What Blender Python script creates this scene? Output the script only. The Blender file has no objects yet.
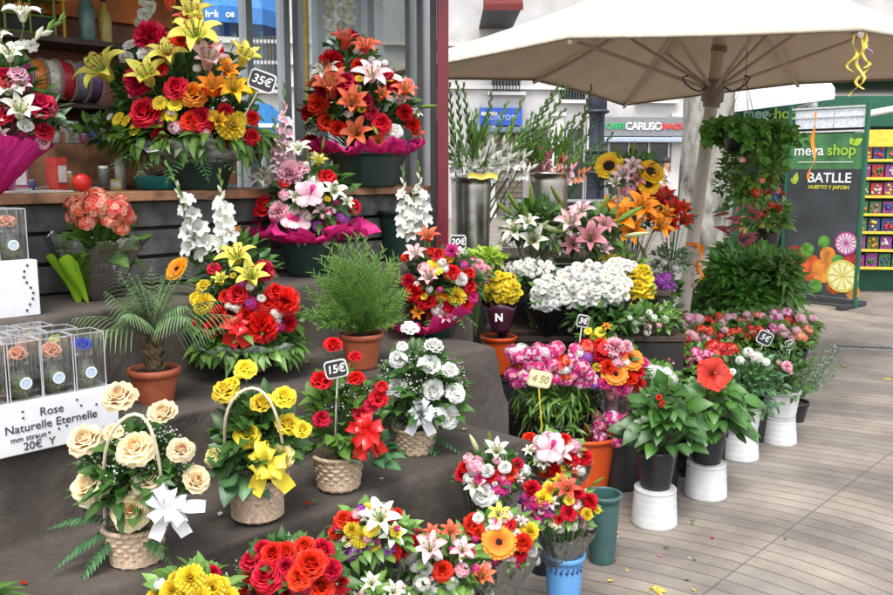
import bpy, math, random
from mathutils import Vector, Matrix, Quaternion
R = math.radians
rnd = random.Random(7)
sc = bpy.context.scene
col = sc.collection

# ------------------------------------------------------------------ camera maths
H = 1.5; F = 870.0; P = R(8.4)
def ray(px, py):
    a = (px - 446.5) / F; b = -(py - 297.5) / F
    return Vector((a, math.cos(P) + b * math.sin(P), -math.sin(P) + b * math.cos(P)))
def onz(px, py, z):
    r = ray(px, py); return Vector((0, 0, H)) + r * ((z - H) / r.z)
def at(px, py, Y):
    r = ray(px, py); return Vector((0, 0, H)) + r * (Y / r.y)
def S(t, w, z):                      # frame of the tiered stand: along, inward, up
    return Vector((-.941 + .688 * t - .725 * w, 1.714 + .725 * t + .688 * w, z))
ST_ROT = math.atan2(.725, .688)

# ------------------------------------------------------------------ materials
MATS = {}
def new_mat(name):
    m = bpy.data.materials.new(name); m.use_nodes = True
    nt = m.node_tree
    for n in list(nt.nodes): nt.nodes.remove(n)
    out = nt.nodes.new('ShaderNodeOutputMaterial')
    return m, nt, out
def N(nt, t, **kw):
    n = nt.nodes.new(t)
    for k, v in kw.items():
        if hasattr(n, k): setattr(n, k, v)
        else: n.inputs[k.replace('_', ' ')].default_value = v
    return n
def rgba(c): return (c[0], c[1], c[2], 1)
def mixc(nt, a, b, fac, mode='MIX'):
    n = nt.nodes.new('ShaderNodeMix'); n.data_type = 'RGBA'; n.blend_type = mode
    for sock, v in ((6, a), (7, b), (0, fac)):
        if isinstance(v, (tuple, list)): n.inputs[sock].default_value = rgba(v)
        elif isinstance(v, (int, float)): n.inputs[sock].default_value = v
        else: nt.links.new(v, n.inputs[sock])
    return n.outputs[2]
def plain(name, c, rough=.6, metal=0, noise=.12, nscale=30, bump=0, bscale=60, spec=.5, coat=0):
    if name in MATS: return MATS[name]
    m, nt, out = new_mat(name)
    bs = N(nt, 'ShaderNodeBsdfPrincipled'); bs.inputs['Roughness'].default_value = rough
    bs.inputs['Metallic'].default_value = metal; bs.inputs['Specular IOR Level'].default_value = spec
    bs.inputs['Coat Weight'].default_value = coat
    tc = N(nt, 'ShaderNodeTexCoord'); nz = N(nt, 'ShaderNodeTexNoise')
    nz.inputs['Scale'].default_value = nscale; nz.inputs['Detail'].default_value = 5
    nt.links.new(tc.outputs['Object'], nz.inputs['Vector'])
    c2 = tuple(max(0, x * (1 - noise * 2)) for x in c); c1 = tuple(min(1, x * (1 + noise)) for x in c)
    mp = N(nt, 'ShaderNodeMapRange'); mp.inputs[1].default_value = .3; mp.inputs[2].default_value = .7
    nt.links.new(nz.outputs['Fac'], mp.inputs[0])
    nt.links.new(mixc(nt, c2, c1, mp.outputs[0]), bs.inputs['Base Color'])
    if bump:
        b = N(nt, 'ShaderNodeBump'); b.inputs['Strength'].default_value = bump; b.inputs['Distance'].default_value = .004
        n2 = N(nt, 'ShaderNodeTexNoise'); n2.inputs['Scale'].default_value = bscale; n2.inputs['Detail'].default_value = 4
        nt.links.new(tc.outputs['Object'], n2.inputs['Vector'])
        nt.links.new(n2.outputs['Fac'], b.inputs['Height']); nt.links.new(b.outputs[0], bs.inputs['Normal'])
    nt.links.new(bs.outputs[0], out.inputs[0]); MATS[name] = m
    return m
def petal_mat(name, base, tip, rough=.5, trans=.3, mid=None):
    """petals: colour runs from base to tip, varies petal by petal and bloom by bloom"""
    if name in MATS: return MATS[name]
    m, nt, out = new_mat(name)
    at_ = N(nt, 'ShaderNodeAttribute'); at_.attribute_name = 't'
    av = N(nt, 'ShaderNodeAttribute'); av.attribute_name = 'v'
    oi = N(nt, 'ShaderNodeObjectInfo')
    mp = N(nt, 'ShaderNodeMapRange'); mp.inputs[1].default_value = .1; mp.inputs[2].default_value = .85
    nt.links.new(at_.outputs['Fac'], mp.inputs[0])
    c = mixc(nt, base, tip, mp.outputs[0])
    hs = N(nt, 'ShaderNodeHueSaturation')
    a = N(nt, 'ShaderNodeMath', operation='MULTIPLY_ADD'); nt.links.new(av.outputs['Fac'], a.inputs[0]); a.inputs[1].default_value = .35; a.inputs[2].default_value = .72
    b = N(nt, 'ShaderNodeMath', operation='MULTIPLY_ADD'); nt.links.new(oi.outputs['Random'], b.inputs[0]); b.inputs[1].default_value = .25; b.inputs[2].default_value = -.03
    s = N(nt, 'ShaderNodeMath', operation='ADD'); nt.links.new(a.outputs[0], s.inputs[0]); nt.links.new(b.outputs[0], s.inputs[1])
    tc = N(nt, 'ShaderNodeTexCoord'); pn = N(nt, 'ShaderNodeTexNoise'); pn.inputs['Scale'].default_value = 9; pn.inputs['Detail'].default_value = 5; nt.links.new(tc.outputs['Object'], pn.inputs[0])
    pm = N(nt, 'ShaderNodeMapRange'); pm.inputs[1].default_value = .3; pm.inputs[2].default_value = .7; pm.inputs[3].default_value = -.12; pm.inputs[4].default_value = .08; nt.links.new(pn.outputs[0], pm.inputs[0])
    s2 = N(nt, 'ShaderNodeMath', operation='ADD'); nt.links.new(s.outputs[0], s2.inputs[0]); nt.links.new(pm.outputs[0], s2.inputs[1]); s = s2
    bp = N(nt, 'ShaderNodeBump'); bp.inputs['Strength'].default_value = .5; bp.inputs['Distance'].default_value = .006; nt.links.new(pn.outputs[0], bp.inputs['Height'])
    nt.links.new(s.outputs[0], hs.inputs['Value']); nt.links.new(c, hs.inputs['Color'])
    h = N(nt, 'ShaderNodeMath', operation='MULTIPLY_ADD'); nt.links.new(oi.outputs['Random'], h.inputs[0]); h.inputs[1].default_value = .02; h.inputs[2].default_value = .49
    nt.links.new(h.outputs[0], hs.inputs['Hue'])
    bs = N(nt, 'ShaderNodeBsdfPrincipled'); bs.inputs['Roughness'].default_value = rough; bs.inputs['Specular IOR Level'].default_value = .35; nt.links.new(bp.outputs[0], bs.inputs['Normal'])
    tl = N(nt, 'ShaderNodeBsdfTranslucent'); mx = N(nt, 'ShaderNodeMixShader'); mx.inputs[0].default_value = trans
    nt.links.new(hs.outputs[0], bs.inputs['Base Color']); nt.links.new(hs.outputs[0], tl.inputs['Color'])
    nt.links.new(bs.outputs[0], mx.inputs[1]); nt.links.new(tl.outputs[0], mx.inputs[2]); nt.links.new(mx.outputs[0], out.inputs[0])
    MATS[name] = m; return m
def leaf_mat(name, dark, light, rough=.38, trans=.25):
    if name in MATS: return MATS[name]
    m, nt, out = new_mat(name)
    at_ = N(nt, 'ShaderNodeAttribute'); at_.attribute_name = 't'
    av = N(nt, 'ShaderNodeAttribute'); av.attribute_name = 'v'
    c = mixc(nt, dark, light, av.outputs['Fac'])
    c = mixc(nt, c, tuple(x * 1.8 + .01 for x in light), at_.outputs['Fac'])
    bs = N(nt, 'ShaderNodeBsdfPrincipled'); bs.inputs['Roughness'].default_value = rough
    tl = N(nt, 'ShaderNodeBsdfTranslucent'); mx = N(nt, 'ShaderNodeMixShader'); mx.inputs[0].default_value = trans
    nt.links.new(c, bs.inputs['Base Color']); nt.links.new(c, tl.inputs['Color'])
    nt.links.new(bs.outputs[0], mx.inputs[1]); nt.links.new(tl.outputs[0], mx.inputs[2]); nt.links.new(mx.outputs[0], out.inputs[0])
    MATS[name] = m; return m
def clear_mat(name, tint=(1, 1, 1), gl=.18, rough=.08, wr=0, scale=25):
    if name in MATS: return MATS[name]
    m, nt, out = new_mat(name)
    tr = N(nt, 'ShaderNodeBsdfTransparent'); tr.inputs[0].default_value = rgba(tint)
    g = N(nt, 'ShaderNodeBsdfGlossy'); g.inputs['Roughness'].default_value = rough
    mx = N(nt, 'ShaderNodeMixShader'); lw = N(nt, 'ShaderNodeLayerWeight'); lw.inputs[0].default_value = .35
    ad = N(nt, 'ShaderNodeMath', operation='MULTIPLY_ADD'); ad.inputs[1].default_value = .5; ad.inputs[2].default_value = gl
    nt.links.new(lw.outputs['Fresnel'], ad.inputs[0]); nt.links.new(ad.outputs[0], mx.inputs[0])
    if wr:
        b = N(nt, 'ShaderNodeBump'); b.inputs['Strength'].default_value = wr; b.inputs['Distance'].default_value = .01
        n2 = N(nt, 'ShaderNodeTexNoise'); n2.inputs['Scale'].default_value = scale; n2.inputs['Detail'].default_value = 3
        tc = N(nt, 'ShaderNodeTexCoord'); nt.links.new(tc.outputs['Object'], n2.inputs['Vector'])
        nt.links.new(n2.outputs['Fac'], b.inputs['Height']); nt.links.new(b.outputs[0], g.inputs['Normal'])
    nt.links.new(tr.outputs[0], mx.inputs[1]); nt.links.new(g.outputs[0], mx.inputs[2]); nt.links.new(mx.outputs[0], out.inputs[0])
    MATS[name] = m; return m

G_DARK = leaf_mat('leaf_dark', (.022, .070, .014), (.075, .175, .035), trans=.32)
G_MID = leaf_mat('leaf_mid', (.040, .100, .016), (.125, .25, .040), trans=.32)
G_LIGHT = leaf_mat('leaf_light', (.07, .16, .03), (.20, .36, .08))
G_SILVER = leaf_mat('leaf_silver', (.07, .14, .07), (.22, .32, .19), rough=.6)
G_BLUE = leaf_mat('leaf_blue', (.02, .085, .03), (.09, .22, .08))
G_PALM = leaf_mat('leaf_palm', (.05, .12, .04), (.18, .28, .12), rough=.55)
G_CROTON = leaf_mat('leaf_croton', (.12, .02, .03), (.45, .08, .12))
PC = {}
def pc(code, base, tip, **kw): PC[code] = petal_mat('petal_' + code, base, tip, **kw)
pc('red', (.38, .003, .006), (.72, .008, .014)); pc('crimson', (.28, .003, .02), (.56, .008, .05))
pc('yellow', (.72, .50, .02), (.90, .72, .05)); pc('paleyellow', (.80, .72, .18), (.90, .84, .36))
pc('cream', (.95, .52, .22), (.95, .84, .58), trans=.45); pc('white', (.86, .87, .74), (.90, .90, .88), trans=.42)
pc('pink', (.82, .22, .32), (.88, .50, .58)); pc('palepink', (.85, .45, .52), (.90, .72, .76))
pc('orange', (.80, .14, .01), (.88, .34, .02)); pc('coral', (.70, .07, .03), (.84, .20, .11))
pc('magenta', (.50, .01, .13), (.80, .06, .32)); pc('purple', (.18, .02, .24), (.45, .12, .52))
pc('blue', (.01, .03, .40), (.03, .10, .75)); pc('peach', (.82, .26, .14), (.90, .50, .36))
pc('apricot', (.86, .40, .04), (.92, .62, .16)); pc('golden', (.78, .33, .01), (.88, .58, .02))
pc('lilywhite', (.75, .80, .45), (.90, .90, .88)); pc('lilypink', (.88, .80, .72), (.86, .48, .56))
pc('lilyyellow', (.55, .60, .06), (.88, .78, .16)); pc('dustypink', (.50, .12, .16), (.72, .34, .38))
pc('budgreen', (.22, .34, .06), (.55, .62, .22)); pc('dwhite', (.74, .80, .55), (.86, .86, .82), trans=.4)
pc('hibred', (.30, .003, .006), (.68, .018, .010)); pc('whitepink', (.80, .30, .42), (.90, .82, .84))
C_BROWN = plain('flower_centre_brown', (.03, .012, .005), .9, noise=.4, nscale=300)
C_YEL = plain('flower_centre_yellow', (.62, .42, .04), .8, noise=.3, nscale=300)
C_GREEN = plain('stem_green', (.06, .14, .03), .5)
ANTHER = plain('anther', (.28, .08, .01), .8)

# ------------------------------------------------------------------ mesh builder
class MB:
    def __init__(s): s.v = []; s.f = []; s.m = []; s.t = []; s.r = []; s.sm = []
    def add(s, vs, fs, mi=0, t=0., r=None, smooth=True):
        b = len(s.v); s.v += [tuple(x) for x in vs]
        s.t += (t if isinstance(t, list) else [t] * len(vs))
        if r is None: r = rnd.random()
        s.r += [r] * len(vs)
        for f in fs: s.f.append(tuple(b + i for i in f)); s.m.append(mi); s.sm.append(smooth)
    def grid(s, rows, mi=0, t=0., r=None, closed=False, smooth=True):
        n = len(rows[0]); vs = [p for row in rows for p in row]; fs = []
        for i in range(len(rows) - 1):
            for j in range(n if closed else n - 1):
                k = (j + 1) % n
                fs.append((i * n + j, i * n + k, (i + 1) * n + k, (i + 1) * n + j))
        s.add(vs, fs, mi, t, r, smooth)
    def tube(s, pts, rad, n=6, mi=0, cap=True, r=None):
        rows = []; pts = [Vector(p) for p in pts]
        for i, p in enumerate(pts):
            d = (pts[min(i + 1, len(pts) - 1)] - pts[max(i - 1, 0)]).normalized()
            a = d.orthogonal().normalized() if i == 0 else (a - d * a.dot(d)).normalized()
            b = d.cross(a); q = rad[i] if isinstance(rad, (list, tuple)) else rad
            rows.append([p + (a * math.cos(2 * math.pi * k / n) + b * math.sin(2 * math.pi * k / n)) * q for k in range(n)])
        s.grid(rows, mi, 0., r, closed=True)
        if cap:
            s.add(rows[0], [tuple(range(n))[::-1]], mi, 0., r, False); s.add(rows[-1], [tuple(range(n))], mi, 0., r, False)
    def lathe(s, prof, n=32, mi=0, ripple=None, c=(0, 0, 0), smooth=True):
        rows = []
        for (q, z) in prof:
            row = []
            for k in range(n):
                a = 2 * math.pi * k / n; qq = q + (ripple(a, z) if ripple else 0)
                row.append((c[0] + qq * math.cos(a), c[1] + qq * math.sin(a), c[2] + z))
            rows.append(row)
        s.grid(rows, mi, 0., None, closed=True, smooth=smooth)
    def box(s, c, d, rz=0, mi=0, tilt=None):
        M = Matrix.Rotation(rz, 3, 'Z')
        if tilt: M = M @ tilt
        vs = []
        for x in (-1, 1):
            for y in (-1, 1):
                for z in (-1, 1): vs.append(Vector(c) + M @ Vector((x * d[0] / 2, y * d[1] / 2, z * d[2] / 2)))
        s.add(vs, [(0, 1, 3, 2), (4, 6, 7, 5), (0, 4, 5, 1), (2, 3, 7, 6), (0, 2, 6, 4), (1, 5, 7, 3)], mi, 0., None, False)
    def ball(s, c, q, n=10, mi=0, sz=1.0, t=0.):
        rows = []
        for i in range(n // 2 + 1):
            a = math.pi * i / (n // 2)
            rows.append([(c[0] + q * math.sin(a) * math.cos(2 * math.pi * k / n), c[1] + q * math.sin(a) * math.sin(2 * math.pi * k / n), c[2] + q * sz * math.cos(a)) for k in range(n)])
        s.grid(rows, mi, t, None, closed=True)
    def mesh(s, name, mats):
        me = bpy.data.meshes.new(name); me.from_pydata(s.v, [], s.f)
        for m in mats: me.materials.append(m)
        me.polygons.foreach_set('material_index', s.m); me.polygons.foreach_set('use_smooth', s.sm)
        for nm, d in (('t', s.t), ('v', s.r)):
            a = me.attributes.new(nm, 'FLOAT', 'POINT'); a.data.foreach_set('value', [float(x) for x in d])
        me.update(); return me
    def build(s, name, mats, parent=None, loc=None, rz=0, bevel=0):
        if not isinstance(mats, (list, tuple)): mats = [mats]
        o = bpy.data.objects.new(name, s.mesh(name, mats)); col.objects.link(o)
        if parent is not None: o.parent = parent
        if loc is not None: o.location = loc
        o.rotation_euler.z = rz
        if bevel:
            b = o.modifiers.new('bevel', 'BEVEL'); b.width = bevel; b.segments = 2; b.limit_method = 'ANGLE'
        return o
def tag(o, label=None, cat=None, group=None, kind=None):
    for k, v in (('label', label), ('category', cat), ('group', group), ('kind', kind)):
        if v: o[k] = v
    return o
def empty(name, loc, label, cat, group=None, rz=0):
    o = bpy.data.objects.new(name, None); col.objects.link(o); o.location = loc; o.rotation_euler.z = rz
    o.empty_display_size = .05
    return tag(o, label, cat, group)
def inst(me, name, parent, loc, scale=1, quat=None, mats=None):
    o = bpy.data.objects.new(name, me); col.objects.link(o); o.parent = parent
    o.location = loc; o.scale = (scale,) * 3 if not isinstance(scale, tuple) else scale
    if quat: o.rotation_mode = 'QUATERNION'; o.rotation_quaternion = quat
    if mats:
        for i, m in enumerate(mats):
            if m: o.material_slots[i].link = 'OBJECT'; o.material_slots[i].material = m
    return o
def face_q(n, spin=None):
    q = Vector(n).to_track_quat('Z', 'Y')
    return q @ Quaternion((0, 0, 1), rnd.random() * 6.28 if spin is None else spin)

# ------------------------------------------------------------------ flowers
def petal(mb, ang, L, W, tilts, prof, cup=.2, ns=5, nw=4, mi=0, r0=.02, z0=0, wrap=0, ruf=0, rufn=3, tw=0, tt=None):
    """petal path bends through the tilts (angle from the flower axis); prof(s) is its half width"""
    x, z = r0, z0; rows = []; ts = []; ph = rnd.random() * 6.28
    ca, sa = math.cos(ang), math.sin(ang); rv = rnd.random()
    for i in range(ns + 1):
        s_ = i / ns; k = s_ * (len(tilts) - 1); j = min(int(k), len(tilts) - 2); tl = tilts[j] + (tilts[j + 1] - tilts[j]) * (k - j)
        if i: x += math.sin(tl) * L / ns; z += math.cos(tl) * L / ns
        w = W * prof(s_); row = []
        for j in range(nw + 1):
            u = -1 + 2 * j / nw
            edge = ruf * s_ * s_ * math.sin(u * rufn * 2 + ph + s_)
            sh = -.30 * L * abs(u) ** 2.6 * s_ * s_ * .7 if wrap else 0
            if wrap:
                th = u * w; rr = max(x + cup * u * u * .1 * L, .004)
                px, py, pz = rr * math.cos(th), rr * math.sin(th), z + sh + edge
            else:
                px, py, pz = x - math.cos(tl) * cup * u * u * w, u * w + tw * s_, z + math.sin(tl) * cup * u * u * w + edge
            row.append((px * ca - py * sa, px * sa + py * ca, pz)); ts.append(s_ if tt is None else tt(s_, u))
        rows.append(row)
    mb.grid(rows, mi, ts, rv)
def mk_rose(seed, opened=1.0):
    rnd.seed(seed); mb = MB(); a = 0
    for k, (n, L, t1, t2, w) in enumerate([(3, .36, 2, -6, 1.5), (3, .38, 5, 2, 1.3), (4, .41, 9, 12, 1.15), (5, .43, 15, 28, 1.0), (5, .45, 23, 48, .95), (6, .47, 34, 70, .85), (6, .47, 48, 92, .8), (6, .46, 64, 112, .74)]):
        for i in range(n):
            a += 2 * math.pi / n + rnd.uniform(-.16, .16)
            petal(mb, a + k * .6, L * rnd.uniform(.92, 1.06), w, [R(86), R(t1 * opened + 16), R(t1 * opened), R(t2 * opened + rnd.uniform(-10, 10))],
                  lambda s: (.55 + .45 * math.sin(min(1, s * 1.15) * math.pi / 2)) * (1 if s < .7 else math.sqrt(1 - ((s - .7) / .3) ** 2 * .85)), cup=.3, wrap=1, ns=9, nw=8, r0=.005 + .011 * k, z0=-.1 - .018 * k, ruf=.013, rufn=2)
    for i in range(5): petal(mb, i * 1.256, .3, .05, [R(60), R(120)], lambda s: 1 - s, mi=1, z0=-.17)
    return mb.mesh('rose', [PC['red'], G_MID])
def mk_carn(seed):
    rnd.seed(seed); mb = MB()
    for k in range(6):
        n = 5 + k * 2
        for i in range(n):
            a = 2 * math.pi * i / n + rnd.uniform(-.25, .25) + k; tl = 6 + k * 17 + rnd.uniform(-8, 8)
            petal(mb, a, .46 * rnd.uniform(.85, 1.08), .15, [R(tl * .5), R(tl), R(tl + 22)], lambda s: .15 + s ** 1.3, cup=.3, ns=3, nw=6, r0=.01, z0=-.12, ruf=.07, rufn=6)
    mb.lathe([(.03, -.3), (.07, -.22), (.09, -.1), (.1, 0)], 8, 1)
    return mb.mesh('carnation', [PC['red'], G_MID])
def mk_lily(seed, opn=1.0):
    rnd.seed(seed); mb = MB()
    for i in range(6):
        petal(mb, i * math.pi / 3, .62 * rnd.uniform(.92, 1.06), .125 if i % 2 else .095, [R(12), R(30 * opn), R(62 * opn), R(105 * opn + rnd.uniform(-15, 20))],
              lambda s: math.sin(math.pi * min(1, .12 + s * .88)) ** .75 + .02, cup=.5, ns=8, nw=4, r0=.02, ruf=.02, tt=lambda s, u: s * .5 + abs(u) * .5)
    for i in range(6):
        a = i * math.pi / 3 + .5; d = Vector((math.cos(a) * .14, math.sin(a) * .14, .40))
        mb.tube([(0, 0, 0), d * .6 + Vector((0, 0, .02)), d], .008, 4, 1)
        t = Vector((-math.sin(a), math.cos(a), 0)) * .035; mb.tube([d - t, d + t], .014, 5, 2)
    mb.tube([(0, 0, 0), (0, 0, .46)], .012, 5, 1)
    mb.lathe([(.02, -.12), (.03, .02), (.045, .08)], 8, 1)
    return mb.mesh('lily', [PC['white'], G_LIGHT, ANTHER])
def mk_bud(seed):
    rnd.seed(seed); mb = MB()
    mb.lathe([(.02, 0), (.07, .12), (.10, .32), (.09, .6), (.055, .85), (.01, 1)], 12, 0, ripple=lambda a, z: .012 * math.cos(3 * a))
    mb.tube([(0, 0, -.5), (0, 0, 0)], .018, 5, 1)
    me = mb.mesh('lily_bud', [PC['budgreen'], C_GREEN])
    return me
def mk_disc(seed, n=22, rings=2, cen=.13, W=.055, L=.42, fl=82, dome=.05, pr=None):
    rnd.seed(seed); mb = MB()
    for k in range(rings):
        for i in range(n):
            petal(mb, 2 * math.pi * (i + .5 * k) / n + rnd.uniform(-.05, .05), (L - k * .09) * rnd.uniform(.92, 1.05), W, [R(fl - k * 12), R(fl + 2 - k * 14), R(fl + 14 - k * 12)],
                  pr or (lambda s: .5 + .7 * math.sin(s * 2.4)), cup=.3, ns=4, nw=2, r0=cen * .75, z0=k * .015)
    for k in range(3):
        m = int(8 + k * 7)
        for i in range(m):
            a = 2 * math.pi * i / m; q = cen * (.3 + .35 * k)
            mb.ball((q * math.cos(a), q * math.sin(a), dome * (1 - (q / cen) ** 2) + .012), cen * .13, 5, 1)
    mb.lathe([(0.001, dome), (cen * .5, dome * .8), (cen * .9, .01), (cen, -.02), (.03, -.08)], 16, 1)
    return mb.mesh('gerbera', [PC['orange'], C_BROWN])
def mk_mum(seed):
    rnd.seed(seed); mb = MB()
    for k in range(6):
        n = 7 + k * 3
        for i in range(n):
            tl = 8 + k * 17
            petal(mb, 2 * math.pi * i / n + k, .42 * rnd.uniform(.85, 1.05), .05, [R(tl + 10), R(tl), R(tl + 6)], lambda s: .5 + .6 * math.sin(s * 2.5), cup=.5, ns=3, nw=2, r0=.02, z0=-.06)
    return mb.mesh('chrysanthemum', [PC['yellow'], C_YEL])
def mk_hib(seed):
    rnd.seed(seed); mb = MB()
    for i in range(5):
        petal(mb, i * 1.2566, .5, .27, [R(30), R(62), R(82), R(96)], lambda s: .25 + .85 * math.sin(s * 2.2), cup=.1, ns=7, nw=8, ruf=.035, rufn=5, tw=.05)
    mb.tube([(0, 0, 0), (.02, 0, .2), (.03, .01, .38)], [.02, .015, .01], 6, 1)
    for i in range(14): mb.ball((.03 + rnd.uniform(-.03, .03), .01 + rnd.uniform(-.03, .03), rnd.uniform(.24, .4)), .012, 5, 2)
    return mb.mesh('hibiscus_flower', [PC['red'], PC['crimson'], C_YEL])
def mk_cluster(seed, n=46, sz=.10, np=5, mats=2):
    """a domed head of many tiny florets"""
    rnd.seed(seed); mb = MB()
    for i in range(n):
        th = math.acos(1 - (i + .5) / n * 1.15); ph = i * 2.39996
        d = Vector((math.sin(th) * math.cos(ph), math.sin(th) * math.sin(ph), math.cos(th)))
        c = Vector((d.x * .42, d.y * .42, d.z * .30)) * rnd.uniform(.88, 1.08); q = face_q(d); mi = 0 if rnd.random() < .6 else 1
        tmp = MB()
        for k in range(np): petal(tmp, k * 6.283 / np, sz * .95, sz * .42, [R(60), R(80), R(95)], lambda s: .35 + .8 * math.sin(s * 2.3), ns=2, nw=2, r0=.005)
        b = len(mb.v); mb.v += [tuple(c + q @ Vector(v)) for v in tmp.v]; mb.t += tmp.t; rr = rnd.random(); mb.r += [rr] * len(tmp.v)
        for f, m_, s_ in zip(tmp.f, tmp.m, tmp.sm): mb.f.append(tuple(b + k for k in f)); mb.m.append(mi); mb.sm.append(s_)
        if i % 3 == 0: mb.tube([c * .95, (0, 0, -.25)], .008, 3, 2)
    return mb.mesh('flower_head', [PC['pink'], PC['red'], G_MID])
def mk_anthurium(seed):
    rnd.seed(seed); mb = MB()
    for i, (tl, w) in enumerate([(35, .26), (55, .24), (40, .2), (75, .22), (60, .22)]):
        petal(mb, i * 1.2566, .52, w, [R(tl * .6), R(tl), R(tl + 15), R(tl + 60)], lambda s: .2 + .9 * math.sin(.1 + s * 2.6), cup=-.35, ns=7, nw=6, ruf=.03)
    petal(mb, .6, .34, .16, [R(10), R(25), R(80)], lambda s: .3 + .8 * math.sin(s * 2.4), cup=-.5, mi=1, ns=6, nw=5, ruf=.02)
    return mb.mesh('orchid', [PC['palepink'], PC['magenta']])
ME = {'rose': [mk_rose(s, o) for s, o in ((1, 1), (2, .8), (3, 1.12), (21, .92), (22, .65))], 'carn': [mk_carn(s) for s in (4, 5)], 'lily': [mk_lily(s, o) for s, o in ((6, 1), (7, .75), (8, 1.12), (23, .9), (24, .6), (25, 1.05))],
      'bud': [mk_bud(9)], 'gerb': [mk_disc(10)], 'mum': [mk_mum(11), mk_mum(12)], 'hib': [mk_hib(13)], 'clus': [mk_cluster(14), mk_cluster(15)],
      'daisy': [mk_disc(16, 14, 2, .12, .07, .4)], 'sunf': [mk_disc(17, 26, 2, .24, .05, .3, 78)], 'orch': [mk_anthurium(18)], 'small': [mk_cluster(19, 14, .2)]}
NAMES = {'rose': 'rose', 'carn': 'carnation', 'lily': 'lily', 'bud': 'lily_bud', 'gerb': 'gerbera', 'mum': 'chrysanthemum', 'hib': 'hibiscus_flower', 'clus': 'flower_head',
         'daisy': 'daisy', 'sunf': 'sunflower', 'orch': 'orchid', 'small': 'floret_cluster'}
# bloom codes used in the lists below: kind, petal colour, second material
BL = {'rr': ('rose', 'red'), 'rd': ('rose', 'crimson'), 'ry': ('rose', 'yellow'), 'rv': ('rose', 'paleyellow'), 'rc': ('rose', 'cream'), 'rw': ('rose', 'white'), 'rp': ('rose', 'pink'), 'ro': ('rose', 'orange'), 'rb': ('rose', 'blue'),
      'ra': ('rose', 'apricot'), 're': ('rose', 'peach'), 'cr': ('carn', 'red'), 'cd': ('carn', 'crimson'), 'cp': ('carn', 'pink'), 'cw': ('carn', 'white'), 'cm': ('carn', 'magenta'),
      'ly': ('lily', 'lilyyellow'), 'lw': ('lily', 'lilywhite'), 'lp': ('lily', 'lilypink'), 'lo': ('lily', 'orange'), 'lc': ('lily', 'coral'), 'lr': ('lily', 'red'), 'lg': ('lily', 'golden'), 'lq': ('lily', 'dustypink'),
      'go': ('gerb', 'orange', C_BROWN), 'gr': ('gerb', 'red', C_BROWN), 'gc': ('gerb', 'coral', C_YEL), 'my': ('mum', 'yellow'), 'mw': ('mum', 'white'), 'dy': ('daisy', 'yellow', C_YEL), 'dw': ('daisy', 'white', C_YEL), 'dc': ('daisy', 'cream', C_BROWN),
      'hr': ('hib', 'hibred'), 'bg': ('bud', 'budgreen'), 'bw': ('bud', 'lilywhite'), 'su': ('sunf', 'golden', C_BROWN), 'op': ('orch', 'palepink'),
      'kp': ('clus', 'pink', PC['whitepink']), 'kr': ('clus', 'red', PC['coral']), 'kw': ('clus', 'white', PC['white']), 'km': ('clus', 'magenta', PC['pink']), 'kx': ('clus', 'whitepink', PC['magenta']), 'ku': ('clus', 'purple', PC['purple']),
      'kc': ('clus', 'peach', PC['coral']), 'sm': ('small', 'magenta', PC['purple']), 'sw': ('small', 'white', PC['white']), 'sp': ('small', 'purple', PC['purple']), 'sl': ('small', 'pink', PC['palepink'])}
SCALE = {'bud': 1.0, 'lily': 1.03, 'rose': 1.0, 'carn': 1.08, 'clus': 1.0}
VIEW = Vector((0, -1, .1))
def bloom(root, code, pos, size, nrm):
    k = BL[code]; me = rnd.choice(ME[k[0]]); mats = [PC[k[1]]] + ([k[2]] if len(k) > 2 else [])
    return inst(me, NAMES[k[0]], root, pos - root.location, size * SCALE.get(k[0], 1.0), face_q(nrm), mats)
def parse(spec):
    out = []
    for tok in spec.replace('\n', ' ').split(';'):
        p = tok.split()
        if len(p) >= 4: out.append((p[0], float(p[1]), float(p[2]), float(p[3])))
    return out
def blooms(root, spec, Y, cx, cy, rx, ry, bulge=None, core=None, up=.3, fwd=.55, stems=True, stem_to=None):
    items = parse(spec) if isinstance(spec, str) else spec
    if len(items) > 18 and len({k for k, *_ in items}) > 6:
        items = [(k, x, y, d * (.93 if d > 16 else 1)) for k, x, y, d in items]
        for i in range(16):
            a_ = rnd.uniform(0, 6.283); q_ = .72 * math.sqrt(rnd.uniform(.05, 1)); items.append((rnd.choice(['sw', 'sl', 'sm', 'dw', 'sw', 'dy', 'rr', 'bg']), cx + rx * q_ * math.cos(a_), cy + ry * q_ * math.sin(a_), rnd.uniform(6, 10)))
    c = at(cx, cy, Y); rw = rx / F * Y
    bulge = rw * .8 if bulge is None else bulge
    core = core or (c - Vector((0, 0, rw * .5)))
    st = MB()
    for (k, x, y, d) in items:
        q = ((x - cx) / rx) ** 2 + ((y - cy) / ry) ** 2
        p = at(x, y, Y - bulge * math.sqrt(max(0, 1 - min(q, 1))) + (rw * .15 if q > 1.1 else 0) + rnd.uniform(-.5, .5) * min(.03, d / F * Y * .6))
        n = (p - core).normalized() + VIEW * (fwd + (.9 if BL[k][0] in ('gerb', 'sunf', 'hib') else 0)) + Vector((rnd.uniform(-.25, .25), rnd.uniform(-.2, .2), up + rnd.uniform(-.2, .25)))
        if BL[k][0] == 'bud': n = Vector((x - cx, -rx * .4, (cy - y) + rx * .2))
        bloom(root, k, p, d / F * Y, n)
        if stems:
            e = (stem_to or core) - root.location; a = p - root.location - n.normalized() * d / F * Y * .12
            st.tube([a, a.lerp(e, .45) + Vector((0, 0, .01)), e], .0022, 4, 0)
    if stems and items: st.build('stems', C_GREEN, root)
    return core

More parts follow.
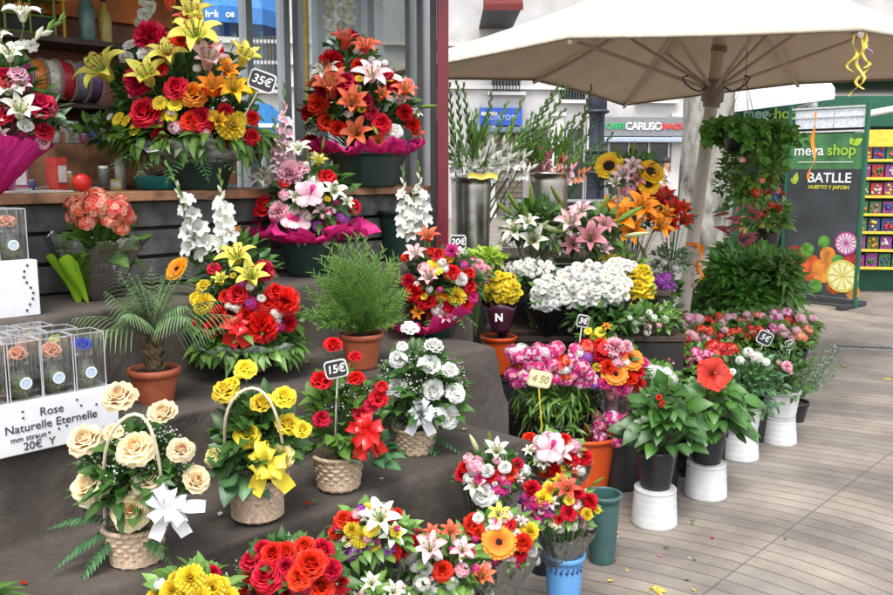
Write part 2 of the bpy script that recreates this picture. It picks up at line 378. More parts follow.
# ------------------------------------------------------------------ leaves
def leaf(mb, p, d, n, L, W, bend=.3, fold=.25, ns=4, mi=0, shape=0):
    """one blade from p along d, n its upper side"""
    d = d.normalized(); s_ = d.cross(n)
    if s_.length < 1e-4: s_ = d.orthogonal()
    s_.normalize(); n = s_.cross(d); rows = []; ts = []; v = rnd.random()
    for i in range(ns + 1):
        k = i / ns
        w = W * (math.sin(math.pi * (.06 + .94 * k) ** .8) if shape == 0 else (math.sin(math.pi * min(1, .15 + .85 * k ** .6)) if shape == 1 else (1 - k) * .8 + .2 * (1 - k * k))) + .0004
        q = p + d * (L * k) - n * (bend * L * k * k) + Vector((0, 0, -bend * .3 * L * k * k))
        rows.append([q - s_ * w + n * fold * w, q, q + s_ * w + n * fold * w]); ts += [.0, .28, .0]
    mb.grid(rows, mi, ts, v)
def rdir(zmin=-1):
    while True:
        v = Vector((rnd.uniform(-1, 1), rnd.uniform(-1, 1), rnd.uniform(-1, 1)))
        if .05 < v.length <= 1 and v.normalized().z >= zmin: return v
def foliage(root, c, r, n, L, W, mat, name='foliage', zmin=-.4, inner=.35, droop=.3, upb=.3, shape=0, stemc=None, jit=.6, fold=.25, ns=4, mb=None, twigs=True):
    own = mb is None; mb = mb or MB(); c = Vector(c) - root.location
    if not isinstance(r, tuple): r = (r, r, r)
    for i in range(n):
        v = rdir(zmin); u = v.normalized(); k = inner + (1 - inner) * rnd.random() ** .6
        p = c + Vector((u.x * r[0], u.y * r[1], u.z * r[2])) * k
        d = u + Vector((rnd.uniform(-jit, jit), rnd.uniform(-jit, jit), rnd.uniform(-jit, jit) + upb))
        nn = Vector((rnd.uniform(-.5, .5), rnd.uniform(-.5, .5) - .2, 1)) + u * .4
        leaf(mb, p, d, nn, L * rnd.uniform(.6, 1.15), W * rnd.uniform(.7, 1.1), bend=droop * rnd.uniform(.3, 1.5), shape=shape, fold=fold, ns=ns)
        if twigs and i % 5 == 0: mb.tube([p, p.lerp((Vector(stemc) - root.location) if stemc else c - Vector((0, 0, r[2])), .7)], .0016, 3, 0)
    if own: return mb.build(name, mat, root)
def fern(mb, p, d, L, W, n=12, droop=.4):
    d = d.normalized(); s_ = d.cross(Vector((0, 0, 1))); s_ = s_.normalized() if s_.length > .05 else Vector((1, 0, 0)); q0 = None
    for i in range(n + 1):
        k = i / n; q = p + d * L * k - Vector((0, 0, droop * L * k * k)); w = W * math.sin(math.pi * (.2 + .78 * k))
        if q0 is not None and i % 3 == 0 or i == n: pass
        if i:
            for sg in (-1, 1): leaf(mb, q, s_ * sg + d * .5 - Vector((0, 0, .15)), Vector((0, -.3, 1)), w, w * .16, bend=.15, ns=2, fold=.1)
            mb.tube([q0, q], .0015, 3, 0, cap=False)
        q0 = q
def filler(root, c, r, n, mat, size=.006, name='baby_breath', zmin=-.1):
    mb = MB(); c = Vector(c) - root.location
    if not isinstance(r, tuple): r = (r, r, r)
    for i in range(n):
        u = rdir(zmin).normalized(); k = rnd.uniform(.75, 1.08); p = c + Vector((u.x * r[0], u.y * r[1], u.z * r[2])) * k
        for j in range(3):
            q = p + Vector([rnd.uniform(-1, 1) * size * 2.6 for _ in range(3)])
            a, b = u.orthogonal().normalized(), None; b = u.cross(a); s1 = size * rnd.uniform(.5, 1)
            mb.add([q + u * s1 * .5, q + a * s1, q + b * s1, q - a * s1, q - b * s1, q - u * s1 * .5], [(0, 1, 2), (0, 2, 3), (0, 3, 4), (0, 4, 1), (5, 2, 1), (5, 3, 2), (5, 4, 3), (5, 1, 4)], 0, .8)
            mb.tube([q, p.lerp(c, .35)], .0006, 3, 1, cap=False)
    o = mb.build(name, [mat, C_GREEN], root); o['kind'] = 'stuff'; return o

# ------------------------------------------------------------------ containers
M_TERRA = plain('terracotta_plastic', (.40, .10, .045), .5, bump=.1, noise=.1)
M_BLACKP = plain('black_plastic', (.018, .018, .020), .4, noise=.1)
M_GREENP = plain('dark_green_plastic', (.012, .035, .026), .42)
M_WHITEP = plain('white_pot_plastic', (.66, .665, .66), .5, noise=.10, nscale=9)
M_ORANGEP = plain('orange_bucket_plastic', (.70, .09, .015), .35, noise=.05)
M_BLUEP = plain('blue_vase_plastic', (.12, .33, .66), .4, noise=.06)
M_GREYGR = plain('grey_green_plastic', (.045, .11, .105), .4, noise=.1)
M_SOIL = plain('soil', (.035, .022, .014), .95, noise=.5, nscale=120, bump=1, bscale=200)
M_STEEL = plain('galvanised_steel', (.50, .49, .46), .28, metal=1, noise=.15, nscale=8)
M_WICKER = plain('wicker', (.62, .46, .32), .6, noise=.22, nscale=120, bump=.2)
M_WHANDLE = plain('pale_cane', (.66, .58, .42), .6)
M_MAG = petal_mat('magenta_tissue', (.62, .01, .14), (.78, .03, .26), rough=.5, trans=.35)
M_REDRIB = plain('red_satin', (.70, .02, .02), .25, noise=.05)
M_WHRIB = plain('white_satin', (.80, .82, .84), .3, noise=.03)
M_YERIB = plain('yellow_satin', (.85, .68, .06), .3, noise=.05)
M_CELLO = clear_mat('cellophane', (.93, .95, .96), .14, .12, wr=1.0, scale=30)
M_ACRY = clear_mat('clear_plastic_box', (.96, .97, .97), .09, .05)
M_GLASS = clear_mat('window_glass', (.95, .97, .97), .06, .02)
M_BLKWRAP = plain('black_wrap', (.012, .012, .014), .35, bump=.6, bscale=30)
M_GREYWRAP = clear_mat('grey_wrap', (.62, .60, .58), .30, .3, wr=1.0, scale=40)
WEAVE_N = 30
def pot(root, r0, r1, h, mat, name='pot', z=0, lip=.008, liph=.02, ridges=0, soil=True, n=36, cxy=(0, 0), inv=False, wall=.004):
    pr = [(r0 * .97, 0), (r0, .003)]
    m = 14
    for i in range(1, m + 1):
        k = i / m; q = r0 + (r1 - r0) * k
        if ridges: q += ridges * math.cos(k * math.pi * 9)
        pr.append((q, .003 + (h - liph - .003) * k))
    pr += [(r1 + lip, h - liph + .001), (r1 + lip + .001, h - .002), (r1 + lip - .002, h), (r1 - wall, h), (r1 - wall - .001, h - .006)]
    pr += [((r0 + (r1 - r0) * k) - wall * 1.2, h * k) for k in (.7, .35, .05)]
    if inv: pr = [(q, h - zz) for q, zz in pr]
    mb = MB(); mb.lathe(pr, n)
    b = [(q * .97, pr[0][1]) for q in (r0,)]
    ring = [(r0 * .97 * math.cos(2 * math.pi * k / n), r0 * .97 * math.sin(2 * math.pi * k / n), pr[0][1]) for k in range(n)]
    mb.add(ring, [tuple(range(n))], 0, 0., None, False)
    o = mb.build(name, mat, root, (cxy[0], cxy[1], z))
    if soil:
        sb = MB(); q = r1 - wall - .001
        sb.lathe([(.001, h * .9 + .006), (q * .4, h * .9 + .004), (q * .8, h * .9), (q * .96, h * .88)], 24)
        sb.build('soil', M_SOIL, root, (cxy[0], cxy[1], z))
    return o
def basket(root, r0, r1, h, rows=8, n=26):
    mb = MB(); pts = []; sub = 6; N_ = n * sub
    for i in range(rows * 3 + 1):
        k = i / (rows * 3); row = i // 3; z = h * k; ro = []
        for j in range(N_):
            a = 2 * math.pi * j / N_; ph = math.sin(a * n / 2 + (row % 2) * math.pi)
            q = (r0 + (r1 - r0) * k ** .9) + .0042 * max(-.4, ph) + .0028 * math.sin(math.pi * (i % 3) / 3 * 1.0)
            q -= .0034 if i % 3 == 0 else 0
            ro.append((q * math.cos(a), q * math.sin(a), z))
        pts.append(ro)
    mb.grid(pts, 0, 0., None, closed=True, smooth=True)
    mb.lathe([(r1 - .008, h * .1), (r1 - .008, h), (r1 - .004, h + .005)], 40)
    base = [(r0 * math.cos(2 * math.pi * k / 30), r0 * math.sin(2 * math.pi * k / 30), .001) for k in range(30)]
    mb.add(base, [tuple(range(30))], 0, 0, None, False)
    b = mb.build('basket', M_WICKER, root)
    rm = MB(); w = []
    for s_ in (0, math.pi):
        pp = [((r1 + .002 + .004 * math.cos(a * 24 + s_)) * math.cos(a), (r1 + .002 + .004 * math.cos(a * 24 + s_)) * math.sin(a), h + .003 * math.sin(a * 24 + s_)) for a in [2 * math.pi * q / 144 for q in range(145)]]
        rm.tube(pp, .0042, 5, 0, cap=False)
    rm.build('rim', M_WICKER, b)
    return b
def handle(root, p0, p1, top, rad=.004, mat=None):
    """cane arch from p0 over top to p1 (world points)"""
    mb = MB(); pts = []
    p0, p1, top = [Vector(p) - root.location for p in (p0, p1, top)]
    c = p0.lerp(p1, .5); upv = top - c; sd = (p1 - p0) / 2
    for i in range(19):
        a = math.pi * i / 18; pts.append(c - sd * math.cos(a) * (1 + .28 * math.sin(a) ** 2) + upv * math.sin(a) ** .8 + Vector((0, -.022, 0)) * math.sin(2 * a) ** 2)
    mb.tube(pts, rad, 6); return mb.build('handle', mat or M_WHANDLE, root)
def strip(mb, pts, wv, w, mi=0, n2=5):
    rows = []
    for i, p in enumerate(pts):
        ww = wv[i] if isinstance(wv, list) else wv
        ww = ww.normalized(); q = w[i] if isinstance(w, list) else w
        tg = (pts[min(i + 1, len(pts) - 1)] - pts[max(i - 1, 0)]); cm_ = ww.cross(tg).normalized() * q * .13 if tg.length > 1e-6 else Vector()
        rows.append([p + ww * q * (-.5 + j / (n2 - 1)) + cm_ * math.cos(math.pi * (-.5 + j / (n2 - 1))) for j in range(n2)])
    mb.grid(rows, mi, 0., None)
def bow(root, pos, size, mat, nrm=VIEW, loops=4, tails=2, name='bow', w=.3):
    mb = MB(); q = face_q(nrm, 0)
    def P_(x, y, z): return q @ Vector((x, y, z)) * size
    loops = loops + 3
    for i in range(loops):
        a = 2 * math.pi * i / loops * 1.0 + rnd.uniform(-.35, .35) + .4; L = rnd.uniform(.34, .50); pts = []; wv = []; lift = rnd.uniform(.1, .55); tw = rnd.uniform(-.6, .6)
        for k in range(15):
            t = 2 * math.pi * k / 14; rr = L * (1 - math.cos(t)) / 2; z = .17 * math.sin(t) * (1 + .4 * math.sin(i)) + .05 + rr * lift
            pts.append(P_(rr * math.cos(a + tw * rr), rr * math.sin(a + tw * rr), z)); wv.append(q @ Vector((-math.sin(a + tw), math.cos(a + tw), .35 * math.cos(t) + tw * .6)))
        strip(mb, pts, wv, [size * w * .85 * (.30 + .70 * math.sin(math.pi * k / 14) ** .7) for k in range(15)])
    for i in range(tails):
        a = -1.9 + i * .9 + rnd.uniform(-.2, .2); pts = []; wv = []
        for k in range(8):
            s_ = k / 7; pts.append(P_(.75 * s_ * math.cos(a), .75 * s_ * math.sin(a), .05 + .08 * math.sin(s_ * 5))); wv.append(q @ Vector((-math.sin(a), math.cos(a), .3 * math.cos(s_ * 6))))
        strip(mb, pts, wv, [size * w * (.4 + .6 * min(1, k / 4)) for k in range(8)])
    mb.ball(P_(0, 0, .08), size * .07, 8)
    return mb.build(name, mat, root, Vector(pos) - root.location)
def wrap(root, c_low, c_top, r0, r1, mat, name='wrapping', frill=.25, n=60, seed=1, tiltv=None, flare=1.6, rows=10):
    """paper or film cone that opens upwards with a frilled edge"""
    rs = random.Random(seed); ph = [rs.uniform(0, 6.28) for _ in range(5)]; cr = .05 * r1 * (1 if mat in (M_MAG, M_CELLO, M_GREYWRAP) else .5)
    lo = Vector(c_low) - root.location; hi = Vector(c_top) - root.location; ax = (hi - lo).normalized(); a = ax.orthogonal().normalized(); b = ax.cross(a); g = []; ts = []
    for i in range(rows + 1):
        k = i / rows; q = r0 + (r1 - r0) * k ** flare; row = []
        for j in range(n):
            t = 2 * math.pi * j / n
            f = (math.sin(7 * t + ph[0]) * .5 + math.sin(13 * t + ph[1]) * .35 + math.sin(23 * t + ph[2]) * .25) * frill * k * k
            h = (math.sin(5 * t + ph[3]) * .5 + math.sin(11 * t + ph[4]) * .5) * frill * .6 * k * k * r1
            row.append(lo + (hi - lo) * k + (a * math.cos(t) + b * math.sin(t)) * q * (1 + f) + ax * h + Vector((rs.uniform(-cr, cr), rs.uniform(-cr, cr), rs.uniform(-cr, cr) * 1.3)) * k); ts.append(k)
        g.append(row)
    mb = MB(); mb.grid(g, 0, ts, .5, closed=True)
    return mb.build(name, mat, root)

# ------------------------------------------------------------------ lettering
M_CHALK = plain('white_lettering', (.82, .82, .80), .7, noise=.03)
M_INK = plain('dark_ink', (.03, .03, .05), .6)
def text(root, body, size, loc, rot, mat, name='lettering', align='CENTER', shear=0, ext=.0006, space=1.0, bold=0):
    cu = bpy.data.curves.new(name, 'FONT'); cu.body = body; cu.size = size; cu.align_x = align; cu.align_y = 'CENTER'; cu.extrude = ext; cu.shear = shear; cu.space_character = space; cu.offset = bold
    cu.materials.append(mat); tmp = bpy.data.objects.new(name, cu); me = bpy.data.meshes.new_from_object(tmp); bpy.data.objects.remove(tmp); bpy.data.curves.remove(cu)
    o = bpy.data.objects.new(name, me); col.objects.link(o); o.parent = root; o.location = loc; o.rotation_euler = rot
    return o
M_BOARD = plain('blackboard', (.02, .022, .025), .55)
M_STAKE = plain('white_stake', (.66, .64, .58), .6)
def price_tag(pos, w, h, stake_to, body, label, tilt=0, board=None, edge=None, stake=None, ink=None, yaw=0, name='price_tag', shear=.15):
    root = empty(name, pos, label, 'price tag', 'price tags on stakes')
    mb = MB()
    def rr(w_, h_, y, c):
        pts = []
        for (sx, sz, a0) in ((1, 1, 0), (-1, 1, 90), (-1, -1, 180), (1, -1, 270)):
            for k in range(4):
                a = R(a0 + k * 30); pts.append((sx * (w_ / 2 - c) + c * math.cos(a), y, sz * (h_ / 2 - c) + c * math.sin(a)))
        return pts
    M = Matrix.Rotation(yaw, 3, 'Z') @ Matrix.Rotation(tilt, 3, 'Y')
    def slab(w_, h_, y0, y1, c):
        m = MB(); f = [M @ Vector(p) for p in rr(w_, h_, y0, c)]; b = [M @ Vector(p) for p in rr(w_, h_, y1, c)]; n = len(f)
        m.add(f + b, [tuple(range(n))] + [tuple(range(2 * n - 1, n - 1, -1))] + [(i, n + i, n + (i + 1) % n, (i + 1) % n) for i in range(n)], 0, 0, None, False); return m
    slab(w, h, 0, .003, h * .22).build('border', edge or M_STAKE, root)
    slab(w * .88, h * .84, -.0015, .0, h * .18).build('face', board or M_BOARD, root)
    t = text(root, body, h * .62, M @ Vector((0, -.003, 0)), (R(90), 0, 0), ink or M_CHALK, shear=shear, ext=.0004, bold=.0006)
    t.rotation_euler = (M @ Matrix.Rotation(R(90), 3, 'X')).to_euler()
    s_ = MB(); s_.tube([M @ Vector((0, .004, -h * .3)), Vector(stake_to) - Vector(pos)], .003, 6); s_.build('stake', stake or M_STAKE, root)
    return root

# ================================================================== SETTING
def ground_mat():
    m, nt, out = new_mat('wave_paving'); L = nt.links
    tc = N(nt, 'ShaderNodeTexCoord'); mp = N(nt, 'ShaderNodeMapping'); mp.inputs['Rotation'].default_value = (0, 0, R(-47))
    L.new(tc.outputs['Object'], mp.inputs[0]); sp = N(nt, 'ShaderNodeSeparateXYZ'); L.new(mp.outputs[0], sp.inputs[0])
    def M(op, a, b=None, c=None):
        n = N(nt, 'ShaderNodeMath', operation=op)
        for i, v in enumerate((a, b, c)):
            if v is None: continue
            if isinstance(v, (int, float)): n.inputs[i].default_value = v
            else: L.new(v, n.inputs[i])
        return n.outputs[0]
    u, v = sp.outputs[0], sp.outputs[1]
    nz0 = N(nt, 'ShaderNodeTexNoise'); nz0.inputs['Scale'].default_value = .5; L.new(mp.outputs[0], nz0.inputs[0])
    wv = M('MULTIPLY', M('SINE', M('MULTIPLY_ADD', v, 2 * math.pi / 2.7, 1.9)), .15)
    uu = M('ADD', M('ADD', u, wv), 40.0)
    def line(x, period, width):
        fr = M('FRACT', M('DIVIDE', x, period)); d = M('ABSOLUTE', M('SUBTRACT', fr, .5))
        r_ = N(nt, 'ShaderNodeMapRange'); L.new(d, r_.inputs[0]); r_.inputs[1].default_value = .5 - width / period; r_.inputs[2].default_value = .5 - width / period * .35
        return r_.outputs[0], M('FLOOR', M('DIVIDE', x, period))
    g1, id1 = line(uu, .088, .0055)
    g2, id2 = line(M('ADD', v, 40.22), 1.34, .006)
    wn = N(nt, 'ShaderNodeTexWhiteNoise'); cb = N(nt, 'ShaderNodeCombineXYZ')
    band = M('FLOOR', M('DIVIDE', uu, .352)); L.new(band, cb.inputs[0]); L.new(id2, cb.inputs[1]); L.new(cb.outputs[0], wn.inputs[0])
    wn2 = N(nt, 'ShaderNodeTexWhiteNoise'); cb2 = N(nt, 'ShaderNodeCombineXYZ'); L.new(id1, cb2.inputs[0]); L.new(id2, cb2.inputs[1]); L.new(cb2.outputs[0], wn2.inputs[0])
    par = M('FRACT', M('DIVIDE', band, 2)); par = M('GREATER_THAN', par, .25)
    tone = M('MULTIPLY_ADD', par, .55, M('MULTIPLY', wn.outputs[0], .45))
    c = mixc(nt, (.325, .275, .226), (.230, .200, .173), tone)
    c = mixc(nt, c, (.40, .365, .315), M('MULTIPLY', wn2.outputs[0], .25))
    n1 = N(nt, 'ShaderNodeTexNoise'); n1.inputs['Scale'].default_value = 2.2; n1.inputs['Detail'].default_value = 7; n1.inputs['Roughness'].default_value = .65; L.new(mp.outputs[0], n1.inputs[0])
    mr = N(nt, 'ShaderNodeMapRange'); mr.inputs[1].default_value = .35; mr.inputs[2].default_value = .7; mr.inputs[3].default_value = .60; mr.inputs[4].default_value = 1.16; L.new(n1.outputs[0], mr.inputs[0])
    n2 = N(nt, 'ShaderNodeTexNoise'); n2.inputs['Scale'].default_value = 160; n2.inputs['Detail'].default_value = 2; L.new(mp.outputs[0], n2.inputs[0])
    m2 = N(nt, 'ShaderNodeMapRange'); m2.inputs[1].default_value = .3; m2.inputs[2].default_value = .7; m2.inputs[3].default_value = .8; m2.inputs[4].default_value = 1.15; L.new(n2.outputs[0], m2.inputs[0])
    vm = N(nt, 'ShaderNodeVectorMath', operation='SCALE'); L.new(c, vm.inputs[0]); L.new(M('MULTIPLY', mr.outputs[0], m2.outputs[0]), vm.inputs['Scale'])
    gl = M('MULTIPLY', M('MAXIMUM', M('MULTIPLY', g1, .8), M('MULTIPLY', g2, .62)), .9)
    c = mixc(nt, vm.outputs[0], (.075, .065, .06), gl)
    # trodden gum and spots
    vo = N(nt, 'ShaderNodeTexVoronoi'); vo.inputs['Scale'].default_value = 4.2; L.new(mp.outputs[0], vo.inputs[0])
    sp_ = M('LESS_THAN', vo.outputs['Distance'], .035); c = mixc(nt, c, (.12, .11, .10), M('MULTIPLY', sp_, .45))
    bs = N(nt, 'ShaderNodeBsdfPrincipled'); L.new(c, bs.inputs['Base Color'])
    rr = N(nt, 'ShaderNodeMapRange'); rr.inputs[3].default_value = .42; rr.inputs[4].default_value = .75; L.new(n1.outputs[0], rr.inputs[0]); L.new(rr.outputs[0], bs.inputs['Roughness'])
    b = N(nt, 'ShaderNodeBump'); b.inputs['Strength'].default_value = .5; b.inputs['Distance'].default_value = .006
    L.new(M('SUBTRACT', M('MULTIPLY', n2.outputs[0], .2), gl), b.inputs['Height']); L.new(b.outputs[0], bs.inputs['Normal'])
    L.new(bs.outputs[0], out.inputs[0]); return m
g = MB(); g.add([(-300, -300, 0), (300, -300, 0), (300, 300, 0), (-300, 300, 0)], [(0, 1, 2, 3)], 0, 0, None, False)
tag(g.build('pavement', ground_mat()), kind='structure')

# fallen leaves, drain
def fallen(px, py, s, label, rot):
    mb = MB()
    for k in range(5):
        a = R(-80 + k * 40); leaf(mb, Vector((0, 0, .004)), Vector((math.cos(a), math.sin(a), .1 * (k % 2))), Vector((0, 0, 1)), s * (1 - .12 * abs(k - 2)), s * .22, bend=.05 * k, shape=0, ns=3)
    mb.tube([(0, 0, .004), (-s * .8, .004, .006)], .0012, 4)
    o = mb.build('fallen_leaf', plain('dry_leaf', (.62, .42, .08), .7, noise=.25, nscale=60), None, onz(px, py, 0), R(rot)); o.rotation_euler.x = .1
    tag(o, label, 'fallen leaf', 'dry leaves on the pavement')
fallen(655, 591, .05, 'large yellow dry leaf on the paving below the white pots', 20)
fallen(845, 367, .045, 'small pale dry leaf on the paving near the metal drain', 100)
fallen(836, 371, .03, 'tiny pale dry leaf just left of another near the drain', 200)
fallen(886, 379, .05, 'pale dry leaf on the paving at the right-hand edge', 300)
dr = empty('drain_cover', onz(864, 348, 0), 'grey slotted metal drain cover set in the pavement', 'drain cover')
dr.rotation_euler.z = R(-12)
f = MB(); f.box((0, 0, .003), (.52, .17, .006)); f.build('frame', plain('drain_frame', (.30, .28, .26), .6), dr, bevel=.002)
f = MB()
for i in range(14): f.box((-.20 + i * .031, 0, .008), (.016, .09, .004))
f.build('grating', plain('drain_iron', (.06, .06, .058), .5, metal=.6), dr)

def litter(name, spots, label):
    for mt, nm in ((PC['red'], 'red'), (PC['white'], 'white'), (G_MID, 'green'), (PC['pink'], 'pink'), (plain('dry_leaf', (.62, .42, .08), .7), 'dry')):
        pass
    m = MB()
    for i, p in enumerate(spots):
        a = rnd.uniform(0, 6.28); d = Vector((math.cos(a), math.sin(a), 0)); s_ = rnd.uniform(.006, .017); leaf(m, p, d, Vector((0, 0, 1)), s_ * 1.6, s_ * .6, bend=-.1, fold=.4, ns=2, mi=rnd.choice((0, 1, 2, 2, 3, 4, 4)))
    o = m.build(name, [PC['red'], PC['white'], G_MID, PC['pink'], MATS['dry_leaf']]); tag(o, label, 'litter', None, 'stuff')
litter('litter', [onz(rnd.uniform(600, 700) if i % 4 else rnd.uniform(700, 860), rnd.uniform(470, 600) if i % 4 else rnd.uniform(400, 540), .003) for i in range(34)], 'scattered petals and leaf bits on the paving around the pots')
# ------------------------------------------------------------------ tiered stand under cloth
def cloth_mat():
    m, nt, out = new_mat('taupe_cloth'); L = nt.links
    tc = N(nt, 'ShaderNodeTexCoord'); n1 = N(nt, 'ShaderNodeTexNoise'); n1.inputs['Scale'].default_value = 3.2; n1.inputs['Detail'].default_value = 6; L.new(tc.outputs['Object'], n1.inputs[0])
    n2 = N(nt, 'ShaderNodeTexNoise'); n2.inputs['Scale'].default_value = 260; L.new(tc.outputs['Object'], n2.inputs[0])
    mp = N(nt, 'ShaderNodeMapRange'); mp.inputs[1].default_value = .35; mp.inputs[2].default_value = .68; L.new(n1.outputs[0], mp.inputs[0])
    c = mixc(nt, (.060, .049, .041), (.108, .090, .077), mp.outputs[0]); c = mixc(nt, c, (.02, .018, .016), N(nt, 'ShaderNodeMath', operation='MULTIPLY').outputs[0])
    n3 = N(nt, 'ShaderNodeTexNoise'); n3.inputs['Scale'].default_value = 2.1; n3.inputs['Detail'].default_value = 3; L.new(tc.outputs['Object'], n3.inputs[0])
    m3 = N(nt, 'ShaderNodeMapRange'); m3.inputs[1].default_value = .66; m3.inputs[2].default_value = .78; m3.inputs[4].default_value = .6; L.new(n3.outputs[0], m3.inputs[0])
    c = mixc(nt, c, (.11, .12, .05), m3.outputs[0])
    n5 = N(nt, 'ShaderNodeTexNoise'); n5.inputs['Scale'].default_value = 38; n5.inputs['Detail'].default_value = 6; n5.inputs['Roughness'].default_value = .7; L.new(tc.outputs['Object'], n5.inputs[0])
    m5 = N(nt, 'ShaderNodeMapRange'); m5.inputs[1].default_value = .35; m5.inputs[2].default_value = .85; L.new(n5.outputs[0], m5.inputs[0]); c = mixc(nt, c, mixc(nt, c, (1.5, 1.5, 1.5), 1.0, 'MULTIPLY'), m5.outputs[0])
    mpp = N(nt, 'ShaderNodeMapping'); mpp.inputs['Rotation'].default_value = (0, 0, .9); mpp.inputs['Scale'].default_value = (2.2, 9, 5); L.new(tc.outputs['Object'], mpp.inputs[0]); n4 = N(nt, 'ShaderNodeTexNoise'); n4.inputs['Scale'].default_value = 1.3; n4.inputs['Detail'].default_value = 4; n4.inputs['Distortion'].default_value = 1.2; L.new(mpp.outputs[0], n4.inputs[0])
    b0 = N(nt, 'ShaderNodeBump'); b0.inputs['Strength'].default_value = .55; b0.inputs['Distance'].default_value = .02; L.new(n4.outputs[0], b0.inputs['Height'])
    bs = N(nt, 'ShaderNodeBsdfPrincipled'); bs.inputs['Roughness'].default_value = .75; bs.inputs['Sheen Weight'].default_value = .04; bs.inputs['Specular IOR Level'].default_value = .15; L.new(c, bs.inputs['Base Color'])
    b = N(nt, 'ShaderNodeBump'); b.inputs['Strength'].default_value = .6; b.inputs['Distance'].default_value = .002; L.new(n2.outputs[0], b.inputs['Height']); L.new(b0.outputs[0], b.inputs['Normal'])
    L.new(b.outputs[0], bs.inputs['Normal']); L.new(bs.outputs[0], out.inputs[0]); return m
CLOTH = cloth_mat()
Z1, Z2, Z3, Z4 = .55, .80, 1.07, 1.42
def stand():
    root = empty('display_stand', S(.7, .5, 0), 'stepped display stand covered in brown grey cloth', 'display stand')
    prof = [(-.012, .35), (-.010, .42), (-.006, .49), (-.002, .530), (.004, .545), (.016, Z1), (.12, Z1), (.24, Z1), (.34, Z1 + .001), (.352, Z1 + .006), (.357, .58), (.36, .68), (.362, .782), (.367, .795), (.380, Z2), (.5, Z2), (.62, Z2), (.72, Z2 + .001), (.733, Z2 + .006), (.738, .83), (.742, .95), (.745, 1.052), (.750, 1.065), (.763, Z3), (.87, Z3), (1.0, Z3), (1.13, Z3)]
    pf = []
    for (a_, b_) in zip(prof, prof[1:]):
        k_ = max(1, int(abs(b_[0] - a_[0]) / .02)); pf += [(a_[0] + (b_[0] - a_[0]) * j / k_, a_[1] + (b_[1] - a_[1]) * j / k_) for j in range(k_)]
    prof = pf + [prof[-1]]
    T0 = -1.6; TE = lambda w: 1.80 if w < .345 else (2.04 if w < .73 else 2.22); n = 170; rows = []; q = random.Random(3)
    o = root.location
    for i in range(n + 1):
        row = []
        for (w, z) in prof:
            T1 = TE(w); t = T0 + (T1 - T0) * i / n; fall = max(0, (t - (T1 - .05)) / .05)
            riser = 1 if w in (.357, .36, .362, .738, .742, .745, -.012, -.010, -.006, -.002) else 0
            dz = .004 * math.sin(t * 5.1 + w * 9) + .002 * math.sin(t * 17 + w * 21)
            dw = (.008 * math.sin(t * 9 + math.sin(t * 3) * 2) + .005 * math.sin(t * 23 + 2 * math.sin(t * 5)) + .003 * math.sin(t * 41)) * (1.0 if riser else .2)
            if w < .0: dw += .012 * math.sin(t * 9.0 + 1.2 * math.sin(t * 4)) * (.52 - z) * 5; 
            tt = t + fall * 0
            # the cloth rounds over and drops at the right-hand end
            f = fall ** 2
            zz = z + dz - f * .016 - (0 if w < .36 else 0)
            row.append(S(tt, w + dw - .02 * f * (1 if w < .1 else 0), zz) - o)
        rows.append(row)
    # draped end
    for k in range(1, 7):
        row = []
        for (w, z) in prof:
            lo = .35 if w < .36 else (.54 if w < .74 else .8)
            zz = (z - .016) + (lo - (z - .016)) * (k / 6); fl = (.05 if w < .345 else .07) * (k / 6) ** 1.5 + .026 * math.sin(w * 62 + 1.3 * math.sin(w * 17)) * (k / 6) ** .6
            row.append(S(TE(w) + .012 + fl, w, zz) - o)
        rows.append(row)
    mb = MB(); mb.grid(rows, 0, 0., .5)
    c = mb.build('cloth_cover', CLOTH, root)
    fr = MB(); zz = ST_ROT
    for (t, w, d, h) in ((.09, .58, 1.05, .50),): fr.box(S(t, w, h / 2) - o, (3.3, d, h), zz)
    fr.box(S(.25, .77, .65) - o, (3.6, .68, .25), zz); fr.box(S(.35, .96, .91) - o, (3.8, .30, .27), zz)
    fr.build('base', plain('stand_core', (.02, .018, .017), .8), root, bevel=.01)
    return root
stand()
litter('litter', [S(rnd.uniform(-.1, 1.7), rnd.uniform(.03, .33), Z1 + .007) for i in range(26)] + [S(rnd.uniform(.3, 1.9), rnd.uniform(.42, .7), Z2 + .007) for i in range(20)], 'scattered petals and leaf bits on the cloth-covered steps')

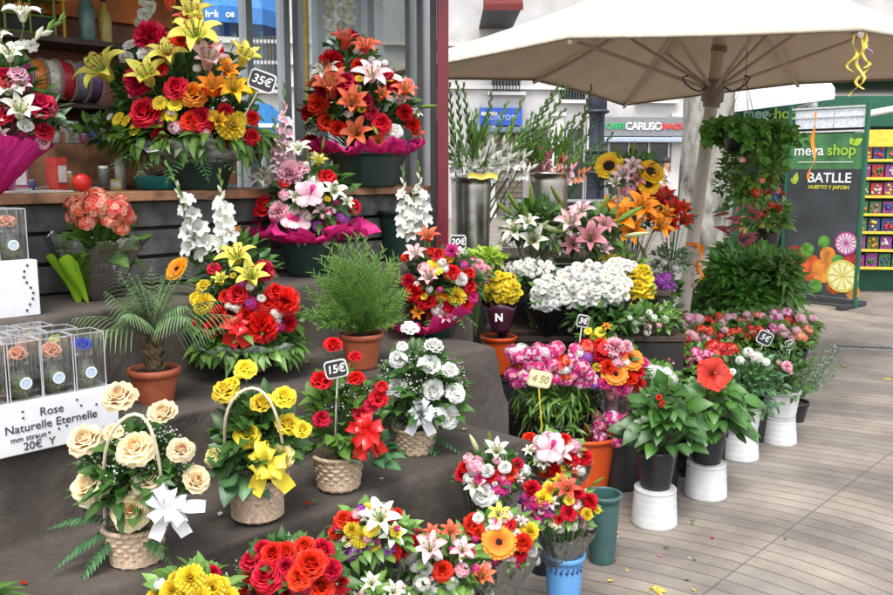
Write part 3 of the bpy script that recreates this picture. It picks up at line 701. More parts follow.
# ------------------------------------------------------------------ kiosk
M_WOOD = plain('counter_wood', (.36, .17, .08), .5, noise=.35, nscale=12, bump=.3)
M_DWOOD = plain('dark_wood', (.075, .045, .03), .6, noise=.3, nscale=9, bump=.3)
M_MAROON = plain('maroon_paint', (.15, .008, .018), .35, noise=.1, nscale=5)
M_ALU = plain('aluminium', (.42, .42, .43), .35, metal=.8, noise=.08, nscale=5)
M_GOLD = plain('gold_trim', (.62, .38, .05), .35, metal=.5)
M_SLAT = plain('weathered_slats', (.10, .095, .09), .8, noise=.3, nscale=15, bump=.4)
def sbox(mb, t0, t1, w0, w1, z0, z1, o, mi=0):
    mb.box(S((t0 + t1) / 2, (w0 + w1) / 2, (z0 + z1) / 2) - o, (t1 - t0, w1 - w0, z1 - z0), ST_ROT, mi)
def kiosk():
    root = empty('kiosk', S(.5, 1.6, 0), 'market kiosk with wooden counter, shelves and glazed side behind the bouquets', 'kiosk'); o = root.location
    m = MB(); sbox(m, -1.6, 2.42, 1.10, 1.50, 1.385, 1.42, o); m.build('counter', M_WOOD, root, bevel=.004)
    m = MB()
    for k in range(3): sbox(m, -1.6, 2.38, 1.15, 1.17, 1.08 + k * .105, 1.17 + k * .105, o)
    m.build('counter_front', M_SLAT, root, bevel=.002)
    m = MB(); sbox(m, -1.6, 2.38, 1.20, 1.22, 0, 1.38, o); m.build('counter_backing', M_DWOOD, root)
    # post (maroon) at the front right corner
    m = MB(); px, py = .0, 4.2
    m.box((-.018 - o.x, 4.2 - o.y, 1.6), (.055, .06, 3.2)); m.build('post', M_MAROON, root, bevel=.004)
    m = MB(); m.box((-.062 - o.x, 4.22 - o.y, 1.6), (.03, .07, 3.2)); m.build('post_trim', plain('dark_trim', (.02, .016, .018), .5), root)
    # roof
    m = MB(); sbox(m, -1.7, 2.55, .95, 2.3, 2.55, 2.68, o); m.build('roof', M_DWOOD, root, bevel=.01)
    m = MB(); sbox(m, -1.7, 2.55, .93, .95, 2.45, 2.75, o); m.build('fascia', M_MAROON, root)
    # back wall with a window opening towards the right
    m = MB(); sbox(m, -1.6, 1.78, 2.15, 2.2, 0, 2.55, o); sbox(m, 1.78, 2.42, 2.15, 2.2, 0, 1.2, o); m.build('wall', plain('kiosk_wall', (.30, .12, .06), .6, noise=.3, nscale=6), root)
    wf = MB()
    for t in (1.80, 2.12, 2.36): sbox(wf, t - .02, t + .02, 2.14, 2.21, 1.2, 2.55, o)
    sbox(wf, 1.78, 2.42, 2.14, 2.21, 1.2, 1.24, o)
    fr = wf.build('window', M_ALU, root)
    gl = MB(); sbox(gl, 1.8, 2.4, 2.17, 2.175, 1.24, 2.55, o); gl.build('pane', M_GLASS, fr)
    # glazed side
    wf = MB()
    for w, th in ((1.50, .05), (1.60, .02), (1.68, .02), (1.95, .05), (2.12, .05)): sbox(wf, 2.40, 2.46, w - th / 2, w + th / 2, 1.1, 2.55, o)
    for w, th in ((1.16, .03), (1.24, .03),): sbox(wf, 2.40, 2.46, w - th / 2, w + th / 2, 1.1, 2.55, o)
    sbox(wf, 2.40, 2.46, 1.05, 2.2, 1.06, 1.12, o); fr = wf.build('window', M_ALU, root)
    gm = MB(); sbox(gm, 2.390, 2.396, 2.00, 2.03, 1.12, 2.55, o); gm.build('gold_strip', M_GOLD, fr)
    gl = MB(); sbox(gl, 2.428, 2.432, 1.17, 2.1, 1.12, 2.55, o); gl.build('pane', clear_mat('side_glass', (.80, .86, .84), .12, .04), fr)
    m = MB(); sbox(m, 2.41, 2.44, 1.05, 2.2, 0, 1.06, o); m.build('side_panel', M_DWOOD, root)
    # shelf unit against the back wall
    for z in (1.74, 2.02): 
        m = MB(); sbox(m, -1.3, 1.70, 1.86, 2.14, z, z + .022, o); m.build('shelf', M_DWOOD, root)
    m = MB(); sbox(m, -1.3, 1.70, 1.66, 1.92, 1.43, 1.60, o); m.build('back_cabinet', M_WOOD, root)
    m = MB(); m.box(S(.9, 2.12, 2.34) - o, (1.5, .04, .34), ST_ROT); m.build('painted_glow_panel', plain('orange_glow_paint', (.65, .17, .02), .5, noise=.3, nscale=5), root)  # plain orange colour painted in for the warm glow, emits nothing
    return root
kiosk()

# ribbon spools on the shelf, boxes and tools on the counter
def spool(t, w, z, r, L, c, label):
    root = empty('ribbon_spool', S(t, w, z), label, 'ribbon spool', 'ribbon spools on the kiosk shelf', ST_ROT)
    m = MB(); n = 24; rows = []
    for q, x in ((.02, 0), (r * .9, 0), (r * .93, .15), (r * .93, .85), (r * .9, 1), (.02, 1)): rows.append([(x * L, q * math.cos(6.283 * k / n), r + q * math.sin(6.283 * k / n)) for k in range(n)])
    m.grid(rows, 0, 0., None, closed=True); m.build('ribbon', plain('ribbon_' + label.split()[0] + '_%d' % (c[0] * 100), c, .4, noise=.2, nscale=60), root)
    m = MB()
    for x in (-.003, L): m.add([(x, r * math.cos(6.283 * k / n), r + r * math.sin(6.283 * k / n)) for k in range(n)] + [(x + .003, r * math.cos(6.283 * k / n), r + r * math.sin(6.283 * k / n)) for k in range(n)], [tuple(range(n)), tuple(range(2 * n - 1, n - 1, -1))] + [(k, n + k, n + (k + 1) % n, (k + 1) % n) for k in range(n)], 0, 0, None, False)
    m.build('flange', plain('card_flange', (.35, .28, .22), .7), root)
for i, (c, nm) in enumerate([((.30, .03, .04), 'dark red ribbon spool, leftmost of the row'), ((.45, .04, .22), 'purple pink ribbon spool between dark red and orange ones'), ((.70, .20, .03), 'bright orange ribbon spool in the middle of the row'), ((.62, .58, .50), 'cream ribbon spool next to the orange one'), ((.45, .02, .03), 'deep red ribbon spool next to the cream one'), ((.22, .20, .26), 'grey ribbon spool near the end of the row'), ((.14, .07, .16), 'dusky violet ribbon spool, rightmost of the row')]):
    spool(.70 + i * .056, 1.74, 1.765, .085, .046, c, nm)
sr = empty('spool_rack', S(.87, 1.76, 1.745), 'dark wooden rack carrying the coloured ribbon spools', 'rack', None, ST_ROT)
m = MB(); m.box((0, 0, .005), (.50, .2, .014)); m.build('shelf', M_DWOOD, sr)
m = MB(); [ (lambda q: (q.box((x_, 0, -.07), (.02, .2, .14)), q.build('side_panel', M_DWOOD, sr)))(MB()) for x_ in (-.24, .24)]
def cbox(t, w, z, d, c, name, label, cat='box', grp='boxes on the kiosk counter', rz=0):
    r_ = empty(name, S(t, w, z), label, cat, grp, ST_ROT + rz)
    m = MB(); m.box((0, 0, d[2] * .40), (d[0], d[1], d[2] * .80)); m.build('body', plain('card_%d_%d_%d' % tuple(int(x * 99) for x in c), c, .6), r_, bevel=.002)
    m = MB(); m.box((0, 0, d[2] * .91), (d[0] + .004, d[1] + .004, d[2] * .18)); m.build('lid', plain('cardlid_%d_%d_%d' % tuple(int(x * 99) for x in c), tuple(min(1, x * 1.2) for x in c), .6), r_, bevel=.002)
for a in [(.92, 1.74, 1.60, (.17, .1, .05), (.40, .19, .07), 'cardboard_box', 'brown flat cardboard box on the kiosk cabinet'), (1.08, 1.74, 1.60, (.07, .06, .10), (.02, .33, .16), 'tea_box', 'small green carton standing beside a grey carton'),
          (1.20, 1.74, 1.60, (.12, .06, .09), (.52, .50, .48), 'carton', 'light grey carton right of the green carton'), (.74, 1.74, 1.60, (.14, .1, .04), (.36, .16, .06), 'cardboard_box', 'thin brown box at the left of the flat cardboard box'),
          (1.36, 1.40, 1.42, (.10, .12, .08), (.22, .08, .05), 'wooden_box', 'small dark wooden box on the right of the counter')]: cbox(*a)
for i in range(26):
    c_ = [(.50, .05, .04), (.05, .30, .28), (.60, .45, .10), (.45, .43, .40), (.12, .16, .40), (.50, .28, .12), (.10, .10, .10), (.62, .60, .56), (.35, .08, .20)][(i * 5) % 9]; t_ = .60 + .058 * (i % 16) + .02 * (i // 16)
    hh_ = [.05, .09, .04, .12, .07][i % 5]; top_ = i < 16
    nm_ = ['red', 'teal', 'mustard', 'grey', 'navy', 'tan', 'black', 'white', 'plum'][(i * 5) % 9]
    NM_ = ['red', 'teal', 'mustard', 'grey', 'navy', 'tan', 'black', 'white', 'plum']; lf_ = NM_[((i - 1) * 5) % 9]; rt_ = NM_[((i + 1) * 5) % 9]; tall_ = ['low', 'medium', 'flat', 'tall', 'squat'][i % 5]; KD_ = 'jar' if i % 2 else 'box'; NB_ = 'box' if i % 2 else 'jar'
    r_ = empty('supply_' + KD_, S(t_, 1.70 if top_ else 1.34 + .05 * (i % 3), 1.602 if top_ else 1.422), '%s %s %s between a %s and a %s %s on the kiosk %s' % (tall_, nm_, KD_, lf_, rt_, NB_, 'cabinet' if top_ else 'counter'), KD_, 'florist supplies', ST_ROT + rnd.uniform(-.4, .4))
    m = MB()
    if i % 2: m.lathe([(.001, 0), (.020, 0), (.021, hh_ * .8), (.016, hh_ * .9), (.016, hh_ * .9)], 14)
    else: m.box((0, 0, hh_ / 2), (.05, .05, hh_ * .98))
    m.build('body', plain('supply_' + nm_, c_, .45), r_); m = MB()
    if i % 2: m.lathe([(.001, hh_), (.018, hh_), (.018, hh_ * .88)], 14)
    else: m.box((0, -.027, hh_ * .5), (.036, .003, hh_ * .5))
    m.build('lid' if i % 2 else 'sticker', plain('supply_white', (.62, .60, .56), .45), r_)
def tool():
    r_ = empty('tape_dispenser', S(.78, 1.24, 1.42), 'red plastic tape dispenser lying on the wooden counter', 'tape dispenser', None, ST_ROT)
    m = MB(); m.lathe([(.001, -.02), (.028, -.018), (.032, 0), (.028, .018), (.001, .02)], 20); o_ = m.build('body', plain('red_plastic', (.62, .02, .015), .35), r_, (0, 0, .032)); o_.rotation_euler = (R(90), 0, 0)
    m = MB(); m.tube([(.02, 0, .02), (.06, 0, .014), (.10, .0, .012)], [.013, .01, .008], 8); m.build('grip', M_BLACKP, r_)
    r2 = empty('plastic_tray', S(1.12, 1.30, 1.42), 'teal and clear plastic tray holding florist wire on the counter', 'tray', None, ST_ROT)
    m = MB(); m.lathe([(.05, 0), (.09, .003), (.105, .05), (.108, .052), (.10, .05), (.085, .008)], 24); m.build('tray', plain('teal_plastic', (.03, .25, .24), .4), r2)
    m = MB()
    for k in range(14): a = rnd.uniform(0, 6.28); m.tube([(.08 * math.cos(a), .06 * math.sin(a), .03 + .003 * k), (-.09 * math.cos(a), -.06 * math.sin(a), .05 + .002 * k)], .002, 4)
    m.build('wire', M_ALU, r2)
    r3 = empty('clipboard', S(.60, 1.20, 1.42), 'pale clipboard lying at the left of the counter', 'clipboard', None, ST_ROT + .3)
    m = MB(); m.box((0, 0, .004), (.2, .14, .006)); m.build('board', plain('pale_card', (.55, .52, .46), .6), r3)
    m = MB(); m.box((0, .06, .011), (.06, .02, .008)); m.build('clip', M_ALU, r3)
    r4 = empty('pliers', S(.70, 1.34, 1.42), 'black and yellow pliers lying on the counter', 'pliers', None, ST_ROT + .6)
    m = MB(); m.tube([(0, 0, .012), (.06, .02, .012), (.11, .012, .012)], [.008, .01, .007], 6); m.tube([(0, .01, .012), (.06, -.015, .012), (.11, -.012, .012)], [.008, .01, .007], 6); m.build('grip', plain('yellow_grip', (.7, .42, .03), .5), r4)
    m = MB(); m.tube([(0, .005, .012), (-.03, .005, .012), (-.06, .005, .012)], [.014, .01, .003], 6); m.build('jaw', M_ALU, r4)
tool()
def bottle(t, w, z, h, r, c, label):
    r_ = empty('bottle', S(t, w, z), label, 'bottle', 'bottles on the upper shelf')
    m = MB(); m.lathe([(r * .9, 0), (r, .01), (r, h * .55), (r * .8, h * .68), (r * .35, h * .78), (r * .33, h * .92), (.001, h * .92)], 16); m.build('body', plain('bottle_%d' % (c[0] * 100 + c[1] * 10), c, .25), r_)
    m = MB(); m.lathe([(r * .38, h * .9), (r * .38, h), (.001, h)], 12); m.build('cap', M_BLACKP, r_)
bottle(1.16, 1.95, 2.045, .24, .035, (.12, .22, .20), 'grey green bottle beside the yellow chair-like frame on the shelf')
bottle(1.25, 1.97, 2.045, .20, .03, (.55, .42, .10), 'amber bottle on the shelf right of the grey green one')
bottle(.66, 1.97, 2.045, .20, .045, (.60, .30, .05), 'stout orange bottle at the left of the upper shelf')
bk = empty('wire_basket', S(.86, 1.98, 2.045), 'green wire basket on the kiosk upper shelf', 'basket', None, ST_ROT)
m = MB()
for z in (.01, .08, .15): m.tube([(-.15, -.06, z), (.15, -.06, z), (.15, .06, z), (-.15, .06, z), (-.15, -.06, z)], .006, 5)
for x in (-.15, -.05, .05, .15):
    for y in (-.06, .06): m.tube([(x, y, 0), (x, y, .15)], .006, 5)
m.build('frame', plain('green_wire', (.16, .28, .05), .5), bk)
m = MB(); m.box((0, 0, .05), (.26, .10, .08)); m.build('lining', plain('dark_lining', (.03, .03, .03), .8), bk, bevel=.01)
br = empty('storage_bin', S(1.0, 1.93, 1.765), 'dark rectangular bin above the ribbon spools', 'bin', None, ST_ROT)
m = MB(); m.box((0, 0, .045), (.30, .16, .09)); m.build('body', plain('dark_bin', (.035, .035, .035), .5), br, bevel=.008)
m = MB(); m.box((0, -.082, .06), (.06, .01, .02)); m.build('handle', M_ALU, br)
kc = empty('folding_chair', S(.98, 2.02, 2.045), 'small yellow painted chair frame standing on the upper shelf', 'chair', None, ST_ROT)
for x in (-.09, .09):
    for y in (-.05, .05): m = MB(); m.tube([(x, y, 0), (x, y, .16 if y < 0 else .34)], .008, 6); m.build('leg', plain('yellow_paint', (.70, .42, .02), .5), kc)
m = MB(); m.box((0, 0, .165), (.2, .12, .012)); m.build('seat', MATS['yellow_paint'], kc)
m = MB(); m.box((0, .05, .29), (.2, .01, .08)); m.build('backrest', MATS['yellow_paint'], kc)

# ------------------------------------------------------------------ background: facade, signs, tree, people
M_STONE = plain('pale_render', (.50, .49, .48), .8, noise=.10, nscale=1.5, bump=.2, bscale=30)
M_STONE2 = plain('white_stone', (.62, .60, .58), .75, noise=.08, nscale=2)
M_DGLASS = plain('dark_shop_glass', (.02, .035, .03), .12, noise=.5, nscale=1.2, spec=.8)
M_BROWNP = plain('brown_shutter', (.20, .145, .11), .7, noise=.15, nscale=3)
M_DMETAL = plain('dark_metal', (.03, .033, .04), .5)
FA = Vector((0, 27, 0)); FROT = R(6)
def fw(px, py, dy=0):
    """point of the facade plane seen at a pixel, in facade coordinates (along, z)"""
    r = ray(px, py); n = Vector((-math.sin(FROT), math.cos(FROT), 0)); c = Vector((0, 0, H)); k = (FA - c).dot(n) / r.dot(n); p = c + r * k
    d = Vector((math.cos(FROT), math.sin(FROT), 0)); return (p - FA).dot(d), p.z
def facade():
    root = empty('apartment_building', FA, 'pale stone city building with ground-floor shops behind the stall', 'building', None, FROT)
    m = MB(); m.box((-4, .3, 7.5), (46, .6, 15)); wl = m.build('wall', M_STONE, root)
    # stone courses
    m = MB()
    for z in (3.95, 4.6, 5.2, 7.4, 10.5, 13.6): m.box((-4, -.05, z), (46, .14, .10))
    m.build('cornice', M_STONE2, root)
    x0, z1 = fw(598, 117); x1, z0 = fw(682, 137)
    # pilasters
    for px in (488, 556, 592, 676, 735):
        x, _ = fw(px, 150); m = MB(); m.box((x, -.09, 1.6), (.42, .18, 3.2)); m.box((x, -.12, .25), (.5, .24, .5)); m.box((x, -.12, 3.15), (.5, .24, .12)); m.build('pilaster', M_STONE2, root, bevel=.02)
    # shop fronts
    for (pa, pb, pt, mt, nm) in ((608, 668, 140, M_DGLASS, 'shop_window'), (474, 524, 132, M_BROWNP, 'shutter'), (530, 584, 128, M_DGLASS, 'shop_window'), (385, 440, 120, M_DGLASS, 'shop_window'), (690, 800, 130, M_DGLASS, 'shop_window'), (300, 375, 120, M_STONE2, 'shutter'), (215, 285, 120, M_DGLASS, 'shop_window')):
        xa, zt = fw(pa, pt); xb, _ = fw(pb, pt)
        m = MB(); m.box(((xa + xb) / 2, -.035, zt / 2 + .05), (xb - xa, .05, zt - .1))
        w = m.build(nm, mt, root)
        m = MB()
        for k in range(4): x = xa + (xb - xa) * k / 3; m.box((x, -.07, zt / 2), (.07, .07, zt))
        m.box(((xa + xb) / 2, -.07, zt), (xb - xa + .07, .08, .08)); m.box(((xa + xb) / 2, -.07, .5), (xb - xa, .07, .08)); m.build('frame', M_ALU, w)
        if nm == 'shutter' and mt is M_BROWNP:
            m = MB()
            for k in range(16): m.box(((xa + xb) / 2, -.066, .3 + k * .16), (xb - xa - .08, .012, .02))
            m.build('slats', M_DWOOD, w)
    # metallic shop sign
    g_ = MB(); xa = fw(598, 127)[0]; xb = fw(682, 127)[0]; g_.box(((xa + xb) / 2, -.14, (z0 + z1) / 2), (xb - xa, .22, z1 - z0)); s_ = g_.build('shop_sign', plain('sign_grey', (.23, .23, .235), .5, metal=.2), root, bevel=.02)
    zc = (z0 + z1) / 2; hh = z1 - z0
    for body, px, c, sz in (('CAFFE', 613, (.02, .42, .12), .36), ('CARUSO', 641, (.80, .80, .78), .46), ('SNACK', 669, (.70, .04, .03), .36)):
        t = text(s_, body, hh * sz * 1.15, (fw(px, 127)[0], -.27, zc), (R(90), 0, 0), plain('sign_letter_%s' % body.lower(), c, .5), ext=.015, bold=.006, space=.9)
    m = MB(); xa, za = fw(598, 138); xb = fw(684, 138)[0]; zb = fw(640, 143)[1]; m.box(((xa + xb) / 2, -.42, (za + zb) / 2), (xb - xa, .7, za - zb)); m.build('awning', plain('pale_blue_awning', (.38, .45, .55), .5), root, bevel=.03)
    # blue sign
    xa, za = fw(479, 108); xb, zb = fw(521, 126); m = MB(); m.box(((xa + xb) / 2, -.12, (za + zb) / 2), (xb - xa, .16, za - zb)); b = m.build('blue_sign', plain('sign_blue', (.03, .12, .58), .45), root, bevel=.02)
    text(b, 'telefon', (za - zb) * .62, ((xa + xb) / 2, -.215, (za + zb) / 2), (R(90), 0, 0), plain('sign_pale_blue', (.35, .5, .85), .5), bold=.004)
    m = MB(); xa, za = fw(468, 128); xb, zb = fw(530, 133); m.box(((xa + xb) / 2, -.3, (za + zb) / 2), (xb - xa, .5, (za - zb))); m.build('canopy_rail', plain('rail_blue_grey', (.18, .24, .34), .5), root, bevel=.02)
    # upper windows with grilles
    for pa, pb, pt, pbm in ((492, 520, 60, 92), (560, 585, 60, 100), (412, 438, 40, 90), (640, 672, 60, 100), (340, 370, 30, 90), (250, 285, 30, 90)):
        xa, zt = fw(pa, pt); xb, zb = fw(pb, pbm); m = MB(); m.box(((xa + xb) / 2, -.02, (zt + zb) / 2), (xb - xa, .06, zt - zb)); w = m.build('window', M_DGLASS, root)
        m = MB(); m.box(((xa + xb) / 2, -.1, zb - .06), (xb - xa + .3, .2, .1)); m.build('sill', M_STONE2, w); m = MB(); m.box(((xa + xb) / 2, -.08, zt + .08), (xb - xa + .3, .12, .14)); m.build('lintel', M_STONE2, w)
        m = MB(); n_ = 9
        for k in range(n_): m.box((xa + (xb - xa) * (k + .5) / n_, -.12, (zt + zb) / 2), (.03, .03, zt - zb))
        m.build('grille', M_DMETAL, w)
    for k in range(7):
        xx = -20 + k * 5.2; m = MB(); m.box((xx, -.02, 9), (1.3, .06, 2.1)); w = m.build('window', M_DGLASS, root); m = MB(); m.box((xx, -.1, 7.9), (1.7, .25, .1)); m.build('sill', M_STONE2, w)
facade()
# dark red awning glimpsed above the parasol
ra = empty('shop_awning', at(504, 8, 24), 'dark red awning high on the pale building', 'awning')
m = MB(); m.add([(-.55, 0, .45), (.45, 0, .45), (.45, -.7, -.02), (-.55, -.7, -.02), (-.55, 0, -.05), (.45, 0, -.05), (.45, -.7, -.18), (-.55, -.7, -.18)], [(0, 3, 2, 1), (3, 7, 6, 2), (4, 5, 6, 7), (0, 4, 7, 3), (1, 2, 6, 5)], 0, 0, None, False); m.build('cloth', plain('dark_red_cloth', (.14, .015, .015), .8), ra)
m = MB(); m.box((-.05, 1.7, -.02), (1.0, 3.3, .06)); m.build('bracket', M_DMETAL, ra)

# street column (dark, ornamented)
cp = at(595, 200, 17); root = empty('advertising_column', (cp.x, 17, 0), 'dark ornamented street column left of the grey shop sign', 'street column')
m = MB(); m.lathe([(.26, 0), (.26, .5), (.17, .62), (.17, 1.35), (.21, 1.42), (.21, 1.75), (.14, 1.85), (.14, 2.5), (.18, 2.6), (.18, 3.2), (.1, 3.3), (.1, 4.2), (.001, 4.25)], 20, ripple=lambda a, z: .008 * math.cos(10 * a)); m.build('shaft', plain('column_dark', (.02, .025, .045), .45, noise=.9, nscale=22), root)
m = MB()
for z in (.55, 1.4, 1.8, 2.55): m.lathe([(.2, z), (.235, z + .02), (.235, z + .05), (.2, z + .07)], 20)
m.build('ring', M_DMETAL, root)
# cafe counter / table line
tb = at(585, 206, 15); root = empty('cafe_table', (tb.x - .3, 15, 0), 'long cafe table with a pale metal top behind the flowers', 'table')
m = MB(); m.box((0, 0, .96), (1.7, .6, .04)); m.build('tabletop', M_ALU, root, bevel=.01)
for x in (-.75, .75):
    for y in (-.22, .22): m = MB(); m.box((x, y, .47), (.05, .05, .94)); m.build('leg', M_DMETAL, root)

def person(loc, pose, shirt, trousers, hair, label, rz=0, s=1.0):
    """one skinned body; shirt, trousers and hair as children"""
    root = empty('person', loc, label, 'person', None, rz)
    if pose == 'stand':
        J = {'pel': (0, 0, .95), 'sp': (0, -.01, 1.15), 'ch': (0, 0, 1.35), 'nk': (0, 0, 1.48), 'hd': (0, -.02, 1.56), 'hd2': (0, -.03, 1.68), 'shl': (.17, 0, 1.40), 'ell': (.25, .02, 1.14), 'wrl': (.24, -.10, .92), 'shr': (-.17, 0, 1.40), 'elr': (-.24, .03, 1.13), 'wrr': (-.18, -.18, 1.02),
             'hpl': (.09, 0, .90), 'knl': (.10, -.05, .49), 'anl': (.10, .03, .08), 'tol': (.11, -.14, .04), 'hpr': (-.09, 0, .90), 'knr': (-.10, .01, .49), 'anr': (-.10, .10, .08), 'tor': (-.11, -.06, .04)}
    else:
        J = {'pel': (0, 0, .50), 'sp': (0, -.02, .70), 'ch': (0, -.06, .92), 'nk': (0, -.08, 1.04), 'hd': (0, -.11, 1.11), 'hd2': (0, -.13, 1.23), 'shl': (.17, -.05, .96), 'ell': (.24, -.12, .74), 'wrl': (.16, -.32, .70), 'shr': (-.17, -.05, .96), 'elr': (-.24, -.12, .74), 'wrr': (-.14, -.34, .72),
             'hpl': (.09, 0, .48), 'knl': (.12, -.42, .50), 'anl': (.12, -.40, .09), 'tol': (.12, -.56, .04), 'hpr': (-.09, 0, .48), 'knr': (-.12, -.42, .50), 'anr': (-.12, -.44, .09), 'tor': (-.12, -.60, .04)}
    RD = {'pel': .15, 'sp': .14, 'ch': .155, 'nk': .055, 'hd': .085, 'hd2': .085, 'sh': .07, 'el': .045, 'wr': .03, 'hp': .10, 'kn': .062, 'an': .042, 'to': .035}
    E_ = [('pel', 'sp'), ('sp', 'ch'), ('ch', 'nk'), ('nk', 'hd'), ('hd', 'hd2'), ('ch', 'shl'), ('shl', 'ell'), ('ell', 'wrl'), ('ch', 'shr'), ('shr', 'elr'), ('elr', 'wrr'), ('pel', 'hpl'), ('hpl', 'knl'), ('knl', 'anl'), ('anl', 'tol'), ('pel', 'hpr'), ('hpr', 'knr'), ('knr', 'anr'), ('anr', 'tor')]
    # hands: five short fingers
    for sd in 'lr':
        w = Vector(J['wr' + sd]); e = Vector(J['el' + sd]); d = (w - e).normalized(); pm = w + d * .07; J['pm' + sd] = pm; E_.append(('wr' + sd, 'pm' + sd))
        a = d.orthogonal().normalized()
        for k in range(5):
            base = w + d * .02 if k == 4 else pm; off = a * (.05 if k == 4 else (-.027 + .018 * k)); L_ = (.05, .085, .09, .08, .065)[k]
            J['f%d%s' % (k, sd)] = base + off + d * L_; E_.append((('wr' if k == 4 else 'pm') + sd, 'f%d%s' % (k, sd)))
    def skin(keys, edges, mat, name, grow=1.0, levels=2):
        idx = {k: i for i, k in enumerate(keys)}; me = bpy.data.meshes.new(name); me.from_pydata([tuple(Vector(J[k]) * s) for k in keys], [(idx[a], idx[b]) for a, b in edges if a in idx and b in idx], [])
        me.materials.append(mat); o = bpy.data.objects.new(name, me); col.objects.link(o); o.parent = root
        o.modifiers.new('skin', 'SKIN'); 
        for i, k in enumerate(keys):
            r_ = RD.get(k, RD.get(k[:2], .02)) if not k.startswith('f') and not k.startswith('pm') else (.009 if k[0] == 'f' else .022)
            me.skin_vertices[0].data[i].radius = (r_ * grow * s,) * 2; me.skin_vertices[0].data[i].use_root = (i == 0)
        sb = o.modifiers.new('sub', 'SUBSURF'); sb.levels = levels; sb.render_levels = levels
        return o
    skin(list(J), E_, plain('skin', (.55, .30, .20), .6), 'body')
    skin(['sp', 'ch', 'pel', 'shl', 'ell', 'shr', 'elr'], [('pel', 'sp'), ('sp', 'ch'), ('ch', 'shl'), ('shl', 'ell'), ('ch', 'shr'), ('shr', 'elr')], shirt, 'shirt', 1.14)
    skin(['pel', 'hpl', 'knl', 'anl', 'hpr', 'knr', 'anr'], [('pel', 'hpl'), ('hpl', 'knl'), ('knl', 'anl'), ('pel', 'hpr'), ('hpr', 'knr'), ('knr', 'anr')], trousers, 'trousers', 1.16)
    h = MB(); c = (Vector(J['hd2']) + Vector((0, .025, .0))) * s; rows = []
    for i in range(8):
        a = math.pi * .62 * i / 7; rows.append([c + Vector((.098 * math.sin(a) * math.cos(k * .3927), .108 * math.sin(a) * math.sin(k * .3927) + .01, .105 * math.cos(a))) * s for k in range(16)])
    h.grid(rows, 0, 0., None, closed=True); h.build('hair', hair, root)
    f = MB(); fc = (Vector(J['hd']).lerp(Vector(J['hd2']), .5)) * s
    for x in (-.03, .03): f.ball(fc + Vector((x, -.082, .02)), .011, 6)
    f.build('eyes', M_INK, root)
    f = MB(); f.tube([fc + Vector((0, -.085, .015)), fc + Vector((0, -.108, -.018))], [.008, .013], 6); f.build('nose', MATS['skin'], root)
    f = MB(); f.tube([fc + Vector((-.022, -.083, -.045)), fc + Vector((0, -.092, -.047)), fc + Vector((.022, -.083, -.045))], .005, 5); f.build('mouth', plain('lips', (.4, .12, .1), .5), root)
    f = MB()
    for x in (-.092, .092): f.ball(fc + Vector((x, 0, .0)), .02, 6)
    f.build('ears', MATS['skin'], root)
    return root
HAIR = plain('dark_hair', (.02, .014, .01), .6)
pp = at(665, 190, 21); person((pp.x, 21, 0), 'stand', plain('white_shirt', (.72, .72, .74), .8), plain('navy_trousers', (.03, .04, .08), .8), HAIR, 'person in a white shirt with dark hair walking by the tree', R(60))
pp = at(624, 200, 16); person((pp.x, 16, 0), 'sit', plain('light_blue_shirt', (.22, .48, .68), .8), plain('grey_trousers', (.12, .12, .13), .8), HAIR, 'person in a light blue shirt seated behind the orange lilies', R(-50), 1.0)
ch = empty('cafe_chair', (pp.x, 16.03, 0), 'dark cafe chair under the person in light blue', 'chair', None, R(-50))
m = MB(); m.box((0, 0, .37), (.42, .42, .03)); m.build('seat', M_DMETAL, ch, bevel=.01)
m = MB(); m.box((0, .24, .68), (.4, .02, .34)); m.build('backrest', M_DMETAL, ch, bevel=.008)
for x in (-.19, .19):
    for y in (-.19, .22): m = MB(); m.tube([(x, y, 0), (x, y, .37 if y < 0 else .8)], .012, 6); m.build('leg', M_DMETAL, ch)

# plane tree
def bark_mat():
    m, nt, out = new_mat('plane_tree_bark'); L = nt.links
    tc = N(nt, 'ShaderNodeTexCoord'); mp = N(nt, 'ShaderNodeMapping'); mp.inputs['Scale'].default_value = (1, 1, .5); L.new(tc.outputs['Object'], mp.inputs[0])
    vo = N(nt, 'ShaderNodeTexNoise'); vo.inputs['Scale'].default_value = 7; vo.inputs['Detail'].default_value = 4; L.new(mp.outputs[0], vo.inputs[0])
    rp = N(nt, 'ShaderNodeValToRGB'); L.new(vo.outputs[0], rp.inputs[0]); e = rp.color_ramp.elements
    e[0].position = .36; e[0].color = (.10, .09, .07, 1); e[1].position = .42; e[1].color = (.20, .19, .165, 1)
    for p_, c_ in ((.50, (.26, .25, .22, 1)), (.54, (.34, .33, .29, 1)), (.66, (.38, .37, .33, 1))): k = e.new(p_); k.color = c_
    bs = N(nt, 'ShaderNodeBsdfPrincipled'); bs.inputs['Roughness'].default_value = .85; L.new(rp.outputs[0], bs.inputs['Base Color'])
    b = N(nt, 'ShaderNodeBump'); b.inputs['Strength'].default_value = .6; b.inputs['Distance'].default_value = .02; L.new(vo.outputs[0], b.inputs['Height']); L.new(b.outputs[0], bs.inputs['Normal'])
    L.new(bs.outputs[0], out.inputs[0]); return m
tp = at(699, 240, 9.6); tr = empty('plane_tree', (tp.x, 9.6, 0), 'plane tree trunk with mottled pale bark behind the parasol pole', 'tree')
m = MB(); rows = []; pr = [(.44, 0), (.35, .15), (.31, .5), (.28, 1.2), (.265, 2.0), (.26, 3.0), (.26, 4.5), (.2, 6)]
hs = []
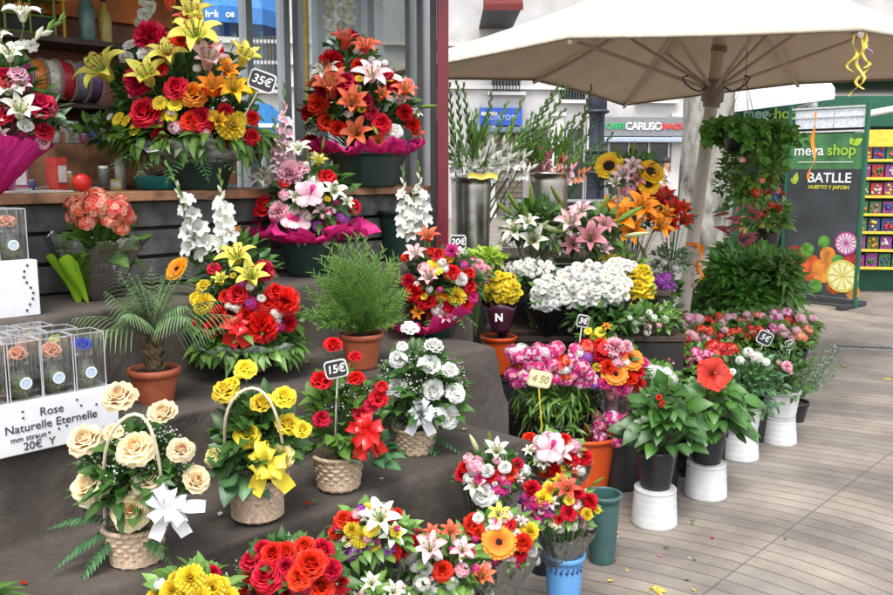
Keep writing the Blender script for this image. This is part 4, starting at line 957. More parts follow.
for i in range(49):
    z = 6 * i / 48; j = max(k for k in range(len(pr)) if pr[k][1] <= z); j = min(j, len(pr) - 2); k_ = (z - pr[j][1]) / (pr[j + 1][1] - pr[j][1]); q = pr[j][0] + (pr[j + 1][0] - pr[j][0]) * k_
    rows.append([((q + .02 * math.sin(3 * a + z) + .012 * math.sin(7 * a - z * 3)) * math.cos(a) + .04 * math.sin(z), (q + .02 * math.sin(3 * a + z)) * math.sin(a), z) for a in [6.283 * k / 28 for k in range(28)]])
m.grid(rows, 0, 0., None, closed=True)
for a in (.3, 2.2, 4.1, 5.3): m.tube([(0, 0, 4.5), (math.cos(a) * .8, math.sin(a) * .8, 5.8), (math.cos(a) * 1.8, math.sin(a) * 1.8, 7.6)], [.17, .12, .05], 10)
m.build('trunk', bark_mat(), tr)
foliage(tr, (tp.x, 9.6, 7.6), (2.6, 2.6, 1.8), 1500, .17, .07, G_MID, name='crown', zmin=-1, inner=.2, twigs=False, ns=2)

# ------------------------------------------------------------------ parasol
def canvas_mat():
    m, nt, out = new_mat('cream_canvas'); L = nt.links
    tc = N(nt, 'ShaderNodeTexCoord'); n1 = N(nt, 'ShaderNodeTexNoise'); n1.inputs['Scale'].default_value = 2.5; n1.inputs['Detail'].default_value = 6; L.new(tc.outputs['Object'], n1.inputs[0])
    c = mixc(nt, (.50, .45, .39), (.58, .53, .46), n1.outputs[0])
    d = N(nt, 'ShaderNodeBsdfDiffuse'); L.new(c, d.inputs[0]); t = N(nt, 'ShaderNodeBsdfTranslucent'); L.new(mixc(nt, c, (.55, .36, .22), .6, 'MULTIPLY'), t.inputs[0])
    mx = N(nt, 'ShaderNodeMixShader'); mx.inputs[0].default_value = .12; L.new(d.outputs[0], mx.inputs[1]); L.new(t.outputs[0], mx.inputs[2])
    n2 = N(nt, 'ShaderNodeTexNoise'); n2.inputs['Scale'].default_value = 14; n2.inputs['Detail'].default_value = 4; L.new(tc.outputs['Object'], n2.inputs[0])
    b = N(nt, 'ShaderNodeBump'); b.inputs['Strength'].default_value = .3; b.inputs['Distance'].default_value = .02; L.new(n2.outputs[0], b.inputs['Height']); L.new(b.outputs[0], d.inputs['Normal'])
    L.new(mx.outputs[0], out.inputs[0]); return m
M_POLE = plain('painted_pole', (.50, .43, .36), .5, noise=.08, nscale=6)
UC = Vector((1.78, 6.10, 0))
TINT_OFF = 1
def parasol():
    base = Vector((1.62, 6.05, 0)); root = empty('market_parasol', base, 'large cream canvas parasol with a pale pole beside the flower stall', 'parasol')
    top = Vector((1.90, 6.13, 3.02)); zr = 2.10
    corners = [Vector((-.62, 5.93, zr)), Vector((1.80, 3.90, zr - .0)), Vector((4.15, 6.28, zr + .06)), Vector((1.68, 8.42, zr))]
    pts = []
    for i in range(4):
        a, b = corners[i], corners[(i + 1) % 4]; pts.append(a); mid = a.lerp(b, .5); mid = mid.lerp(Vector((UC.x, UC.y, mid.z)), .03); mid.z += .10; pts.append(mid)
    pts[1] = Vector((.66, 4.83, zr + .10)); pts[7] = Vector((.68, 7.0, zr + .095)); 
    pts[5] = Vector((2.86, 7.25, zr + .09))
    rows = []; n = 12; sub = 10
    for i in range(n + 1):
        k = i / n; row = []
        for j in range(8):
            a, b = pts[j], pts[(j + 1) % 8]
            for q in range(sub):
                u = q / sub; e = a.lerp(b, u); e += (Vector((UC.x, UC.y, e.z)) - e) * .03 * math.sin(math.pi * u)
                p = top.lerp(e, k); p.z -= .05 * math.sin(math.pi * k) * math.sin(math.pi * u) + .06 * math.sin(math.pi * k)
                row.append(p - base)
        rows.append(row)
    mb = MB(); mb.grid(rows, 0, 0., .5, closed=True); c = mb.build('canopy', plain('underside_bounce_tint', (.74, .60, .46), .8, noise=.05, nscale=3), root)  # one-colour canvas; underside tint paints in its shade and warm ground bounce
    c.data.materials.append(canvas_mat()); so = c.modifiers.new('thick', 'SOLIDIFY'); so.thickness = .006; so.material_offset = TINT_OFF; so.use_quality_normals = True
    rim = MB(); rr = [p + Vector((0, 0, -.004)) for p in rows[-1]]; rim.tube(rr + [rr[0]], .008, 5, cap=False); rim.build('hem', plain('hem_tape', (.30, .25, .2), .8), c)
    vb = MB(); vb.lathe([(.001, .14), (.12, .10), (.24, .0), (.25, -.03)], 16, c=tuple(top - base)); vb.build('vent', c.data.materials[1], root)
    pm = MB(); hub = Vector((1.83, 6.11, 2.03)); pm.tube([Vector((0, 0, 0)), hub - base, top - base + Vector((.02, 0, .12))], [.047, .043, .04], 16); pm.build('pole', M_POLE, root)
    hm = MB(); d = (hub - base).normalized()
    HB = plain('hub_brown', (.22, .17, .13), .5); hm.tube([hub - base - d * .11, hub - base - d * .08, hub - base - d * .07, hub - base + d * .07], [.058, .058, .075, .075], 16); hm.build('runner', HB, root)
    hm = MB(); hm.tube([top - base - d * .12, top - base - d * .04], .07, 16); hm.build('crown_hub', HB, root); hm = MB(); hm.tube([hub - base + d * .26, hub - base + d * .30], .054, 16); hm.build('collar', HB, root)
    for j, p in enumerate(pts):
        r_ = MB(); q0 = top - base - d * .1; e = p - base - Vector((0, 0, .025)); seq = [q0.lerp(e, k) - Vector((0, 0, .06 * math.sin(math.pi * k))) for k in (0, .25, .5, .75, 1)]
        r_.tube(seq, .014, 6); rb = r_.build('rib', M_POLE, root)
        s_ = MB(); s_.tube([hub - base, seq[2] - Vector((0, 0, .01))], .013, 6); s_.build('strut', M_POLE, rb)
    b = MB(); b.lathe([(.001, .10), (.07, .10), (.075, .05), (.32, .045), (.34, .03), (.34, 0)], 32); b.build('base', plain('cast_base', (.06, .06, .06), .7), root)
    cr = MB()
    for s_ in (-1, 1):
        pp = [hub - base + Vector((s_ * (.06 + .05 * k), -.05, .02 - .03 * math.sin(k * 1.4))) for k in range(4)]; cr.tube(pp, .006, 5)
        cr.tube([pp[-1], pp[-1] + Vector((s_ * .02, 0, .04)), pp[-1] + Vector((-s_ * .02, 0, .05))], .006, 5)
    cr.build('hooks', M_DMETAL, root)
parasol()
def ribbon_tie(pos, label, mat, tails, knot=True, r=.05, name='ribbon'):
    root = empty(name, pos, label, 'ribbon', None); m = MB()
    if knot: strip(m, [Vector((r * math.cos(a), r * math.sin(a), .006 * math.sin(a * 2))) for a in [6.283 * k / 20 for k in range(21)]], Vector((0, 0, 1)), .022); m.ball((.01, -r - .01, 0), .018, 8)
    for (dx, L, w, ph) in tails:
        n = 14; strip(m, [Vector((dx + .03 * math.sin(ph + k * .8) * (k / n), -r - .01 + .02 * math.cos(ph + k * .9) * (k / n), -L * k / n)) for k in range(n + 1)], [Vector((math.cos(ph + k * .35), math.sin(ph + k * .35) * .7, 0)) for k in range(n + 1)], w)
    m.build('band', mat, root); return root
ORR = plain('orange_ribbon', (.85, .25, .01), .4, noise=.06); YLR = plain('yellow_ribbon', (.78, .62, .08), .4, noise=.08); PUR = plain('violet_ribbon', (.28, .16, .45), .4)
yp = at(693, 245, 6.0); ribbon_tie((1.62 + (.21) * (yp.z / 2.03), 6.05 + .02, yp.z), 'orange ribbon tied round the parasol pole with a hanging tail', ORR, [(.03, .30, .028, 0), (.05, .22, .02, 2)], r=.052)
rc_ = at(873, 40, 3.95)
rb = ribbon_tie(Vector((1.82, 3.95, 2.09)), 'curly yellow ribbon hanging from the parasol corner', YLR, [(0, .27, .014, 0), (.02, .24, .014, 1.5), (-.03, .19, .014, 3), (.01, .15, .016, 4.2)], knot=False, r=.0)
ribbon_tie(Vector((1.835, 3.96, 2.09)), 'short violet ribbon beside the yellow one at the parasol corner', PUR, [(.02, .13, .012, 1)], knot=False, r=0)
ro = at(815, 112, 9.1); ribbon_tie(ro, 'long thin orange ribbon hanging in front of the green banner', ORR, [(0, .68, .035, .5)], knot=False, r=.0)

# ------------------------------------------------------------------ green banner, stall, seed racks
M_GRF = plain('stall_green', (.012, .11, .055), .55, noise=.1, nscale=3)
M_BGREEN = plain('banner_green', (.07, .22, .08), .6, noise=.25, nscale=4)
M_BDARK = plain('banner_charcoal', (.045, .052, .055), .6, noise=.25, nscale=3)
def banner():
    a = onz(802, 302, 0); b = onz(859, 309, 0); b = b - (b - a) * .10; w = (b - a).length * 1.42; a2 = b - (b - a) * 1.42
    root = empty('banner_stand', a2.lerp(b, .5), 'tall green and charcoal roll-up banner with lettering and vegetables, beside the seed rack', 'banner', None, math.atan2((b - a).y, (b - a).x))
    hgt = 2.03; z0 = .10
    m = MB(); m.box((0, 0, z0 + .70), (w, .012, 1.40)); pn = m.build('lower_panel', M_BDARK, root)
    m = MB(); m.box((0, 0, z0 + 1.59), (w, .013, .38)); m.build('upper_panel', M_BGREEN, root)
    m = MB(); m.box((0, 0, z0 + 1.805), (w, .012, .02)); m.box((0, 0, z0 + 2.06), (w, .02, .02)); m.box((0, .0, z0 + 1.96), (w, .008, .012)); m.build('rail', plain('rail_white', (.6, .6, .6), .5), root)
    m = MB()
    m.box((-.16, .01, z0 + 1.94), (w * .52, .006, .20)); m.box((.24, .01, z0 + 1.94), (w * .42, .006, .20)); m.build('white_panel', plain('white_panel', (.72, .76, .80), .4), root)
    for sx in (-1, 1):
        m = MB(); m.box((sx * (w / 2 + .018), 0, 1.10), (.035, .05, 2.2)); m.build('post', M_GRF, root, bevel=.004)
        m = MB(); m.box((sx * (w / 2 - .02), .0, .03), (.08, .55, .05)); m.build('foot', M_DMETAL, root, bevel=.008)
    m = MB(); m.box((0, 0, .06), (w, .10, .05)); m.build('base', M_DMETAL, root, bevel=.006)
    y = -.0135; rot = (R(90), 0, 0); LG = plain('lime_lettering', (.38, .60, .05), .6)
    text(root, 'mega', .165, (-.19, y, z0 + 1.60), rot, M_CHALK, bold=.002); text(root, 'shop', .165, (.18, y, z0 + 1.60), rot, LG, bold=.002)
    m = MB(); m.box((.0, y, z0 + 1.475), (w * .75, .002, .008)); m.build('underline', M_CHALK, root)
    text(root, 'BATLLE', .15, (.06, y, z0 + 1.30), rot, M_CHALK, bold=.0025); text(root, 'HUERTO Y JARDIN', .055, (.06, y, z0 + 1.20), rot, plain('yellow_lettering', (.6, .55, .05), .6), bold=.002)
    m = MB(); leaf(m, Vector((-.34, y, z0 + 1.23)), Vector((.2, 0, 1)), Vector((0, -1, 0)), .14, .035, bend=0, fold=0); leaf(m, Vector((-.34, y, z0 + 1.24)), Vector((-.8, 0, 1)), Vector((0, -1, 0)), .07, .02, bend=0, fold=0); m.build('leaf_emblem', LG, root)
    m = MB(); leaf(m, Vector((.30, y, z0 + 1.66)), Vector((.9, 0, .5)), Vector((0, -1, 0)), .12, .04, bend=0, fold=0); leaf(m, Vector((.30, y, z0 + 1.66)), Vector((-.3, 0, .8)), Vector((0, -1, 0)), .08, .03, bend=0, fold=0); m.build('leaf_emblem', LG, root)
    def disc(cx, cz, q, mat, name, yy=-.0075, n=24, sec=None, sc2=None, sq=1.0):
        m = MB(); m.add([(cx, yy, cz)] + [(cx + q * math.cos(6.283 * k / n) * (1 + .04 * math.sin(3 * k)), yy, cz + q * sq * math.sin(6.283 * k / n)) for k in range(n)], [(0, 1 + (k + 1) % n, 1 + k) for k in range(n)], 0, 0., .5, False)
        o = m.build(name, mat, root)
        if sec:
            m = MB()
            for k in range(sec):
                a0 = 6.283 * (k + .12) / sec; a1 = 6.283 * (k + .88) / sec; m.add([(cx + q * .12 * math.cos((a0 + a1) / 2), yy - .002, cz + q * .12 * math.sin((a0 + a1) / 2)), (cx + q * .85 * math.cos(a0), yy - .002, cz + q * .85 * math.sin(a0)), (cx + q * .85 * math.cos(a1), yy - .002, cz + q * .85 * math.sin(a1))], [(0, 1, 2)], 0, 0., .5, False)
            m.build('segments', sc2, o)
    T = plain('print_tomato', (.62, .10, .03), .5, noise=.35, nscale=10); TO = plain('print_orange', (.72, .26, .04), .5, noise=.3, nscale=8); RDP = plain('print_red', (.55, .03, .05), .5, noise=.4, nscale=10); GP = plain('print_green', (.10, .28, .04), .5, noise=.4, nscale=12)
    for (cx, cz, q, mt, nm, yy) in ((-.10, .30, .17, T, 'printed_tomato', -.0080), (.06, .28, .15, TO, 'printed_tomato', -.0086), (-.28, .42, .13, RDP, 'printed_radish', -.0092), (-.36, .24, .12, GP, 'printed_leaves', -.0098), (.10, .46, .10, TO, 'printed_pepper', -.0104), (-.14, .50, .09, GP, 'printed_leaves', -.0110), (-.30, .12, .10, RDP, 'printed_radish', -.0116), (.22, .40, .08, GP, 'printed_leaves', -.0122), (-.02, .10, .09, GP, 'printed_leaves', -.0128), (.20, .12, .10, T, 'printed_tomato', -.0070), (.36, .42, .09, RDP, 'printed_radish', -.0073), (.05, .60, .08, GP, 'printed_leaves', -.0076), (.40, .08, .09, TO, 'printed_pepper', -.0078)):
        disc(cx, z0 + cz, q * .9, mt, nm, yy)
    disc(.30, z0 + .60, .13, plain('print_onion', (.40, .05, .22), .5), 'printed_onion', -.0134, sec=14, sc2=plain('print_onion_pale', (.75, .55, .68), .5))
    disc(.28, z0 + .24, .18, plain('print_lemon', (.62, .55, .10), .5), 'printed_lemon', -.0140, sec=10, sc2=plain('print_lemon_pale', (.80, .76, .40), .5))
banner()
GC = ['seed_red', 'seed_orange', 'seed_yellow', 'seed_pink', 'seed_purple', 'seed_green', 'seed_white', 'seed_blue']
GCOL = [(.50, .03, .03), (.60, .18, .02), (.62, .45, .05), (.55, .12, .22), (.25, .04, .22), (.05, .16, .04), (.5, .5, .46), (.03, .06, .20)]
def seed_rack(px, Y, label, wd=.62, rz=0):
    a = at(px, 290, Y); root = empty('seed_rack', (a.x, Y, 0), label, 'seed rack', 'racks of seed packets', rz)
    m = MB(); m.box((0, .16, .98), (wd, .02, 1.96)); m.build('back_panel', M_GRF, root)
    for s_ in (-1, 1): m = MB(); m.box((s_ * wd / 2, 0, .98), (.025, .30, 1.96)); m.build('side_panel', plain('rack_side_pale', (.45, .6, .5), .5), root)
    YS = plain('rack_yellow', (.78, .58, .05), .5)
    m = MB(); m.box((0, -.1, 1.86), (wd, .10, .20)); m.build('header', YS, root, bevel=.004)
    pe = MB()
    for r_ in range(7):
        z = .30 + r_ * .215; m = MB(); m.box((0, -.02 - .0 * r_, z), (wd - .03, .26, .014)); m.box((0, -.15, z + .012), (wd - .03, .012, .03)); sh = m.build('shelf', YS, root)
        n = 7
        for k in range(n):
            x = -wd / 2 + .05 + (wd - .1) * k / (n - 1); c = rnd.randrange(8); w_ = wd / n * .92; h_ = rnd.uniform(.155, .18)
            m = MB(); m.box((x, -.10, z + .008 + h_ / 2), (w_, .03, h_)); c = rnd.choice((5, 7, 4, 5, 0)); pk = m.build('seed_packet', plain(GC[c], GCOL[c], .45, noise=.2, nscale=40), sh)
            m = MB(); c2 = (c + 1 + rnd.randrange(6)) % 8
            for q in range(7): m.ball((x + rnd.uniform(-w_ * .36, w_ * .36), -.117, z + .02 + h_ * rnd.uniform(.1, .75)), w_ * rnd.uniform(.10, .20), 6)
            mm = m.build('printed_picture', plain(GC[c2], GCOL[c2], .45, noise=.2, nscale=40), sh)
            mm.scale = (1, 1, 1)
    return root
seed_rack(892, 10.6, 'yellow seed packet rack right of the green banner, cut by the photo edge', 1.0, R(-8))
def stall():
    a = at(740, 290, 12.5); root = empty('garden_stall', (4.4, 12.6, 0), 'dark green garden supply stall with a lettered fascia and white awning', 'market stall'); o = root.location
    m = MB(); xl = at(734, 130, 12).x - o.x; xr = 4.2
    zt = at(740, 96, 12).z; zb = at(740, 127, 12).z
    m.box(((xl + xr) / 2, -.6, (zt + zb) / 2), (xr - xl, .08, zt - zb)); fs = m.build('fascia', M_GRF, root, bevel=.01)
    text(fs, 'mega', .20, (at(757, 118, 12).x - o.x, -.665, zb + .17), (R(90), 0, 0), plain('pale_green_lettering', (.35, .6, .5), .6), bold=.005, ext=.004)
    text(fs, 'shop', .20, (at(790, 112, 12).x - o.x - .12, -.665, zb + .17), (R(90), 0, 0), MATS['lime_lettering'], bold=.005, ext=.004)
    m = MB(); m.box(((xl + xr) / 2, 1.5, 1.3), (xr - xl, .1, 2.6)); m.build('wall', plain('stall_back', (.03, .07, .045), .7, noise=.4, nscale=3), root)
    m = MB(); m.box(((xl + xr) / 2, .5, 2.75), (xr - xl, 2.4, .08)); m.build('roof', M_GRF, root)
    for x in (xl + .1, (xl + xr) / 2, xr - .1): m = MB(); m.box((x, -.55, 1.3), (.09, .09, 2.6)); m.build('post', M_GRF, root)
    # white awning projecting forward
    z1 = at(760, 80, 10.9).z; z2 = at(760, 108, 10.9).z
    W_ = plain('white_awning', (.80, .80, .80), .6)
    m = MB(); xa = at(705, 100, 10.9).x - o.x - .2; xb = at(832, 100, 10.9).x - o.x
    m.add([(xa, -.7, z1 + .55), (xb, -.7, z1 + .55), (xb, -1.75, z2 + .22), (xa, -1.75, z2 + .02), (xa, -1.75, z2 - .12), (xb, -1.75, z2 + .10)], [(0, 1, 2, 3), (3, 2, 5, 4)], 0, 0, None, False)
    aw = m.build('awning', W_, root); so = aw.modifiers.new('t', 'SOLIDIFY'); so.thickness = .02
    m = MB(); m.tube([(xb, -.6, 2.3), (xb + .0, -1.75, z2 + .15)], .02, 6); m.tube([(xb + .3, -1.8, z2 - .10), (xr, -.9, z2 + .55)], .045, 6); m.build('awning_arm', W_, root)
    # shelves with goods
    for z in (.55, 1.0, 1.45):
        m = MB(); m.box(((xl + xr) / 2 - .5, .2, z), (xr - xl - 1.2, .5, .03)); sh = m.build('shelf', M_DMETAL, root)
        for k in range(16):
            c = rnd.randrange(8); m = MB(); x = xl + .4 + k * .36; h_ = rnd.uniform(.14, .30); m.box((x, .1, z + .016 + h_ / 2), (rnd.uniform(.12, .28), .2, h_)); m.build('carton', plain(GC[c], GCOL[c], .45, noise=.2, nscale=40), sh, bevel=.006)
    lp = MB(); lp.lathe([(.001, .14), (.05, .14), (.055, 0), (.001, 0)], 14); lo_ = at(813, 106, 10.9); lp.build('lamp', W_, root, lo_ - o - Vector((0, 0, .03)))
stall()
# dark goods at the foot of the racks
for (px, py, c, lb) in ((872, 287, (.03, .035, .03), 'dark plastic sack slumped at the foot of the seed rack'), (884, 285, (.10, .10, .03), 'olive sack leaning at the foot of the seed rack, rightmost')):
    p = onz(px, py, 0); r_ = empty('sack', p + Vector((.1, .1, 0)), lb, 'sack', 'sacks under the seed rack')
    m = MB(); rows = []
    for i in range(9):
        k = i / 8; q = .19 * math.sin(math.pi * (.12 + .86 * k)) ** .6; rows.append([(q * 1.25 * math.cos(a) * (1 + .08 * math.sin(5 * a + k * 4)), q * .8 * math.sin(a), .26 * k + .01 * math.sin(4 * a)) for a in [6.283 * j / 20 for j in range(20)]])
    m.grid(rows, 0, 0., None, closed=True); m.build('body', plain('sack_%d' % (c[0] * 100), c, .4, bump=.6, bscale=12), r_)
    m = MB(); m.box((0, -.155, .13), (.16, .01, .10)); m.build('printed_patch', plain('seed_green', GCOL[5], .5), r_)

# ------------------------------------------------------------------ display tables behind the flowers (right of the kiosk)
def table(x0, x1, y0, y1, h, label, rz=0):
    root = empty('display_table', ((x0 + x1) / 2, (y0 + y1) / 2, 0), label, 'display table', 'dark display tables', rz); w, d = x1 - x0, y1 - y0
    m = MB(); m.box((0, 0, h - .015), (w, d, .03)); m.build('tabletop', M_DWOOD, root, bevel=.004)
    m = MB(); m.box((0, -d / 2 + .012, h / 2 - .02), (w - .02, .012, h - .03)); m.box((-w / 2 + .012, 0, h / 2 - .02), (.012, d - .05, h - .03)); m.box((w / 2 - .012, 0, h / 2 - .02), (.012, d - .05, h - .03)); m.build('skirt', plain('table_skirt', (.02, .017, .016), .8, bump=.5, bscale=9), root)
    for sx in (-1, 1):
        for sy in (-1, 1): m = MB(); m.box((sx * (w / 2 - .04), sy * (d / 2 - .05), h / 2 - .02), (.04, .04, h - .03)); m.build('leg', M_DWOOD, root)
table(-.02, 1.05, 4.72, 5.35, 1.02, 'tall dark table carrying the two steel buckets of gladioli')
table(.20, 1.22, 4.34, 4.70, .66, 'lower dark table carrying wrapped chrysanthemum bunches')
table(.86, 1.30, 4.98, 5.5, .80, 'dark table behind the orange and red lilies')
table(1.30, 2.05, 5.02, 5.52, .30, 'low dark bench carrying the row of small pink and red potted plants')

# ================================================================== FLOWERS ON THE STAND
def arr(name, base, label, cat, group=None): return empty(name, base, label, cat, group)
def foot(px, py, z): return onz(px, py, z)
BASK = 'wicker baskets of roses on the lowest step'
# --- basket of cream roses
b = foot(137, 561, Z1); Y = b.y
r = arr('rose_basket', b, 'wicker basket of large cream roses with a white bow, leftmost basket', 'flower basket', BASK)
basket(r, .052, .071, .095)
handle(r, b + Vector((-.070, -.01, .088)), b + Vector((.070, -.01, .088)), at(135, 414, Y - .10), .0042)
foliage(r, at(137, 485, Y), (.115, .10, .14), 260, .055, .017, G_DARK, zmin=-.3, stemc=b + Vector((0, 0, .08)))
c0 = at(130, 520, Y) - b
for dx, dy, dz, L in ((-1, -.6, -.25, .15), (-1, -.3, .3, .16), (-.7, -.8, -.6, .13), (-.6, .2, 1.2, .17), (.4, .2, 1.4, .16), (.9, -.5, -.35, .11), (-.3, -.3, 1.5, .17)): m = MB(); fern(m, c0 + Vector((dx, dy, dz)) * .03, Vector((dx, dy, dz)), L, .034, 14, .35); m.build('fern_frond', G_BLUE, r)
blooms(r, 'rc 118 394 37; rc 162 411 32; rc 84 437 36; rc 134 445 38; rc 181 448 28; rc 88 483 43; rc 148 477 33; rc 131 510 42; rc 197 479 32; rc 112 430 20', Y - .01, 140, 470, 75, 85, .07, at(138, 520, Y), stem_to=b + Vector((0, 0, .06)))
filler(r, at(137, 465, Y), (.12, .09, .12), 170, PC['white'], .0045)
bow(r, at(168, 505, Y - .09), .112, M_WHRIB, Vector((.25, -1, .2)), 5, 3, w=.28)
# --- yellow roses
b = foot(258, 517, Z1); Y = b.y
r = arr('rose_basket', b, 'wicker basket of yellow roses with a yellow bow and cane handle', 'flower basket', BASK)
basket(r, .055, .080, .118)
handle(r, b + Vector((-.079, -.01, .11)), b + Vector((.079, -.01, .11)), at(252, 388, Y - .10), .0042)
foliage(r, at(258, 440, Y), (.10, .09, .12), 230, .06, .022, G_DARK, zmin=-.4, stemc=b + Vector((0, 0, .1)))
foliage(r, at(240, 470, Y - .03), (.09, .07, .05), 40, .06, .028, G_BLUE, name='broad_leaves', zmin=-.7)
blooms(r, 'ry 245 367 23; ry 225 388 27; ry 262 402 27; ry 285 395 25; ry 247 433 28; ry 288 423 27; ry 303 428 20; rv 212 455 21; rv 282 455 30; ry 232 382 16', Y - .01, 257, 425, 60, 70, .07, at(257, 470, Y), stem_to=b + Vector((0, 0, .08)))
filler(r, at(285, 452, Y), (.06, .06, .05), 50, PC['white'], .004)
bow(r, at(268, 462, Y - .09), .125, M_YERIB, Vector((0, -1, .2)), 5, 2, w=.34)
# --- red roses
b = foot(339, 487, Z1); Y = b.y
r = arr('rose_basket', b, 'small wicker basket of red roses with a glossy red bow', 'flower basket', BASK)
basket(r, .056, .074, .105)
foliage(r, at(340, 425, Y), (.09, .08, .16), 210, .055, .018, G_MID, zmin=-.4, stemc=b + Vector((0, 0, .1)))
foliage(r, at(370, 455, Y - .02), (.06, .06, .05), 40, .05, .02, G_BLUE, name='broad_leaves')
blooms(r, 'rr 333 344 21; rr 321 379 24; rr 355 356 15; rr 356 377 19; rr 321 417 19; rd 379 397 22; rd 361 413 20; rr 382 385 13; rd 372 404 16', Y - .01, 345, 405, 50, 70, .06, at(342, 470, Y), stem_to=b + Vector((0, 0, .08)))
filler(r, at(350, 410, Y), (.08, .07, .10), 120, PC['white'], .004)
bow(r, at(366, 430, Y - .07), .115, M_REDRIB, Vector((.1, -1, .2)), 6, 2, w=.36)
price_tag(at(336, 369, Y - .10), .066, .052, at(335, 440, Y - .03), '15€', 'black price tag reading 15€ above the basket of red roses', tilt=R(-12), edge=M_WHITEP)
# --- white roses
b = foot(415, 452, Z1); Y = b.y
r = arr('rose_basket', b, 'wicker basket of white roses with a white bow, farthest basket along the step', 'flower basket', BASK)
basket(r, .055, .070, .088)
foliage(r, at(420, 395, Y), (.14, .12, .16), 300, .055, .018, G_DARK, zmin=-.35, stemc=b + Vector((0, 0, .08)))
c0 = at(418, 430, Y) - b
for dx, dy, dz in ((-1.2, -.3, .9), (-1.3, -.3, .2), (1.2, -.3, -.2), (.9, -.6, -.7), (-.7, -.6, -.5), (1.3, 0, .4)): m = MB(); fern(m, c0, Vector((dx, dy, dz)), .17, .035, 12, .35); m.build('fern_frond', G_BLUE, r)
blooms(r, 'rw 410 327 20; rw 434 345 22; rw 397 357 19; rw 430 363 25; rw 396 387 26; rw 433 389 25; rw 457 391 21; rw 448 415 28; rw 450 368 18; rw 402 345 12', Y - .01, 423, 380, 48, 60, .08, at(420, 430, Y), stem_to=b + Vector((0, 0, .06)))
filler(r, at(422, 385, Y), (.15, .11, .13), 190, PC['white'], .0045)
bow(r, at(421, 412, Y - .10), .11, M_WHRIB, Vector((0, -1, .2)), 5, 3, w=.3)

# --- palm in a terracotta pot
b = foot(156, 402, Z2); Y = b.y
r = arr('potted_palm', b, 'small palm with a thick scaly stem in a terracotta pot', 'potted plant')
pot(r, .052, .071, .108, M_TERRA, 'pot', lip=.006, liph=.022)
m = MB(); rows = []
for i in range(22):
    k = i / 21; q = .020 + .012 * math.sin(k * 2.6) - .010 * k; rows.append([((q + .005 * math.sin(8 * a + i * 1.7)) * math.cos(a), (q + .005 * math.sin(8 * a + i * 1.7)) * math.sin(a), .095 + .115 * k) for a in [6.283 * j / 24 for j in range(24)]])
m.grid(rows, 0, 0., None, closed=True)
for i in range(26): a = i * 2.4; z = .1 + .004 * i; m.tube([(.022 * math.cos(a), .022 * math.sin(a), z), (.034 * math.cos(a), .034 * math.sin(a), z + .018)], [.006, .002], 4)
m.build('trunk', plain('palm_fibre', (.16, .11, .06), .9, noise=.5, nscale=60, bump=.8), r)
for i in range(24):
    m = MB(); a = i * 2.39996; el = .25 + 1.15 * ((i * 7) % 24) / 24; L = rnd.uniform(.20, .30); d = Vector((math.cos(a) * math.cos(el), math.sin(a) * math.cos(el), math.sin(el) + .25)).normalized(); p0 = Vector((0, 0, .205)); sd = d.cross(Vector((0, 0, 1))).normalized(); pr_ = p0
    for j in range(1, 15):
        k = j / 14; q = p0 + d * L * k - Vector((0, 0, .30 * L * k * k * (1.3 if el < .8 else .6))); m.tube([pr_, q], .0015, 3, cap=False)
        if j > 3:
            for sg in (-1, 1): leaf(m, q, sd * sg * .75 + (q - pr_).normalized() * .9 - Vector((0, 0, .25)), Vector((0, 0, 1)), .085 * math.sin(math.pi * (.25 + .7 * k)), .0032, bend=.5, ns=3, shape=2)
        pr_ = q
    m.build('frond', G_PALM, r)

# --- fern-like rosemary in a terracotta pot
b = foot(362, 367, Z2); Y = b.y
r = arr('potted_rosemary', b, 'dense feathery green rosemary bush in a terracotta pot', 'potted plant')
pot(r, .054, .072, .125, M_TERRA, 'pot', lip=.006, liph=.02)
m = MB(); c0 = Vector((0, 0, .12))
for i in range(230):
    u = rdir(-.05).normalized(); u.z = abs(u.z) * .9 + .12; L = rnd.uniform(.11, .27); 
    tip = c0 + Vector((u.x * .175, u.y * .15, u.z * .30)) * rnd.uniform(.7, 1.15) + Vector((-.01, 0, .01)); ctrl = c0.lerp(tip, .5) + Vector((0, 0, .03)); pv = c0; v = rnd.random()
    for j in range(1, 11):
        k = j / 10; q = c0.lerp(ctrl, k).lerp(ctrl.lerp(tip, k), k); d = (q - pv).normalized(); m.tube([pv, q], .0014, 3, cap=False)
        if j > 2:
            s_ = d.orthogonal().normalized()
            for h in range(5):
                s2 = Quaternion(d, h * 1.2566 + j) @ s_; leaf(m, pv.lerp(q, h / 5), d * .9 + s2 * .8, s2.cross(d), .026, .0022, bend=0, ns=1, fold=0, shape=2)
        pv = q
m.build('foliage', G_LIGHT, r)

# --- big mixed basket bowl with yellow lilies
b = foot(247, 374, Z2); Y = b.y
r = arr('flower_arrangement', b, 'round arrangement of yellow lilies, orange gerbera and red carnations with a red bow', 'flower arrangement')
m = MB(); m.lathe([(.001, 0), (.05, .002), (.06, .02), (.12, .055), (.165, .10), (.168, .103), (.115, .06), (.05, .03), (.001, .03)], 40, ripple=lambda a, z: z * .05 * math.sin(16 * a)); m.build('bowl', M_BLKWRAP, r)
wrap(r, b + Vector((0, 0, .01)), b + Vector((0, 0, .125)), .05, .185, plain('patterned_film', (.55, .56, .55), .2, noise=.75, nscale=24, spec=.8), 'film_wrapping', .10, 96, seed=5, flare=.8)
foliage(r, at(247, 325, Y), (.18, .15, .10), 420, .055, .017, G_MID, zmin=-.2, droop=.6)
foliage(r, at(247, 344, Y), (.19, .16, .035), 420, .05, .016, G_LIGHT, name='rim_foliage', zmin=-.5, inner=.6, droop=.7, upb=-.2)
foliage(r, at(235, 275, Y), (.12, .10, .14), 200, .06, .016, G_DARK, name='upper_foliage', zmin=-.6)
c0 = at(245, 320, Y) - b
